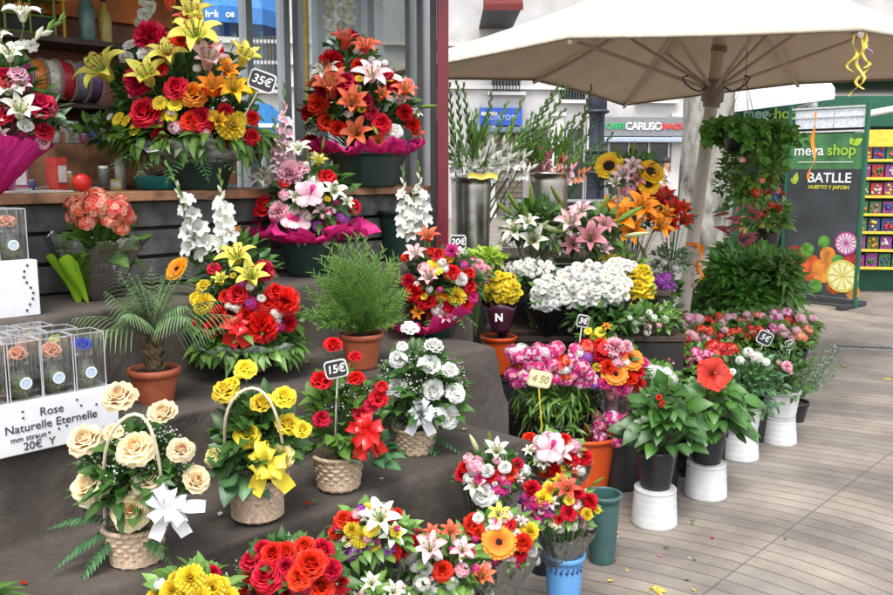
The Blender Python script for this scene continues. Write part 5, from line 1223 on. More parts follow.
for dx, dy, dz in ((1.5, -.4, .1), (1.4, -.9, -.2), (-1.3, -.9, -.1), (.3, -1.3, -.1), (-.4, -1.3, -.1), (-1.4, -.3, .6), (1.4, 0, .6), (.9, -1.1, -.15), (-1.0, -1.1, 0)): m = MB(); fern(m, c0, Vector((dx, dy, dz)), .21, .04, 14, .35); m.build('fern_frond', G_MID, r)
blooms(r, '''lo 232 240 30; lr 226 238 18; ly 238 264 46; ly 252 284 46; go 177 269 30; cd 263 270 24; rr 268 300 24; my 203 303 30; my 196 298 18; rd 237 292 24; rr 226 296 18; ly 222 285 26; sm 252 303 17; sm 250 345 15; sm 278 325 16; sw 277 312 15;
 cr 285 300 32; cr 262 325 36; cr 212 327 22; cr 288 322 20; cr 247 313 24; rr 196 324 16; sw 224 329 13; ry 203 285 18; sw 235 305 14; rr 276 290 20; cr 218 312 16; lw 222 252 20; sm 230 345 11; rr 214 267 14''', Y - .02, 243, 300, 62, 62, .13, at(245, 345, Y))
bow(r, at(238, 325, Y - .17), .10, M_REDRIB, Vector((0, -1, .1)), 3, 2, w=.55)
def glad(root, p0, p1, mat, cmat_idx=0, w=.05, nopen=10, nbud=8, side=.02, name='gladiolus', cur=.05, start=.25, bs=1.0):
    """one gladiolus stem from p0 to p1 (world)"""
    mb = MB(); a = Vector(p0) - root.location; b_ = Vector(p1) - root.location; L = (b_ - a).length; d = (b_ - a) / L; sag = Vector((0, 0, cur)); pts = []
    for i in range(9): k = i / 8; pts.append(a.lerp(b_, k) + sag * math.sin(math.pi * k))
    mb.tube(pts, [.0055 - .0028 * i / 8 for i in range(9)], 5, 1)
    def P_(k): k = max(0, min(.999, k)) * 8; i = int(k); return pts[i].lerp(pts[i + 1], k - i)
    vd = Vector((0, -1, .15)); s_ = d.cross(vd).normalized(); n = nopen + nbud
    for i in range(n):
        k = start + (1 - start) * i / n; p = P_(k); sg = 1 if i % 2 else -1; u = (s_ * sg * rnd.uniform(.4, 1.0) + vd * rnd.uniform(.5, .85) + d * .5).normalized()
        if i < nopen:
            q = face_q(u); sc_ = w * (1.0 - .35 * i / max(1, nopen)) * rnd.uniform(.9, 1.1); t = MB()
            for j in range(6): petal(t, j * 1.047, .62, .20, [R(10), R(35), R(70), R(95)], lambda s: .12 + .9 * math.sin(.15 + s * 2.7), cup=.3, ns=4, nw=4, ruf=.05, z0=-.15)
            bb = len(mb.v); mb.v += [tuple(p + u * w * .2 + q @ (Vector(v) * sc_)) for v in t.v]; mb.t += t.t; mb.r += t.r
            for f, s2 in zip(t.f, t.sm): mb.f.append(tuple(bb + x for x in f)); mb.m.append(0); mb.sm.append(s2)
        else:
            z = bs * w * (.95 - .45 * (i - nopen) / max(1, nbud)); u2 = (d + s_ * sg * .35 + vd * .1).normalized(); mb.tube([p, p + u2 * z * .5, p + u2 * z], [bs * w * .09, bs * w * .20 * (1 - .5 * (i - nopen) / max(1, nbud)), .001], 5, 1 if i > nopen + 1 else 0)
    return mb.build(name, [mat, G_LIGHT if nbud < 12 else G_MID], root)
for (x0, y0, x1, y1, n) in ((212, 262, 165, 160, 9), (196, 255, 178, 185, 5), (228, 250, 219, 168, 8)): glad(r, at(x0, y0, Y - .05), at(x1, y1, Y - .12), PC['white'], w=.078, nopen=n - 1, nbud=5, cur=0, start=.10, bs=.45)

# --- hydrangea in film and lime paper
b = foot(97, 298, Z3); Y = b.y
r = arr('wrapped_hydrangea', b, 'coral pink hydrangea wrapped in clear bluish film and lime green paper', 'potted plant')
pot(r, .05, .062, .09, M_BLACKP)
wrap(r, b + Vector((0, 0, .002)), b + Vector((.01, 0, .20)), .06, .15, clear_mat('blue_film', (.80, .86, .94), .36, .2, wr=1.0, scale=18), 'film_wrapping', .22, 70, seed=11, flare=.9)
m = MB(); g_ = []
for i in range(9):
    k = i / 8; row = []
    for j in range(12): t_ = R(-135) + R(48) * j / 11; q = .080 + .070 * k + .008 * math.sin(t_ * 14 + k * 3); row.append((q * math.cos(t_) , q * math.sin(t_), .005 + .145 * k + .012 * math.sin(j)))
    g_.append(row)
m.grid(g_, 0, .5, .5); m.build('lime_paper', petal_mat('lime_paper', (.25, .55, .02), (.40, .72, .04), trans=.3), r)
foliage(r, at(98, 248, Y), (.10, .09, .075), 70, .085, .032, G_MID, zmin=-.4)
blooms(r, 'kc 98 205 34; kc 82 208 30; kc 118 210 28; kc 73 203 20; kc 126 216 22; kc 88 222 26; kc 110 220 22; kc 121 228 20; kc 76 216 24; kc 96 196 24; kc 122 200 16', Y - .01, 98, 222, 36, 30, .07, at(98, 250, Y), stem_to=b + Vector((0, 0, .08)))

# --- pot of pink and red flowers with magenta paper (third step)
b = foot(309, 275, Z3 + .0); Y = b.y
r = arr('flower_arrangement', b, 'pink orchids, white lilies and red roses in a dark green pot with magenta paper', 'flower arrangement')
pot(r, .085, .115, .16, M_GREENP, soil=False)
m_ = wrap(r, b + Vector((0, 0, .13)), b + Vector((0, 0, .20)), .10, .24, M_MAG, 'tissue_paper', .28, 90, seed=21, flare=1.0)
foliage(r, at(312, 205, Y), (.16, .13, .17), 300, .07, .018, G_DARK, zmin=-.5, droop=.5)
c0 = at(315, 225, Y) - b
for dx, dy, dz in ((1.5, -.5, .2), (1.4, -.7, .6), (-1.3, -.7, -.1), (-.9, -1, .5), (.9, -1.0, -.4), (.2, -1, .9)): m = MB(); fern(m, c0, Vector((dx, dy, dz)), .2, .035, 14, .3); m.build('fern_frond', G_MID, r)
blooms(r, '''lw 300 155 32; cp 290 172 27; rr 285 179 18; ly 318 166 24; rr 328 175 20; rp 301 166 16; lw 270 184 40; op 310 195 36; op 296 221 34; lw 332 196 32; rr 263 209 26; cp 279 211 23; rr 338 222 26; rr 355 206 18; lp 322 215 24; ku 343 218 18; ku 318 226 14;
 lw 297 200 22; rp 330 232 18; lw 345 205 20; sl 285 195 14; rr 262 200 14; sw 314 180 14; rr 350 228 14; sw 326 240 12; lp 307 240 22; bg 322 150 14''', Y - .01, 308, 200, 50, 52, .13, at(310, 245, Y))
for (x0, y0, x1, y1, n, mt) in ((288, 185, 284, 82, 11, 'palepink'), (280, 180, 274, 118, 8, 'palepink')): glad(r, at(x0, y0, Y - .05), at(x1, y1, Y - .10), PC[mt], w=.070, nopen=n, nbud=5, cur=0, start=.08, bs=.5)

# --- pink-wrapped mixed bouquet at the end of the second step
b = foot(437, 336, Z2); Y = b.y
r = arr('flower_arrangement', b, 'rounded arrangement of red roses, pink lilies and yellow daisies framed in magenta paper', 'flower arrangement')
pot(r, .07, .09, .08, M_GREENP, soil=False)
wrap(r, b + Vector((0, 0, .03)), b + Vector((-.02, 0, .10)), .08, .18, M_MAG, 'tissue_paper', .25, 90, seed=31, flare=.9)
foliage(r, at(442, 285, Y), (.15, .13, .15), 300, .06, .016, G_DARK, zmin=-.4)
c0 = at(440, 300, Y) - b
for dx, dy, dz in ((-1.4, -.6, -.2), (-1.2, -.8, .3), (1.2, -.8, -.3), (-.4, -1.1, -.4), (.7, -1.0, -.3), (-1.3, 0, .8)): m = MB(); fern(m, c0, Vector((dx, dy, dz)), .19, .035, 12, .3); m.build('fern_frond', G_LIGHT, r)
blooms(r, '''rr 418 223 18; lc 429 242 30; rr 407 256 16; lp 416 258 30; rd 438 253 16; ro 447 255 17; dy 435 267 22; lp 431 281 34; rr 452 271 20; rr 425 299 26; cr 413 292 22; mw 461 279 18; my 457 296 25; ro 442 294 18; rr 470 285 18; rr 466 302 18; cr 449 305 16;
 sw 437 310 14; cm 452 250 14; lw 458 257 20; rr 436 298 18; sl 424 268 14; cr 408 280 14; lp 444 316 20; rr 470 272 12; lo 420 312 20; cm 473 296 13; rr 432 318 14; sw 452 315 12''', Y - .01, 440, 280, 42, 52, .13, at(442, 310, Y))
for (x0, y0, x1, y1, n) in ((408, 255, 402, 165, 8), (425, 250, 418, 160, 8), (416, 250, 414, 190, 5)): glad(r, at(x0, y0, Y - .03), at(x1, y1, Y - .05), PC['white'], w=.078, nopen=n - 1, nbud=4, cur=0, start=.25, bs=.45)
price_tag(at(458, 242, Y - .08), .068, .058, at(462, 275, Y - .05), '20€', 'black price tag reading 20€ at the top of the magenta-wrapped arrangement', edge=M_WHITEP)

# --- the two large arrangements on the counter
b = Vector((at(200, 190, 3.42).x, 3.42, Z4)); Y = b.y
r = arr('flower_arrangement', b, 'largest arrangement, with yellow and orange lilies and red roses, on the counter', 'flower arrangement')
pot(r, .10, .145, .15, M_GREENP, soil=False)
wrap(r, b + Vector((0, 0, .10)), b + Vector((0, 0, .17)), .12, .25, plain('silver_wrap', (.50, .50, .56), .22, noise=.7, nscale=18, spec=.8), 'silver_wrapping', .18, 90, seed=41, flare=.8)
foliage(r, at(185, 105, Y), (.27, .18, .24), 620, .07, .018, G_DARK, zmin=-.5)
foliage(r, at(190, 140, Y), (.36, .24, .05), 420, .07, .020, G_MID, name='lower_foliage', zmin=-.7, upb=-.1, droop=.6)
foliage(r, at(100, 130, Y), (.10, .10, .04), 60, .055, .016, G_MID, name='side_foliage')
c0 = at(190, 140, Y) - b
for dx, dy, dz in ((-1.6, -.5, .2), (-1.3, -.9, -.15), (1.6, -.4, -.1), (.6, -1.2, -.25), (-.5, -1.3, -.2), (1.2, -.9, -.3), (0, -1.3, -.3), (-1.0, -1.1, 0)): m = MB(); fern(m, c0, Vector((dx, dy, dz)), .33, .055, 16, .3); m.build('fern_frond', G_BLUE, r)
blooms(r, '''lc 171 11 42; lc 185 22 24; cd 150 35 32; dw 130 45 17; mw 145 53 20; mw 126 57 18; dw 143 44 14; dw 155 47 14; ly 197 44 60; ly 194 24 46; ly 112 80 64; ly 152 86 52; ly 170 64 48; lp 207 70 52; rr 216 49 18; ly 241 66 44; cr 180 40 18; dy 186 14 12;
 rr 143 110 32; rr 176 86 26; rr 213 83 22; cd 135 78 24; cd 137 86 22; dy 118 119 16; dy 126 121 13; dy 135 129 17; dy 160 103 16; dy 162 114 17; dy 175 105 15; dy 158 123 13; ro 193 92 26; lo 213 97 42; lg 233 94 40; rr 200 117 28; rr 191 120 22; my 232 126 36; my 240 118 18;
 rr 253 117 15; rr 253 136 18; sl 176 127 16; ry 188 123 15; rr 226 110 18; dy 225 60 14; rr 166 54 14; ry 250 84 16; lg 217 124 26; dy 214 116 15; dw 110 117 9; dw 125 138 8; sw 150 147 14; sw 181 148 14; dw 104 137 8; cr 158 135 14; dw 168 143 8; my 250 143 12; cr 228 140 14; rr 160 68 14; dy 171 116 13;lo 226 75 30; sl 205 133 12''', Y - .02, 185, 85, 95, 90, .22, at(190, 150, Y))
price_tag(at(262, 81, Y - .22), .098, .070, at(243, 118, Y - .18), '35€', 'black price tag reading 35€ on the arrangement with yellow lilies', tilt=R(20), edge=M_WHITEP)

b = Vector((at(366, 190, 4.02).x, 4.02, Z4)); Y = b.y
r = arr('flower_arrangement', b, 'tall pointed arrangement of red and coral lilies above magenta paper on the counter', 'flower arrangement')
pot(r, .14, .185, .16, M_GREENP, soil=False)
wrap(r, b + Vector((0, 0, .12)), b + Vector((0, 0, .19)), .15, .25, M_MAG, 'tissue_paper', .20, 100, seed=51, flare=.9)
foliage(r, at(360, 115, Y), (.24, .18, .20), 520, .07, .018, G_DARK, zmin=-.3)
foliage(r, at(350, 75, Y), (.12, .10, .18), 200, .07, .018, G_MID, name='upper_foliage', zmin=-.6)
blooms(r, '''rd 351 35 18; lc 345 50 38; lc 366 54 38; cr 331 60 24; rw 327 50 12; rw 370 65 14; lw 328 78 38; rd 346 80 24; lp 371 82 44; rd 386 73 20; lc 334 98 54; cr 318 103 24; lc 352 111 48; rr 326 121 22; rr 382 122 22; lc 403 96 34; lp 398 103 26; lc 358 136 38;
 rw 312 126 12; rw 396 130 15; lc 412 136 26; cr 413 124 16; bg 361 97 20; bg 372 125 20; bg 420 107 20; cd 340 88 16; cr 360 66 18; rp 408 82 14; dw 397 78 12; cr 308 112 16; cr 395 86 16; cr 310 140 14; rd 366 100 16; lw 314 133 16; lc 380 100 26; cr 395 142 18; cr 338 128 18; lc 378 143 24; lw 415 115 14; cd 322 90 16; lc 316 88 22; rd 372 112 15; cr 405 112 18; dw 305 128 9''', Y - .02, 362, 98, 58, 68, .19, at(362, 155, Y))

# --- dark pot on the step below the red arrangement
b = foot(405, 262, Z3); r = arr('black_bucket', b + Vector((.0, .05, 0)), 'dark empty bucket behind the white gladioli, left of the maroon post', 'bucket')
pot(r, .10, .13, .24, M_GREENP, soil=False)

# --- bouquet at the left edge
b = Vector((at(-34, 215, 2.65).x, 2.65, Z3)); Y = b.y
r = arr('flower_arrangement', b, 'bouquet of white lilies and crimson roses in pleated magenta paper, cut by the left edge', 'flower arrangement')
pot(r, .06, .08, .16, M_GREENP, soil=False)
wrap(r, at(-22, 200, Y), at(4, 128, Y), .03, .125, M_MAG, 'tissue_paper', .14, 110, seed=61, flare=.8)
foliage(r, at(0, 100, Y), (.12, .10, .14), 180, .07, .016, G_DARK, zmin=-.5)
foliage(r, at(48, 120, Y), (.04, .05, .05), 40, .06, .012, G_SILVER, name='side_foliage')
blooms(r, 'lw 23 22 40; lw 10 62 34; rd 4 75 26; rp 18 72 18; rd 41 103 32; lw 19 118 44; lw 8 95 40; rr 0 112 24; lp 22 90 24; rw 26 125 16; rd 46 130 20; rp 44 142 14; lw 0 42 26; lp -6 125 40; rr -14 90 30; lw 2 140 26', Y, 5, 95, 48, 75, .08, at(0, 150, Y))
glad(r, at(10, 60, Y), at(66, 16, Y - .04), PC['white'], w=.05, nopen=2, nbud=5, cur=0)

# --- preserved roses in clear boxes on white display cartons
M_CARD = plain('white_card', (.74, .74, .76), .5, noise=.03)
def carton(t0, t1, w0, z0, h, d, label, lines):
    root = empty('display_carton', S((t0 + t1) / 2, w0 + d / 2, z0), label, 'carton', 'white display cartons', ST_ROT)
    L = t1 - t0; m = MB(); m.box((0, 0, h / 2), (L, d, h)); m.build('body', M_CARD, root, bevel=.003)
    for (x, z, s_, body, al) in lines: text(root, body, s_, (L / 2 - x, -d / 2 - .0012, z), (R(90), 0, 0), M_INK, align=al)
    return root, L, d
c1, L1, d1 = carton(-.42, .44, .33, Z2, .125, .30, 'long white carton lettered Rose Naturelle Eternelle under the lower row of boxed roses', [(.175, .098, .030, 'Rose', 'CENTER'), (.175, .066, .030, 'Naturelle Eternelle', 'CENTER'), (.235, .040, .020, 'mm straun', 'CENTER'), (.21, .018, .028, '20€  Y', 'CENTER')])
m = MB()
for (x, z) in ((.11, .112), (.10, .095), (.245, .108), (.245, .092), (.14, .05), (.16, .046), (.185, .042), (.06, .09), (.07, .06)): m.lathe([(.001, 0), (.0035, 0)], 10, c=(0, 0, 0)) if False else m.ball((L1 / 2 - x, -d1 / 2 - .0005, z), .0032, 8)
m.build('printed_dots', M_INK, c1)
c2, L2, d2 = carton(-.35, .43, .78, Z3, .165, .28, 'white carton printed with small dots under the upper boxed roses', [(.20, .06, .014, '_______', 'CENTER'), (.20, .08, .010, 'rose naturelle', 'CENTER')])
m = MB()
for i in range(9): m.ball((L2 / 2 - (.030 + .012 * math.sin(i * .9)), -d2 / 2 - .0005, .15 - i * .0165), .004, 8)
m.ball((L2 / 2 - .13, -d2 / 2 - .0005, .03), .009, 8)
m.build('printed_dots', M_INK, c2)
STK = plain('round_sticker', (.45, .55, .68), .5, noise=.2, nscale=300); MOSS = plain('moss', (.20, .25, .06), .9, noise=.6, nscale=120, bump=1, bscale=150)
proto = None
def rose_box(t, w, z, code, label, s=.078, h=.150):
    root = empty('boxed_rose', S(t, w, z), label, 'boxed rose', 'preserved roses in clear boxes', ST_ROT + rnd.uniform(-.05, .05)); q = s / 2
    m = MB(); m.box((0, 0, h / 2), (s, s, h)); m.build('box', M_ACRY, root)
    m = MB()
    for sx in (-1, 1):
        for sy in (-1, 1): m.box((sx * q, sy * q, h / 2), (.0022, .0022, h))
    for zz in (0.001, h):
        for k in (-1, 1): m.box((k * q, 0, zz), (.0022, s, .002)); m.box((0, k * q, zz), (s, .0022, .002))
    m.build('edges', plain('box_edge', (.50, .50, .52), .3), root)
    m = MB(); m.lathe([(.001, .003), (.024, .003), (.03, .02), (.031, .045), (.026, .058), (.001, .060)], 18); m.build('moss', MOSS, root)
    m = MB(); m.lathe([(.018, .002), (.034, .012), (.036, .04), (.026, .07), (.022, .085), (.024, .088)], 20); m.build('glass_jar', M_ACRY, root)
    m = MB(); m.tube([(0, 0, .05), (0, 0, .11)], .0018, 5); m.build('stem', C_GREEN, root)
    inst(ME['rose'][rnd.randrange(3)], 'rose', root, (0, 0, .118), .050, face_q((0, -.35, 1)), [PC[BL[code][1]]])
    m = MB(); n = 20; m.add([(0, -q - .0015, .045)] + [(.0155 * math.cos(6.283 * k / n), -q - .0015, .045 + .0155 * math.sin(6.283 * k / n)) for k in range(n)], [(0, 1 + k, 1 + (k + 1) % n) for k in range(n)], 0, 0, None, False)
    st_ = m.build('sticker', plain('sticker_white', (.72, .74, .78), .5), root)
    m = MB(); m.add([(0, -q - .0022, .045)] + [(.0115 * math.cos(6.283 * k / n), -q - .0022, .045 + .0115 * math.sin(6.283 * k / n)) for k in range(n)], [(0, 1 + k, 1 + (k + 1) % n) for k in range(n)], 0, 0, None, False); m.build('sticker_centre', STK, st_)
zb = Z2 + .125
for k, (c, nm) in enumerate([('rb', 'blue'), ('re', 'peach'), ('re', 'orange'), ('ra', 'yellow'), ('rv', 'pale'), ]):
    rose_box(.385 - k * .0835, .40, zb, c, {0: 'blue rose in a clear box, right end of the front row', 1: 'peach rose in a clear box beside the blue one', 2: 'peach rose in a clear box and glass jar, second from the yellow one', 3: 'golden yellow rose in a clear box near the left edge', 4: 'pale rose in a clear box cut by the left edge, front row'}[k])
for k, (c, nm) in enumerate([('rv', 'pale yellow rose in a clear box directly behind the blue one'), ('re', 'peach rose in a clear box of the middle row, behind the peach ones'), ('ra', 'amber rose in a clear box of the middle row'), ('rv', 'pale cream rose in a clear box of the middle row, near the left edge')]):
    rose_box(.36 - k * .085, .50, zb, c, nm)
for k, (c, nm) in enumerate([('ra', 'golden rose in a clear box at the back right of the carton'), ('rv', 'creamy rose in a clear box at the back of the carton'), ('re', 'peach rose in a clear box at the back left of the carton')]):
    rose_box(.33 - k * .09, .59, zb, c, nm)
zb = Z3 + .165
for t, w, c, nm in ((.375, .84, 're', 'peach rose in a clear box on the upper carton, beside the blue one'), (.285, .84, 'rb', 'blue rose in a clear box on the upper carton, at the left edge'), (.36, .94, 'rv', 'pale rose in a clear box behind the peach one on the upper carton')): rose_box(t, w, zb, c, nm)

# ================================================================== GROUND LEVEL AND TABLE FLOWERS
def vase(p, r0, r1, h, mat, label, cat='bucket', name='flower_bucket', ridges=0, lip=.006, pattern=False, group=None, rim=False):
    root = empty(name, p, label, cat, group); pot(root, r0, r1, h, mat, 'body', lip=lip, liph=.02, soil=False, ridges=ridges)
    m = MB(); m.add([(r0 * .9 * math.cos(6.283 * k / 20), r0 * .9 * math.sin(6.283 * k / 20), .01) for k in range(20)], [tuple(range(20))], 0, 0, None, False); m.build('water', plain('bucket_water', (.02, .03, .03), .1), root)
    return root
def bunch(top, Y, low, label, spec, cx, cy, rx, ry, wrapm=None, fol=160, fl=.045, fm=None, wr=None, bulge=None, wname='film_wrapping', cat='bouquet', group=None, fr=None, core=None, fold_up=.3, wtop=None, seed=1, fill=0, name='bouquet', up=.35):
    """a hand bouquet: blooms on a dome, stems gathered at 'low'; wrapped in film"""
    low = Vector(low); r = empty(name, low, label, cat, group); c = at(cx, cy, Y); rw = rx / F * Y; rh = ry / F * Y
    core = core or (c - Vector((0, 0, rh * .8)))
    if fol: foliage(r, c, (rw * .92, rw * .8, rh * .85), fol, fl, fl * .3, fm or G_MID, zmin=-.5, stemc=low + Vector((0, 0, .02)))
    if wrapm:
        hi = wtop or (c - Vector((0, 0, rh * .25))); wrap(r, low, hi, .018, (wr or rw * 1.02), wrapm, wname, .16, 64, seed=seed, flare=1.1)
    blooms(r, spec, Y, cx, cy, rx, ry, bulge, core, up=up, stem_to=low)
    if fill: filler(r, c, (rw, rw * .8, rh), fill, PC['white'], .004)
    return r
# blue vase and its bouquet
p = onz(563, 618, 0); Yv = p.y + .0
vase((p.x, Yv, 0), .050, .064, .235, M_BLUEP, 'sky blue tapered flower vase on the pavement in the front row', 'vase', 'vase')
m = MB(); vz = .19
for k in range(7):
    a = R(-140 + 17 * k); q = .0635
    for dz, s_ in ((0, .006), (.010, .004), (-.004, .003)): m.ball((q * math.cos(a + dz * 6), q * math.sin(a + dz * 6), vz + dz), s_, 6)
o_ = m.build('painted_pattern', plain('navy_print', (.02, .06, .18), .5), bpy.data.objects['vase'])
bunch(None, Yv, (p.x, Yv, .10), 'mixed bouquet of yellow and coral flowers with purple clusters, standing in the sky blue vase',
      '''my 543 498 24; lc 567 492 34; lg 560 484 22; rr 569 512 20; cr 590 501 20; sm 530 507 20; sm 522 498 14; dc 556 519 22; my 587 514 17; cr 532 488 20; sm 538 518 16; bg 592 485 18; lp 552 504 20; sw 572 524 16; cr 578 492 14; dy 549 487 14;
      rp 575 503 14; sw 590 525 12; sm 546 512 14; rr 527 486 13; sw 560 528 12; sl 582 523 12; lo 550 492 18; cm 536 501 13; my 597 510 10; dy 569 500 12; rv 540 525 10''', 560, 508, 42, 26, M_GREYWRAP, 130, .045, G_LIGHT, wr=.11, seed=3, wtop=at(560, 527, Yv))
# tall grey-green vase, empty
p = onz(603, 564, 0); vase((p.x, p.y + .03, 0), .048, .066, .275, M_GREYGR, 'empty tall grey-green vase beside the sky blue one', 'vase', 'vase', ridges=.0006)
# dark green vase with gerbera bouquet
Yv = 2.47; pv = at(500, 560, Yv); vase((pv.x, Yv, 0), .045, .058, .22, plain('forest_green_plastic', (.03, .10, .05), .4), 'dark green flower vase at the bottom edge, left of the sky blue one', 'vase', 'vase')
bunch(None, Yv, (pv.x, Yv, .10), 'mixed bouquet around a large orange gerbera with a dark centre, in the dark green vase',
      '''rr 473 521 26; ly 498 517 30; op 495 524 18; go 499 542 38; cr 523 541 22; cr 519 552 20; my 530 531 26; rw 513 533 16; sm 493 560 16; sm 503 564 16; sl 485 548 16; rr 478 532 18; sw 524 560 16; cr 510 524 14; cm 487 537 12; rp 506 515 14; lp 520 523 18;
      rw 532 549 18; sm 516 563 14; cr 482 556 14; sl 513 557 12; rw 492 530 14; dy 519 534 14; rr 471 536 14; rw 478 517 12; sw 536 560 12; sm 481 562 14; op 507 557 14; cw 529 541 12; lo 515 545 16''', 500, 541, 38, 34, M_GREYWRAP, 130, .045, G_LIGHT, wr=.11, seed=4)
# bouquet with pink and coral lilies in the bottom row
Yv = 2.36; pv = at(440, 575, Yv)
bk_ = vase((pv.x, Yv + .02, 0), .05, .065, .24, M_BLACKP, 'black bucket at the bottom edge holding the pink and coral lilies', 'bucket', 'flower_bucket')
bunch(None, Yv, (pv.x, Yv + .02, .10), 'pink and coral lily bouquet with one red rose at the bottom edge',
      '''lp 430 552 44; lp 462 553 34; rr 443 569 24; lc 478 580 40; lc 450 535 30; lc 432 535 24; sw 408 556 20; sw 404 576 22; sw 422 582 22; lc 420 537 20; rw 412 590 18; cw 445 590 18; sl 462 570 18; sw 435 588 16; lp 404 545 24; bg 457 560 16; sl 486 566 14; sw 468 592 16; cw 426 568 14; rr 470 552 12; cw 452 583 14; lc 465 595 24; rw 490 592 14; sw 415 566 14; lp 410 530 22; cr 431 601 16; rp 395 560 14''', 442, 566, 48, 38, M_CELLO, 200, .05, G_LIGHT, wr=.15, seed=6, fill=40)
# white lily / yellow / purple bouquet under the step
Yv = 2.28; pv = at(370, 590, Yv)
vase((pv.x, Yv + .05, 0), .05, .065, .25, M_BLACKP, 'black bucket below the step holding the white lily and purple bouquet', 'bucket', 'flower_bucket')
bunch(None, Yv, (pv.x, Yv + .05, .12), 'white lily, yellow chrysanthemum and purple bouquet just below the lowest step',
      '''rr 343 518 24; lw 381 522 50; my 361 537 28; dy 369 508 18; dy 396 531 18; rr 403 549 24; cr 393 552 20; sp 352 553 22; sp 363 555 18; sp 388 549 24; cr 335 532 16; sm 339 528 14; dy 333 532 12; sp 340 541 14; dy 371 530 18; my 352 529 22; lw 390 538 36; rr 398 512 12; sp 368 548 14;
      dc 348 540 16; sw 384 508 14; sp 377 560 16; cr 413 541 14; sl 357 514 13; dy 374 545 16; sp 397 562 14; lw 368 520 26; sp 361 510 14; cr 390 515 14; rr 352 520 16''', 371, 535, 42, 30, M_CELLO, 150, .05, G_LIGHT, wr=.125, seed=7)
# white daisy-like lilies at the bottom edge
Yv = 2.1; pv = at(372, 610, Yv)
bunch(None, Yv, (pv.x, Yv, .12), 'white pointed blooms at the bottom edge in front of the purple and yellow bouquet', 'lw 350 592 26; lw 372 586 26; lw 392 594 28; lp 362 600 24; lw 384 604 24; lw 405 602 24; lw 340 602 24; sl 400 588 14', 374, 600, 36, 20, M_CELLO, 60, .05, G_LIGHT, wr=.10, seed=8)
vase((pv.x, Yv + .01, 0), .045, .06, .24, M_BLACKP, 'black bucket under the white pointed blooms, mostly below the frame', 'bucket', 'flower_bucket')
# big red roses
Yv = 2.02; pv = at(290, 600, Yv)
vase((pv.x, Yv + .03, 0), .06, .075, .26, M_BLACKP, 'black bucket holding the large red roses at the bottom edge', 'bucket', 'flower_bucket')
bunch(None, Yv, (pv.x, Yv + .03, .12), 'bunch of large velvety red roses with baby breath at the bottom edge',
      'rr 266 574 36; rr 311 562 35; rr 285 551 26; rr 250 560 26; rr 288 588 34; rr 322 585 30; rd 286 566 24; rr 270 592 26; rr 328 570 24; rr 236 592 20; rd 300 582 24; rr 342 582 24; rr 256 598 30; rr 304 545 24; rr 324 548 26; rr 244 582 24; rr 272 552 26; cr 332 568 22; rr 300 575 30; rr 345 596 20; rr 280 600 30; cr 262 548 18', 292, 572, 56, 32, None, 170, .06, G_DARK, seed=9, fill=80, bulge=.10)
# yellow chrysanthemums bottom left
Yv = 1.85; pv = at(190, 610, Yv)
vase((pv.x, Yv + .02, 0), .05, .065, .28, M_BLACKP, 'black bucket holding the yellow chrysanthemums, bottom left', 'bucket', 'flower_bucket')
bunch(None, Yv, (pv.x, Yv + .02, .12), 'bunch of bright yellow chrysanthemums with one red rose at the bottom edge',
      'my 190 578 36; my 172 590 30; my 212 588 34; my 200 598 34; my 156 596 24; my 228 598 30; rr 214 571 18; my 182 600 28; my 175 578 18; my 222 584 20; my 166 602 22; sw 160 584 14', 192, 592, 42, 24, None, 100, .05, G_LIGHT, seed=10, fill=20, bulge=.08)
m = MB(); lr_ = at(-30, 602, 1.7); le = empty('leafy_cutting', lr_ , 'green blade of a leaf poking in at the bottom left edge', 'leaf')
for k in range(4): leaf(m, Vector((0, 0, 0)), Vector((1, -.1 + .15 * k, .75 - .25 * k)), Vector((0, -.4, 1)), .115, .014, bend=.2, ns=5)
m.build('foliage', G_MID, le)
vase((lr_.x, lr_.y, 0), .045, .055, lr_.z + .02, M_BLACKP, 'black bucket outside the left edge under the green blade', 'bucket', 'flower_bucket')
# upper middle: white lilies and pink bouquet
Yv = 2.62; pv = at(484, 505, Yv)
vase((pv.x, Yv + .02, 0), .05, .065, .28, M_BLACKP, 'black bucket beside the step holding the white and purple wrapped bouquet', 'bucket', 'flower_bucket')
bunch(None, Yv, (pv.x, Yv + .02, .27), 'wrapped bouquet of white lilies, red roses and magenta clusters beside the step corner',
      '''lw 497 455 36; rw 484 492 32; rr 462 474 20; sm 496 487 20; rr 511 471 20; sl 475 465 22; cw 487 470 14; bw 478 451 26; bg 490 448 24; lw 477 488 30; cr 492 475 18; sm 506 484 14; sm 503 490 14; sw 525 470 14; lr 499 477 18; sl 469 459 14; cr 465 466 14; lp 517 480 16; sm 488 497 14; sw 469 478 14; cr 518 463 12; rw 505 466 14; cm 480 478 14''', 492, 476, 36, 30, M_GREYWRAP, 110, .045, G_DARK, wr=.095, seed=12)
Yv = 3.05; pv = at(552, 500, Yv)
vase((pv.x - .02, Yv + .05, 0), .05, .065, .28, M_BLACKP, 'black bucket just behind the sky blue vase', 'bucket', 'flower_bucket')
bunch(None, Yv, (pv.x - .02, Yv + .05, .16), 'wrapped bouquet of pale pink lilies and red carnations with the yellow sign above it',
      '''op 551 449 36; lp 560 455 34; rr 529 438 20; rw 540 440 16; cr 584 456 20; cr 573 459 16; rw 540 458 18; lc 566 471 26; go 557 478 16; sl 574 446 18; lw 531 452 18; rr 565 438 14; lw 544 464 18; cr 555 470 14; cw 528 462 14; sl 536 448 12; cr 545 475 14; sw 580 470 14; lp 573 467 16; rp 549 436 14; lc 582 478 14''', 556, 456, 34, 28, M_GREYWRAP, 110, .045, G_LIGHT, wr=.12, seed=13)
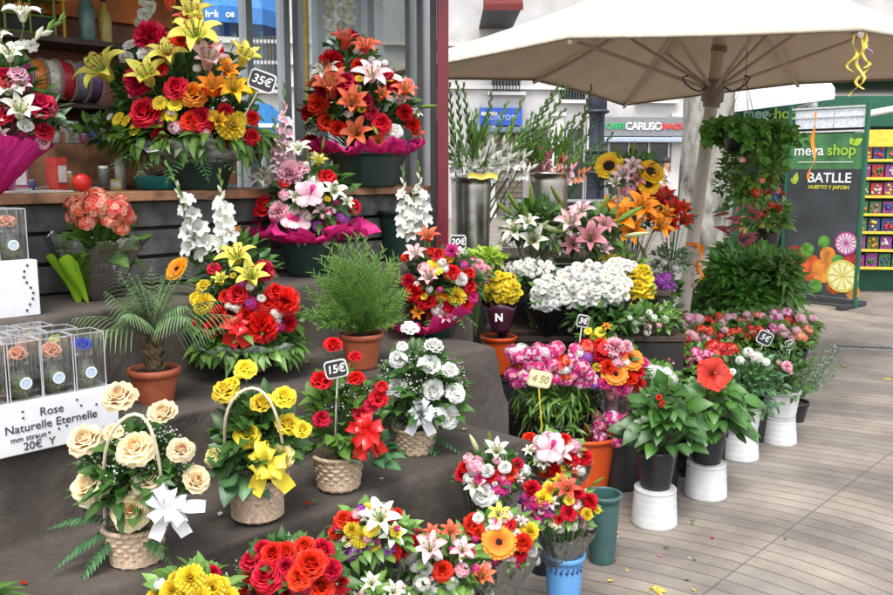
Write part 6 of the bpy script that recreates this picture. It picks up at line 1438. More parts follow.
price_tag(at(540, 379, 3.12), .095, .062, at(543, 445, 3.15), '4 50', 'cream price card on a yellow stake above the pale pink lily bouquet', tilt=R(14), board=plain('cream_card', (.72, .66, .42), .6), edge=plain('cream_card_edge', (.60, .54, .32), .6), stake=plain('yellow_stake', (.72, .58, .04), .5), ink=plain('pencil_ink', (.38, .30, .10), .7), yaw=R(18))
# orange bucket with sweet william
p = onz(589, 495, 0); p.y += .09
vase(p, .098, .134, .27, M_ORANGEP, 'bright orange bucket on the pavement with a few pink flowers', 'bucket', 'flower_bucket', ridges=.0005, lip=.008)
bunch(None, p.y, (p.x + .05, p.y, .15), 'small bunch of pink and white sweet william standing in the orange bucket',
      'kx 612 418 22; km 600 424 20; kx 600 437 20; kx 622 430 20; km 626 418 16; kw 612 411 14; km 616 441 18; kx 606 447 14; kx 628 438 14; km 596 414 12; kr 612 429 14; kx 594 430 12', 611, 428, 24, 20, None, 60, .05, G_MID, seed=14, bulge=.09)
# big bunches of sweet william in a black bucket
Yv = 3.95; pv = at(556, 430, Yv)
vase((pv.x, Yv + .03, 0), .11, .135, .34, M_BLACKP, 'large black bucket behind the step corner full of sweet william', 'bucket', 'flower_bucket')
spec = ''
rs = random.Random(5)
for i in range(64):
    x = 512 + 80 * ((i * .618) % 1) + rs.uniform(-4, 4); y = 345 + 36 * rs.random() ** 1.1 + .0015 * (x - 555) ** 2; spec += '%s %.0f %.0f %d;' % (rs.choice(['km', 'km', 'kx', 'ku', 'kx', 'kr', 'km', 'kw']), x, y, rs.randint(15, 21))
r = bunch(None, Yv, (pv.x, Yv + .03, .18), 'wide bunch of magenta, pink and white sweet william behind the step corner', spec, 555, 366, 56, 34, None, 0, bulge=.14, core=at(555, 420, Yv), seed=15)
m = MB(); cc = at(556, 420, Yv) - r.location
for i in range(520):
    a = rnd.uniform(0, 6.28); q = rnd.uniform(.02, .20); p0 = cc + Vector((q * math.cos(a), q * math.sin(a) * .7, rnd.uniform(-.02, .17))); leaf(m, p0, Vector((math.cos(a) * .5 + rnd.uniform(-.4, .4), math.sin(a) * .5 - .2, .9 + rnd.uniform(-1.2, .3))), Vector((math.cos(a), math.sin(a), .6)), rnd.uniform(.05, .09), .008, bend=.6, ns=3)
m.build('foliage', G_MID, r)
price_tag(at(583, 321, 3.9), .058, .058, at(577, 362, 3.9), '3€', 'small square black price tag on a white stake above the sweet william', tilt=R(12), edge=M_WHITEP, yaw=R(10), stake=M_WHITEP)
# gerbera mix
Yv = 3.95; pv = at(620, 410, Yv)
vase((pv.x + .02, Yv + .05, 0), .10, .125, .34, M_BLACKP, 'black bucket behind the orange one, holding the gerbera bouquet', 'bucket', 'flower_bucket')
bunch(None, Yv, (pv.x + .02, Yv + .05, .18), 'tall bouquet of orange gerbera with red and pink carnations behind the orange bucket',
      '''go 631 359 28; go 616 374 26; cp 615 347 24; cr 602 355 20; cr 608 366 18; cr 600 344 14; cm 622 388 18; cm 606 382 16; km 612 394 18; cr 630 378 18; my 598 367 14; sl 618 362 14; km 628 394 16; cr 637 371 16; cp 626 346 14; cm 598 378 14; dy 606 374 12; cr 640 384 14; gr 606 348 18; kr 634 392 12; kx 620 402 12; cm 643 362 12''', 619, 370, 28, 34, M_CELLO, 80, .05, G_DARK, wr=.15, seed=16, bulge=.10)
# dark buckets filling the row behind
for (px, py, Y_, lb) in ((596, 440, 4.25, 'black bucket in shadow behind the gerbera bucket'), (530, 440, 4.15, 'black bucket in shadow at the far end of the steps'), (648, 440, 4.5, 'black bucket in shadow behind the left hibiscus')):
    q = at(px, py, Y_); vase((q.x, Y_, 0), .10, .125, .36, M_ORANGEP if 'orange' in lb else M_BLACKP, lb, 'bucket', 'flower_bucket')
q = at(500, 345, 4.2); cr_ = empty('plant_stand', (q.x, 4.30, .0), 'dark crate under the orange bucket behind the second step', 'crate', 'dark crates under plants'); m = MB(); m.box((0, 0, .24), (.2, .2, .48)); m.build('body', M_BLACKP, cr_, bevel=.006); m = MB(); m.box((0, 0, .47), (.215, .215, .02)); m.build('rim', M_BLACKP, cr_)
pt = empty('flower_bucket', (q.x, 4.30, .482), 'small orange bucket rim showing behind the second step, beside the magenta-wrapped arrangement', 'bucket'); pot(pt, .065, .085, .19, M_ORANGEP, 'body', soil=False)

# ---- hibiscus plants on white upturned pots
def hib_plant(px, py, label, spec, cx, cy, rx, ry, hb, h0=.16, hp=.17, n=105, L=.10):
    p = onz(px, py, 0); p.y += .09
    w_ = empty('upturned_pot', p, 'white upturned pot under the ' + hb, 'pot', 'white upturned pots'); pot(w_, .098, .088, h0, M_WHITEP, 'body', soil=False, ridges=.0006, lip=.0, liph=.012, inv=False)
    m = MB(); m.add([(.087 * math.cos(6.283 * k / 30), .087 * math.sin(6.283 * k / 30), h0 + .0005) for k in range(30)], [tuple(range(30))], 0, 0, None, False); m.build('base', M_WHITEP, w_)
    r = empty('potted_plant', p + Vector((0, 0, h0 + .002)), label, 'potted plant', 'black-potted plants on white pots'); pot(r, .062, .083, hp, M_BLACKP, 'pot', lip=.004)
    Y = p.y; c = at(cx, cy, Y); rw = rx / F * Y; rh = ry / F * Y; m = MB(); base = Vector((0, 0, hp))
    cl = c - r.location
    for i in range(9):
        u = rdir(-.2).normalized(); e = cl + Vector((u.x * rw, u.y * rw, abs(u.z) * rh)) * .75; m.tube([base, base.lerp(e, .5) + Vector((u.x, u.y, 0)) * .02, e], [.004, .003, .002], 5, 1)
    for i in range(n):
        u = rdir(-.55).normalized(); k = rnd.uniform(.45, 1.0); p0 = cl + Vector((u.x * rw * .85, u.y * rw * .75, u.z * rh * .85)) * k
        d = Vector((u.x, u.y - .25, .1 + u.z * .3 + rnd.uniform(-.5, .3))); nn = Vector((u.x * .4, -.75 + u.y * .3, .75)); s_ = L * rnd.uniform(.55, 1.12); leaf(m, p0, d, nn, s_, s_ * .34, bend=.35, fold=.15, ns=6, shape=0)
        if i % 2 == 0: m.tube([p0, p0.lerp(base, .35)], .0018, 4, 1, cap=False)
    for i in range(60): u = rdir(0).normalized(); p0 = cl + Vector((u.x * rw * .7, u.y * rw * .6, u.z * rh * .95)); leaf(m, p0, u + Vector((0, 0, .6)), Vector((0, -1, .3)), .035, .010, ns=3)
    m.build('foliage', [G_HIB, C_GREEN], r); blooms(r, spec, Y, cx, cy, rx, ry, rw * .8, up=.1, fwd=1.2); return r
G_HIB = leaf_mat('leaf_hibiscus', (.014, .055, .010), (.06, .17, .025), rough=.36, trans=.22)
hib_plant(659, 531, 'hibiscus with glossy green leaves and no open flower, nearest of the white pots', 'rr 666 393 0.1; rr 663 404 7; rr 659 397 6', 664, 425, 44, 48, 'nearest hibiscus')
hib_plant(711, 502, 'hibiscus with one large red flower on a white upturned pot', 'hr 712 375 34', 712, 415, 42, 46, 'hibiscus with the red flower')
# ---- plants in white double pots
def white_plant(px, py, label, spec, cx, cy, rx, ry, two, fm=G_DARK, n=340, ll=.04):
    p = onz(px, py, 0); p.y += .08
    lo = empty('upturned_pot', p, 'white upturned pot under the ' + two, 'pot', 'white upturned pots'); pot(lo, .096, .082, .15, M_WHITEP, 'body', soil=False, ridges=.001, lip=0, liph=.01)
    m = MB(); m.add([(.080 * math.cos(6.283 * k / 30), .080 * math.sin(6.283 * k / 30), .1505) for k in range(30)], [tuple(range(30))], 0, 0, None, False); m.build('base', M_WHITEP, lo)
    r = empty('potted_plant', p + Vector((0, 0, .153)), label, 'potted plant', 'plants in white pots'); pot(r, .082, .098, .15, M_WHITEP, 'pot', lip=.006, ridges=.001)
    Y = p.y; rw = rx / F * Y; rh = ry / F * Y; c = at(cx, cy, Y); foliage(r, c, (rw, rw * .9, rh), n, ll, ll * .32, fm, zmin=-.75, inner=.1, stemc=p + Vector((0, 0, .3)))
    blooms(r, spec, Y, cx, cy, rx, ry, rw * .8, up=.4); return r
white_plant(745, 462, 'leafy plant with small white flowers in the second farthest white pot', 'sw 757 357 14; sw 748 352 12; sw 740 360 10; sw 766 362 10; sw 732 372 9', 748, 385, 36, 38, 'plant with small white flowers', G_BLUE)
white_plant(784, 446, 'dark bushy plant with one pink flower in the farthest white pot', 'cp 787 366 11; sl 791 372 7; cm 779 362 6', 780, 374, 34, 32, 'dark bushy plant')
p = onz(762, 440, 0); w_ = empty('upturned_pot', p + Vector((0, .25, 0)), 'grey shaded pot between the two white-potted plants', 'pot'); pot(w_, .09, .075, .15, plain('stone_pot', (.38, .34, .28), .7), 'body', soil=False)
m = MB(); r = empty('dry_grass_pot', onz(800, 425, 0) + Vector((0, .1, 0)), 'thin dry twiggy plant leaning out beyond the last white pot', 'potted plant')
for i in range(22):
    a = rnd.uniform(-.6, .8); e = Vector((.05 + .22 * rnd.random(), -.05, .30 + .22 * rnd.random())); m.tube([(0, 0, .12), e * .6, e], .0016, 4); 
    for k in range(5): leaf(m, e * (.5 + .1 * k), Vector((rnd.uniform(-1, 1), -.3, rnd.uniform(-.3, 1))), Vector((0, -1, .3)), .025, .006, ns=2)
m.build('foliage', G_SILVER, r); pot(r, .06, .08, .12, M_BLACKP)
price_tag(at(765, 338, 4.9), .09, .08, at(757, 372, 4.9), '5€', 'oval black price tag among the pink potted plants', tilt=R(25), edge=M_WHITEP, stake=M_WHITEP)
price_tag(at(790, 345, 4.9), .055, .055, at(786, 372, 4.9), '7€', 'small black price tag at the right end of the pink plants', tilt=R(-15), edge=M_WHITEP, stake=M_WHITEP)

# ---- rows of small flowering plants
rs = random.Random(11)
def small_pot(px, py, Y, z, codes, label, n=7, sz=15, rp=20, fm=G_MID, potm=None):
    c = at(px, py, Y); b = Vector((c.x, Y, z)); r = empty('potted_flower', b, label, 'potted plant', 'small potted flowering plants'); h = max(.07, min(.13, c.z - z - .06)); pot(r, .05, .065, h, potm or M_BLACKP)
    foliage(r, c - Vector((0, 0, .035)), (rp / F * Y * 1.1, rp / F * Y * 1.0, .085), 170, .05, .018, fm, zmin=-.6, stemc=b + Vector((0, 0, h)))
    sp = ''
    for i in range(n):
        a = i * 2.4; q = rp * .95 * math.sqrt((i + .3) / n) * rs.uniform(.75, 1.1); sp += '%s %.1f %.1f %.1f;' % (rs.choice(codes), px + q * math.cos(a), py + q * math.sin(a) * .5, sz * rs.uniform(.8, 1.15))
    blooms(r, sp, Y, px, py, rp, rp * .7, rp / F * Y * .7, at(px, py + 22, Y), up=.7, stem_to=b + Vector((0, 0, h)))
zb_ = .302
ROW = [(648, 338, 5.10, ['kp', 'kc'], 'salmon pink potted plant at the left of the low bench, left of the pole'), (676, 342, 5.08, ['kr'], 'bright red potted plant just left of the parasol pole'), (700, 334, 5.12, ['kp', 'kr'], 'pink and red potted plant just right of the parasol pole'), (724, 334, 5.12, ['kr', 'kp'], 'rosy red potted plant, third along the low bench'), (750, 332, 5.14, ['kr', 'kc'], 'red potted plant behind the oval price tag'), (772, 330, 5.14, ['kp', 'kx'], 'pale pink potted plant near the right end of the bench'), (796, 334, 5.10, ['kp', 'kc'], 'light pink potted plant at the right end of the bench'),
       (688, 322, 5.38, ['kp'], 'pink potted plant at the back of the bench, right of the pole'), (718, 320, 5.40, ['kp', 'kr'], 'pink and red plant at the back of the bench before the big shrub'), (746, 318, 5.40, ['kp', 'kc'], 'rose pink plant at the back of the bench, under the shrub'), (774, 317, 5.40, ['kp', 'kx'], 'pale pink plant at the back right of the bench'), (800, 322, 5.36, ['kp', 'kr'], 'pink plant at the back right corner of the bench'), (660, 324, 5.38, ['kp', 'kc'], 'salmon plant at the back left of the bench')]
for a in ROW: small_pot(a[0], a[1], a[2], zb_, a[3], a[4], sz=rs.uniform(10, 14), rp=rs.uniform(15, 19))
for (px, py, Y, codes, z, lb, n, sz) in ((720, 352, 4.62, ['kr'], .0, 'bright red geranium just above the red hibiscus flower', 9, 18), (655, 376, 4.05, ['kw'], .0, 'white geranium behind the nearest hibiscus', 9, 18), (640, 360, 4.45, ['kr', 'kr', 'kc'], 0, 'red flowering plant right of the gerbera bouquet', 9, 16), (695, 358, 4.45, ['km'], .0, 'magenta flower spike plant behind the hibiscus pair', 7, 13), (668, 362, 4.45, ['kp', 'kr'], 0, 'pink and red plant behind the white geranium', 8, 13), (748, 360, 4.75, ['kp', 'kw'], 0, 'pale pink and white plant behind the white pots', 7, 12), (702, 388, 4.2, ['kr'], 0, 'deep red plant half hidden behind the hibiscus pair', 4, 9)):
    c = at(px, py, Y); st_ = empty('plant_stand', (c.x, Y, 0), 'dark upturned crate under the ' + lb, 'crate', 'dark crates under plants'); hh = c.z - .20
    m = MB(); m.box((0, 0, hh / 2), (.20, .20, hh)); m.build('body', M_BLACKP, st_, bevel=.006); m = MB(); m.box((0, 0, hh - .01), (.215, .215, .02)); m.build('rim', M_BLACKP, st_)
    small_pot(px, py, Y, hh + .001, codes, lb, n=n, sz=sz, rp=20)

# ---- shrubs
G_SHRUB = leaf_mat('leaf_shrub', (.03, .11, .016), (.12, .30, .04))
def shrub(px, py, Y, rx, ry, label, mat, n, L, W, z=0, ph=.28, name='potted_shrub', shape=0, pr=.14, droop=.3):
    c = at(px, py, Y); b = Vector((c.x, Y, z)); r = empty(name, b, label, 'potted shrub'); pot(r, pr * .8, pr, ph, M_BLACKP); rw, rh = rx / F * Y, ry / F * Y
    m = MB(); cl = c - b
    for k in range(26):
        u = rdir(-.7).normalized(); q = cl + Vector((u.x * rw, u.y * rw, u.z * rh)) * rnd.uniform(.45, .85); m.tube([Vector((0, 0, ph)), Vector((0, 0, ph)).lerp(q, .5) + Vector((u.x, u.y, 0)) * .03, q], .004, 4, 1, cap=False)
        for i in range(n // 26):
            v = rdir(-1) * (.30 * rw); p0 = q + v; leaf(m, p0, v.normalized() + u * .6 + Vector((0, -.2, .5)), Vector((rnd.uniform(-.5, .5), -.5, .8)), L * rnd.uniform(.6, 1.1), W * rnd.uniform(.8, 1.1), bend=droop * rnd.uniform(.3, 1.4), ns=4, shape=shape)
    m.build('foliage', [mat, C_GREEN], r); return r
shrub(750, 288, 6.55, 50, 38, 'large dense dark green shrub behind the pink plants, left of the banner', G_SHRUB, 1500, .11, .028, droop=.5)
shrub(776, 280, 6.3, 24, 32, 'lighter green shrub in front of the banner, right of the large dark shrub', G_MID, 420, .09, .022, pr=.10)
shrub(722, 300, 6.5, 30, 26, 'low dark shrub just right of the parasol pole', G_DARK, 520, .08, .022, pr=.10)
shrub(652, 312, 5.85, 26, 20, 'loose pale green shrub left of the parasol pole', G_SILVER, 320, .06, .018, pr=.10)
c = at(736, 236, 6.9); r = empty('croton', (c.x, 6.9, 0), 'croton with long red and dark green striped leaves behind the shrub', 'potted shrub'); m = MB(); m2 = MB()
for i in range(34):
    a = i * 2.4; d = Vector((math.cos(a) * .8, math.sin(a) * .5 - .3, .8 - .03 * i)); p0 = Vector((rnd.uniform(-.08, .08), 0, c.z - .12 + .004 * i)); leaf(m if i % 3 else m2, p0 + Vector((0, 0, -.1 + .012 * i)), d, Vector((0, -1, .5)), .15, .016, bend=.3, ns=6)
m2.tube([(0, 0, .25), (0, 0, c.z)], .012, 6); m.build('foliage', G_CROTON, r); m2.build('green_leaves', G_DARK, r); pot(r, .1, .13, .26, M_BLACKP)
for k in range(11):
    pass
# small purple flowers left of the pole, red-orange flowers right of it
def on_crate(px, py, Y, hdrop, label):
    c = at(px, py, Y); hh = c.z - hdrop; st_ = empty('plant_stand', (c.x, Y, 0), 'dark crate under the ' + label, 'crate', 'dark crates under plants'); m = MB(); m.box((0, 0, hh / 2), (.22, .22, hh)); m.build('body', M_BLACKP, st_, bevel=.006); m = MB(); m.box((0, 0, hh - .01), (.235, .235, .02)); m.build('rim', M_BLACKP, st_); return hh + .001
h_ = on_crate(660, 284, 5.2, .22, 'violet flowers'); small_pot(660, 284, 5.2, h_, ['ku', 'sp'], 'violet flowering plant left of the parasol pole', 12, 12, 20, G_DARK)
h_ = on_crate(768, 200, 7.2, .40, 'tall red spikes'); c = at(768, 200, 7.2)
r = empty('potted_flower', (c.x, 7.2, h_), 'plant with upright red flower spikes left of the banner', 'potted plant'); pot(r, .09, .11, .16, M_BLACKP); foliage(r, c - Vector((0, 0, .15)), (.16, .14, .16), 160, .12, .03, G_LIGHT, zmin=-.5)
blooms(r, 'lc 762 190 16; lr 768 198 16; lc 758 203 14; lr 775 210 14; lc 764 214 14; lc 772 184 12; lr 780 196 12', 7.2, 768, 200, 20, 24, .1)

# ---- hanging ivy basket
c = at(742, 150, 5.55); r = empty('hanging_plant', c + Vector((0, 0, .1)), 'hanging basket of trailing ivy geranium under the parasol, right of the pole', 'hanging plant')
m = MB(); m.lathe([(.001, -.14), (.09, -.13), (.13, -.02), (.135, 0), (.125, 0), (.10, -.10)], 24, c=(0, 0, .02)); m.build('basket', M_BLACKP, r)
m = MB()
for a in (.5, 2.6, 4.7): m.tube([(.13 * math.cos(a), .13 * math.sin(a), .02), (0, 0, .34)], .002, 4)
m.tube([(0, 0, .34), (0, 0, .72)], .002, 4); m.build('wire', M_DMETAL, r)
m = MB(); cl = c - r.location
for k in range(46):
    a = rnd.uniform(0, 6.28); ln = rnd.uniform(.05, .27) * (1.0 if math.cos(a) > -.2 else .6); q = (.14 + .14 * rnd.random()) * (1 if math.cos(a) > -.3 else .72); p0 = Vector((.06 * math.cos(a), .06 * math.sin(a), .04)); p1 = Vector((q * math.cos(a) * 1.1, q * math.sin(a), .06 + .06 * rnd.random())); p2 = p1 + Vector((.05 * math.cos(a), .05 * math.sin(a), -ln)); pv_ = p0
    for j in range(1, 11):
        t_ = j / 10; pp_ = p0.lerp(p1, t_).lerp(p1.lerp(p2, t_), t_); m.tube([pv_, pp_], .0018, 3, 1, cap=False)
        for h in range(3): leaf(m, pp_ + Vector([rnd.uniform(-.02, .02) for _ in range(3)]), Vector((rnd.uniform(-1, 1), rnd.uniform(-1, .3), rnd.uniform(-.8, .5))), Vector((rnd.uniform(-.4, .4), -.7, .7)), rnd.uniform(.035, .06), .021, bend=.3, ns=3, shape=0)
        pv_ = pp_
m.build('foliage', [G_SHRUB, C_GREEN], r)
foliage(r, at(752, 170, 5.55), (.20, .16, .22), 520, .055, .022, leaf_mat('leaf_autumn', (.06, .16, .025), (.17, .28, .04)), name='trailing_foliage', zmin=-1)
blooms(r, 'kr 757 192 12; kc 750 138 10; kr 770 205 9; kp 742 160 8; kc 777 190 9; kr 759 215 9; kc 762 180 8', 5.55, 745, 165, 40, 50, .15)
foliage(r, at(722, 185, 5.5), (.05, .05, .14), 40, .05, .02, G_DARK, name='hanging_strand', zmin=-1, inner=.1)

# ---- steel buckets with gladioli
def steel(px, Y, w, h, label):
    c = at(px, 220, Y); r = empty('steel_bucket', (c.x, Y, 1.022), label, 'steel bucket', 'steel buckets of gladioli'); pot(r, w * .46, w / 2, h, M_STEEL, 'body', soil=False, lip=.005, liph=.014, ridges=.0008); return Vector((c.x, Y, 1.022)), h
p1, h1 = steel(471, 4.90, .225, .435, 'tall steel bucket of white gladioli beside the maroon post'); p2, h2 = steel(546, 5.02, .245, .46, 'steel bucket of pink gladioli right of the other steel bucket')
r = empty('gladiolus_bunch', p1 + Vector((0, 0, .02)), 'bunch of white gladioli with long green buds in the left steel bucket', 'bouquet', 'gladioli in steel buckets')
for (x1, y1, n, nb, sd) in ((449, 82, 3, 12, 0), (457, 80, 3, 13, 0), (463, 82, 2, 12, 0), (477, 108, 3, 9, 0), (492, 92, 4, 12, 1), (556, 88, 2, 16, 1), (562, 82, 3, 16, 1), (570, 84, 3, 16, 1), (566, 108, 3, 14, 1), (524, 96, 6, 9, 1), (508, 100, 6, 9, 1), (450, 110, 5, 6, 0), (488, 130, 7, 4, 1), (515, 118, 8, 6, 1), (534, 112, 7, 7, 1), (470, 120, 6, 5, 0), (580, 112, 2, 14, 1)):
    glad(r, p1 + Vector((rnd.uniform(-.07, .07), rnd.uniform(-.06, .06), .1)), at(x1, y1, 4.82 + .1 * sd + rnd.uniform(-.1, .1)), PC['white'], w=.060, nopen=max(2, n - 1), nbud=nb + 2, cur=.02, start=.42)
foliage(r, p1 + Vector((0, 0, .50)), (.12, .10, .14), 60, .26, .010, G_MID, name='foliage', upb=1.0, shape=2, zmin=-.2)
r = empty('gladiolus_bunch', p2 + Vector((0, 0, .02)), 'bunch of dusty pink gladioli with green tips in the right steel bucket', 'bouquet', 'gladioli in steel buckets')
for (x1, y1, n, nb, c_) in ((527, 138, 8, 3, 'dustypink'), (540, 128, 9, 4, 'pink'), (552, 130, 8, 5, 'dustypink'), (562, 125, 6, 8, 'peach'), (575, 118, 5, 9, 'peach'), (586, 112, 4, 11, 'dustypink'), (594, 122, 4, 10, 'peach'), (592, 84, 2, 14, 'dwhite'), (534, 150, 7, 2, 'pink'), (570, 132, 7, 6, 'peach'), (602, 135, 4, 9, 'peach'), (546, 142, 8, 3, 'pink'), (614, 132, 3, 10, 'peach'), (584, 140, 6, 6, 'palepink'), (522, 150, 6, 2, 'dustypink')):
    glad(r, p2 + Vector((rnd.uniform(-.07, .07), rnd.uniform(-.06, .06), .1)), at(x1, y1, 5.05 + rnd.uniform(-.12, .12)), PC[c_], w=.052, nopen=max(2, n - 2), nbud=nb + 3, cur=.01, start=.50)
foliage(r, p2 + Vector((0, 0, .50)), (.12, .10, .14), 60, .24, .010, G_MID, name='foliage', upb=1.0, shape=2, zmin=-.2)
yl = MB(); ys = empty('yellow_band', p1 + Vector((0, -.10, .44)), 'yellow paper band lying at the rim of the left steel bucket', 'paper band'); strip(yl, [Vector((-.02 + .02 * k, -.03 + .004 * math.sin(k), .0 + .006 * math.sin(k * 1.3))) for k in range(9)], Vector((0, .2, 1)), .03); yl.build('band', YLR, ys)

# ---- wrapped bunches on the lower table and lilies behind
def table_bunch(px, py, Y, label, spec, rx, ry, zlow, wr=None, wm=None, fol=120, fm=G_MID, fl=.05, seed=1, bulge=None, up=.35):
    c = at(px, py, Y); lo = Vector((c.x, Y + .03, zlow)); return bunch(None, Y, lo, label, spec, px, py, rx, ry, wm, fol, fl, fm, wr=wr, seed=seed, bulge=bulge, up=up)
def massed(px, py, rx, ry, n, codes, s0, s1, seed, sq=1.0):
    q = random.Random(seed); out = ''
    for i in range(n):
        a = i * 2.39996; k = math.sqrt((i + .5) / n); out += '%s %.1f %.1f %.1f;' % (q.choice(codes), px + rx * k * math.cos(a), py + ry * k * math.sin(a), q.uniform(s0, s1))
    return out
table_bunch(503, 291, 4.25, 'dense round bunch of small yellow chrysanthemums in dark wrapping beside the magenta arrangement', massed(502, 291, 17, 19, 56, ['dy', 'my'], 8, 11, 1), 20, 22, .665, wr=.12, wm=M_BLKWRAP, fol=30, seed=21)
table_bunch(548, 297, 4.30, 'dense bunch of white chrysanthemums left of the white daisies', massed(548, 296, 15, 21, 60, ['dw', 'mw'], 8, 12, 2), 19, 25, .665, wr=.12, wm=M_BLKWRAP, fol=30, seed=22)
table_bunch(590, 290, 4.35, 'wide bunch of white daisies with yellow centres in the middle of the table', massed(592, 286, 38, 24, 72, ['dw', 'dw', 'dw', 'mw'], 9, 14, 3), 42, 28, .665, wr=.20, wm=M_BLKWRAP, fol=60, seed=23)
table_bunch(624, 266, 4.60, 'spray of white daisies behind the wide bunch, under the orange lilies', massed(618, 270, 20, 10, 40, ['dw'], 8, 11, 4), 26, 14, .70, wr=.12, wm=M_BLKWRAP, fol=40, seed=24)
table_bunch(640, 288, 4.55, 'tall bunch of yellow button chrysanthemums right of the white daisies', massed(640, 290, 13, 25, 70, ['my', 'dy'], 8, 11, 5), 17, 28, .0 + .50, wr=.10, wm=M_BLKWRAP, fol=30, seed=25)
table_bunch(606, 255, 4.75, 'yellow chrysanthemum tops showing above the white daisies', massed(612, 262, 16, 6, 22, ['dy'], 7, 10, 6), 22, 10, .70, wr=.10, wm=M_BLKWRAP, fol=30, seed=26)
table_bunch(535, 272, 4.5, 'airy spray of fine white flowers above the white chrysanthemums', massed(528, 268, 26, 8, 40, ['sw', 'dw'], 5, 9, 7), 30, 14, .665, wr=.10, wm=M_CELLO, fol=120, fm=G_SILVER, seed=27)
table_bunch(476, 272, 4.1, 'purple and magenta flowers right of the magenta-wrapped arrangement', massed(474, 272, 15, 12, 18, ['ku', 'km', 'cp'], 10, 14, 8), 18, 14, .70, fol=60, seed=28)
table_bunch(486, 258, 4.3, 'flat bright green sprays behind the price tag reading 20€', 'bg 470 257 8; bg 480 256 8; bg 492 260 8', 20, 8, .70, fol=140, fm=leaf_mat('leaf_lime', (.20, .36, .03), (.45, .60, .08)), fl=.05, seed=29)
table_bunch(648, 320, 4.45, 'loose leafy bunch with small pale flowers below the yellow chrysanthemums', massed(640, 322, 26, 12, 14, ['sw', 'sl'], 6, 9, 9), 34, 22, .30, fol=260, fm=G_LIGHT, fl=.05, seed=30)
r = table_bunch(598, 332, 4.15, 'orange and yellow flowers in shadow behind the small square price tag', 'dy 600 332 12; my 594 336 12; my 603 340 11; cw 612 336 11; cr 590 342 9; lo 606 328 12; dy 588 331 9', 20, 14, .50, fol=60, seed=31)
table_bunch(604, 318, 4.25, 'dark leafy bunch filling the gap under the white daisies', 'sw 570 330 6; sw 630 318 6', 44, 18, .45, fol=260, fm=G_DARK, fl=.06, seed=32)
# dark purple printed wrap with a pale letter
c = at(500, 317, 4.12); r = empty('printed_wrapper', c, 'dark plum paper wrapper printed with a pale letter below the yellow chrysanthemums', 'paper wrapper'); m = MB(); g_ = []
for i in range(8): k = i / 7; g_.append([((.045 + .035 * k) * math.cos(a), (.045 + .035 * k) * math.sin(a), -.07 + .13 * k + .01 * math.sin(3 * a) * k) for a in [R(180 + 180 * j / 16) for j in range(17)]])
m.grid(g_, 0, 0., .5); o = m.build('paper', plain('plum_paper', (.06, .012, .03), .4), r); so = o.modifiers.new('t', 'SOLIDIFY'); so.thickness = .002
text(r, 'N', .05, (-.01, -.085, .01), (R(90), 0, 0), M_CHALK, bold=.002)
# white-green lilies, pink lilies
table_bunch(535, 228, 4.60, 'white lilies with pale green buds in front of the steel buckets', 'lw 516 234 34; lw 534 243 36; lw 527 226 26; bg 520 212 26; bg 532 208 26; bg 528 218 22; bg 512 215 22; lw 552 252 26; bw 540 228 20; lw 508 246 24; bg 552 232 18', 30, 32, .665, fol=130, fm=G_DARK, fl=.085, seed=33)
table_bunch(586, 235, 4.65, 'pale and dusty pink lilies with cream buds left of the orange lilies', 'lq 590 243 40; lp 572 228 40; lq 602 228 28; bw 560 232 28; bg 616 222 30; lw 556 246 26; lp 582 216 30; bg 562 205 24; bg 600 212 22; lq 574 246 26; bw 624 236 26; lp 600 252 24', 36, 30, .68, fol=120, fm=G_DARK, fl=.085, seed=34)
table_bunch(634, 222, 5.15, 'vivid orange lilies left of the parasol pole', 'lo 622 222 42; lo 640 212 40; lo 655 230 34; lo 612 212 30; lo 632 234 34; lo 648 221 30; lo 662 217 24; bg 640 245 20; lo 606 224 22; lo 645 204 22', 34, 22, .81, fol=80, fm=G_DARK, fl=.07, seed=35)
table_bunch(674, 218, 5.25, 'deep red lilies right beside the parasol pole', 'lr 664 206 34; lr 674 216 34; lr 681 224 26; lr 670 226 26; lr 658 212 22; lr 682 210 20; lr 660 224 20', 22, 18, .81, fol=50, fm=G_DARK, fl=.06, seed=36)
table_bunch(630, 176, 5.30, 'sunflowers mixed with pale lilies rising behind the orange lilies', 'su 609 166 30; su 651 172 28; su 648 184 24; lp 624 178 26; lp 632 168 22; sl 628 190 16; rr 640 196 16; cr 654 192 16; bg 620 160 16; bg 632 156 16; lw 616 186 20; cr 645 190 14; lq 636 182 20; lg 655 180 18; bg 614 176 12', 34, 26, .81, fol=90, fm=G_DARK, fl=.07, seed=37)
table_bunch(672, 262, 5.3, 'tuft of pale and green leaves in front of the tree trunk', 'sw 664 262 8; sw 676 268 8', 22, 20, .81, fol=110, fm=G_SILVER, seed=38)
# orchids and figurines hanging at the top of the kiosk
for (px, y0, y1, Y, lb) in ((330, -30, 34, 4.3, 'hanging strand of pale cream orchids in front of the side glass'), (345, -30, 26, 4.35, 'second hanging strand of pale orchids, just right of the first'), (146, -30, 30, 3.6, 'white orchid strand at the top left of the red lily'), (197, -30, 24, 3.65, 'white orchid strand at the top right of the red lily')):
    t0 = at(px, y0, Y); r = empty('orchid_strand', t0, lb, 'orchid strand', 'hanging orchid strands'); m = MB(); m.tube([(0, 0, 0), (.01, 0, -(t0.z - at(px, y1, Y).z) * .5), (0, 0, -(t0.z - at(px, y1, Y).z))], .003, 5); m.build('stem', C_GREEN, r)
    n = 9
    for k in range(n): p_ = at(px + rnd.uniform(-6, 6), y0 + (y1 - y0) * k / (n - 1), Y - .02); inst(ME['orch'][0], 'orchid', r, p_ - t0, 12 / F * Y * 1.2, face_q((rnd.uniform(-.5, .5), -1, rnd.uniform(-.3, .3))), [PC['dwhite'], PC['dwhite']])
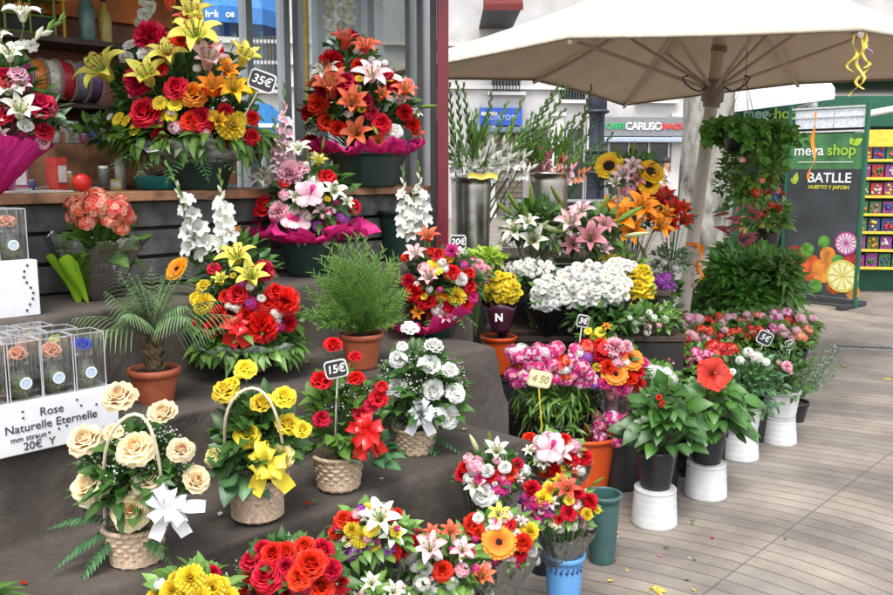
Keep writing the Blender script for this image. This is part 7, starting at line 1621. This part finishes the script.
# blue parasol and blue round sign seen through the kiosk glass
c = at(234, 14, 9); r = empty('blue_parasol', (c.x, 9, 0), 'blue parasol with white lettering seen through the kiosk window', 'parasol'); zt = at(236, -18, 9).z; zb2 = at(236, 20, 9).z
m = MB(); m.lathe([(.02, zt + .2), (.3, zt + .05), (.50, zb2 + .05), (.50, zb2 - .10), (.49, zb2 - .10), (.48, zb2 + .04)], 8, smooth=False); m.build('canopy', plain('parasol_blue', (.04, .22, .62), .6), r); m = MB(); m.tube([(0, 0, 0), (0, 0, zt + .25)], .025, 8); m.build('pole', M_ALU, r)
m = MB(); m.box((0, 0, .04), (.5, .5, .08)); m.build('base', M_DMETAL, r, bevel=.02); text(r, 'cornetto', .11, (0, -.585, zb2 - .04), (R(90), 0, 0), M_CHALK, bold=.003) if False else text(r, 'helados', .09, (-.02, -.485, zb2 - .025), (R(90), 0, 0), M_CHALK, bold=.003)
c = at(262, 122, 7.5); r = empty('round_sign', (c.x, 7.5, 0), 'round blue sign with a white band seen through the kiosk glass', 'sign'); m = MB(); m.tube([(0, .03, 0), (0, .03, c.z + .1)], .025, 8); m.build('post', M_ALU, r)
m = MB(); n = 32; q = .16; m.add([(q * math.cos(6.283 * k / n), 0, c.z + q * math.sin(6.283 * k / n)) for k in range(n)] + [(q * math.cos(6.283 * k / n), .02, c.z + q * math.sin(6.283 * k / n)) for k in range(n)], [tuple(range(n)), tuple(range(2 * n - 1, n - 1, -1))] + [(k, n + k, n + (k + 1) % n, (k + 1) % n) for k in range(n)], 0, 0, None, False); m.build('disc', plain('sign_disc_blue', (.03, .25, .65), .4), r)
m = MB(); m.box((0, -.006, c.z - .03), (.30, .008, .035)); m.build('band', M_CHALK, r)

# ================================================================== LIGHT, CAMERA
w = bpy.data.worlds.new('World'); sc.world = w; w.use_nodes = True; nt = w.node_tree
sky = nt.nodes.new('ShaderNodeTexSky'); sky.sky_type = 'NISHITA'; sky.sun_disc = False; SUN_EL, SUN_AZ = R(62), R(186)
sky.sun_elevation = SUN_EL; sky.sun_rotation = SUN_AZ; sky.air_density = 1.0; sky.dust_density = 2.5; sky.ozone_density = 1.0
bg = nt.nodes['Background']; hs = nt.nodes.new('ShaderNodeHueSaturation'); hs.inputs['Saturation'].default_value = .35; nt.links.new(sky.outputs[0], hs.inputs['Color']); nt.links.new(hs.outputs[0], bg.inputs[0]); bg.inputs[1].default_value = .15
sl = bpy.data.lights.new('sun', 'SUN'); sl.energy = 1.0; sl.angle = R(22); sl.color = (1, .96, .90); so = bpy.data.objects.new('sun', sl); col.objects.link(so)
d = Vector((math.sin(SUN_AZ) * math.cos(SUN_EL), math.cos(SUN_AZ) * math.cos(SUN_EL), math.sin(SUN_EL))); so.rotation_euler = d.to_track_quat('Z', 'Y').to_euler(); so.location = d * 30
cam = bpy.data.cameras.new('camera'); cam.sensor_width = 36; cam.lens = 36 * F / 893; cam.clip_end = 1000; co = bpy.data.objects.new('camera', cam); col.objects.link(co); co.location = (0, 0, H); co.rotation_euler = (R(90) - P, 0, 0); sc.camera = co
sc.view_settings.view_transform = 'Standard'; sc.view_settings.look = 'None'; sc.view_settings.exposure = 1.35; sc.view_settings.gamma = 1; sc.view_settings.use_curve_mapping = False
sc.cycles.max_bounces = 8; sc.cycles.transparent_max_bounces = 24; sc.cycles.use_denoising = True; sc.cycles.caustics_reflective = False; sc.cycles.caustics_refractive = False
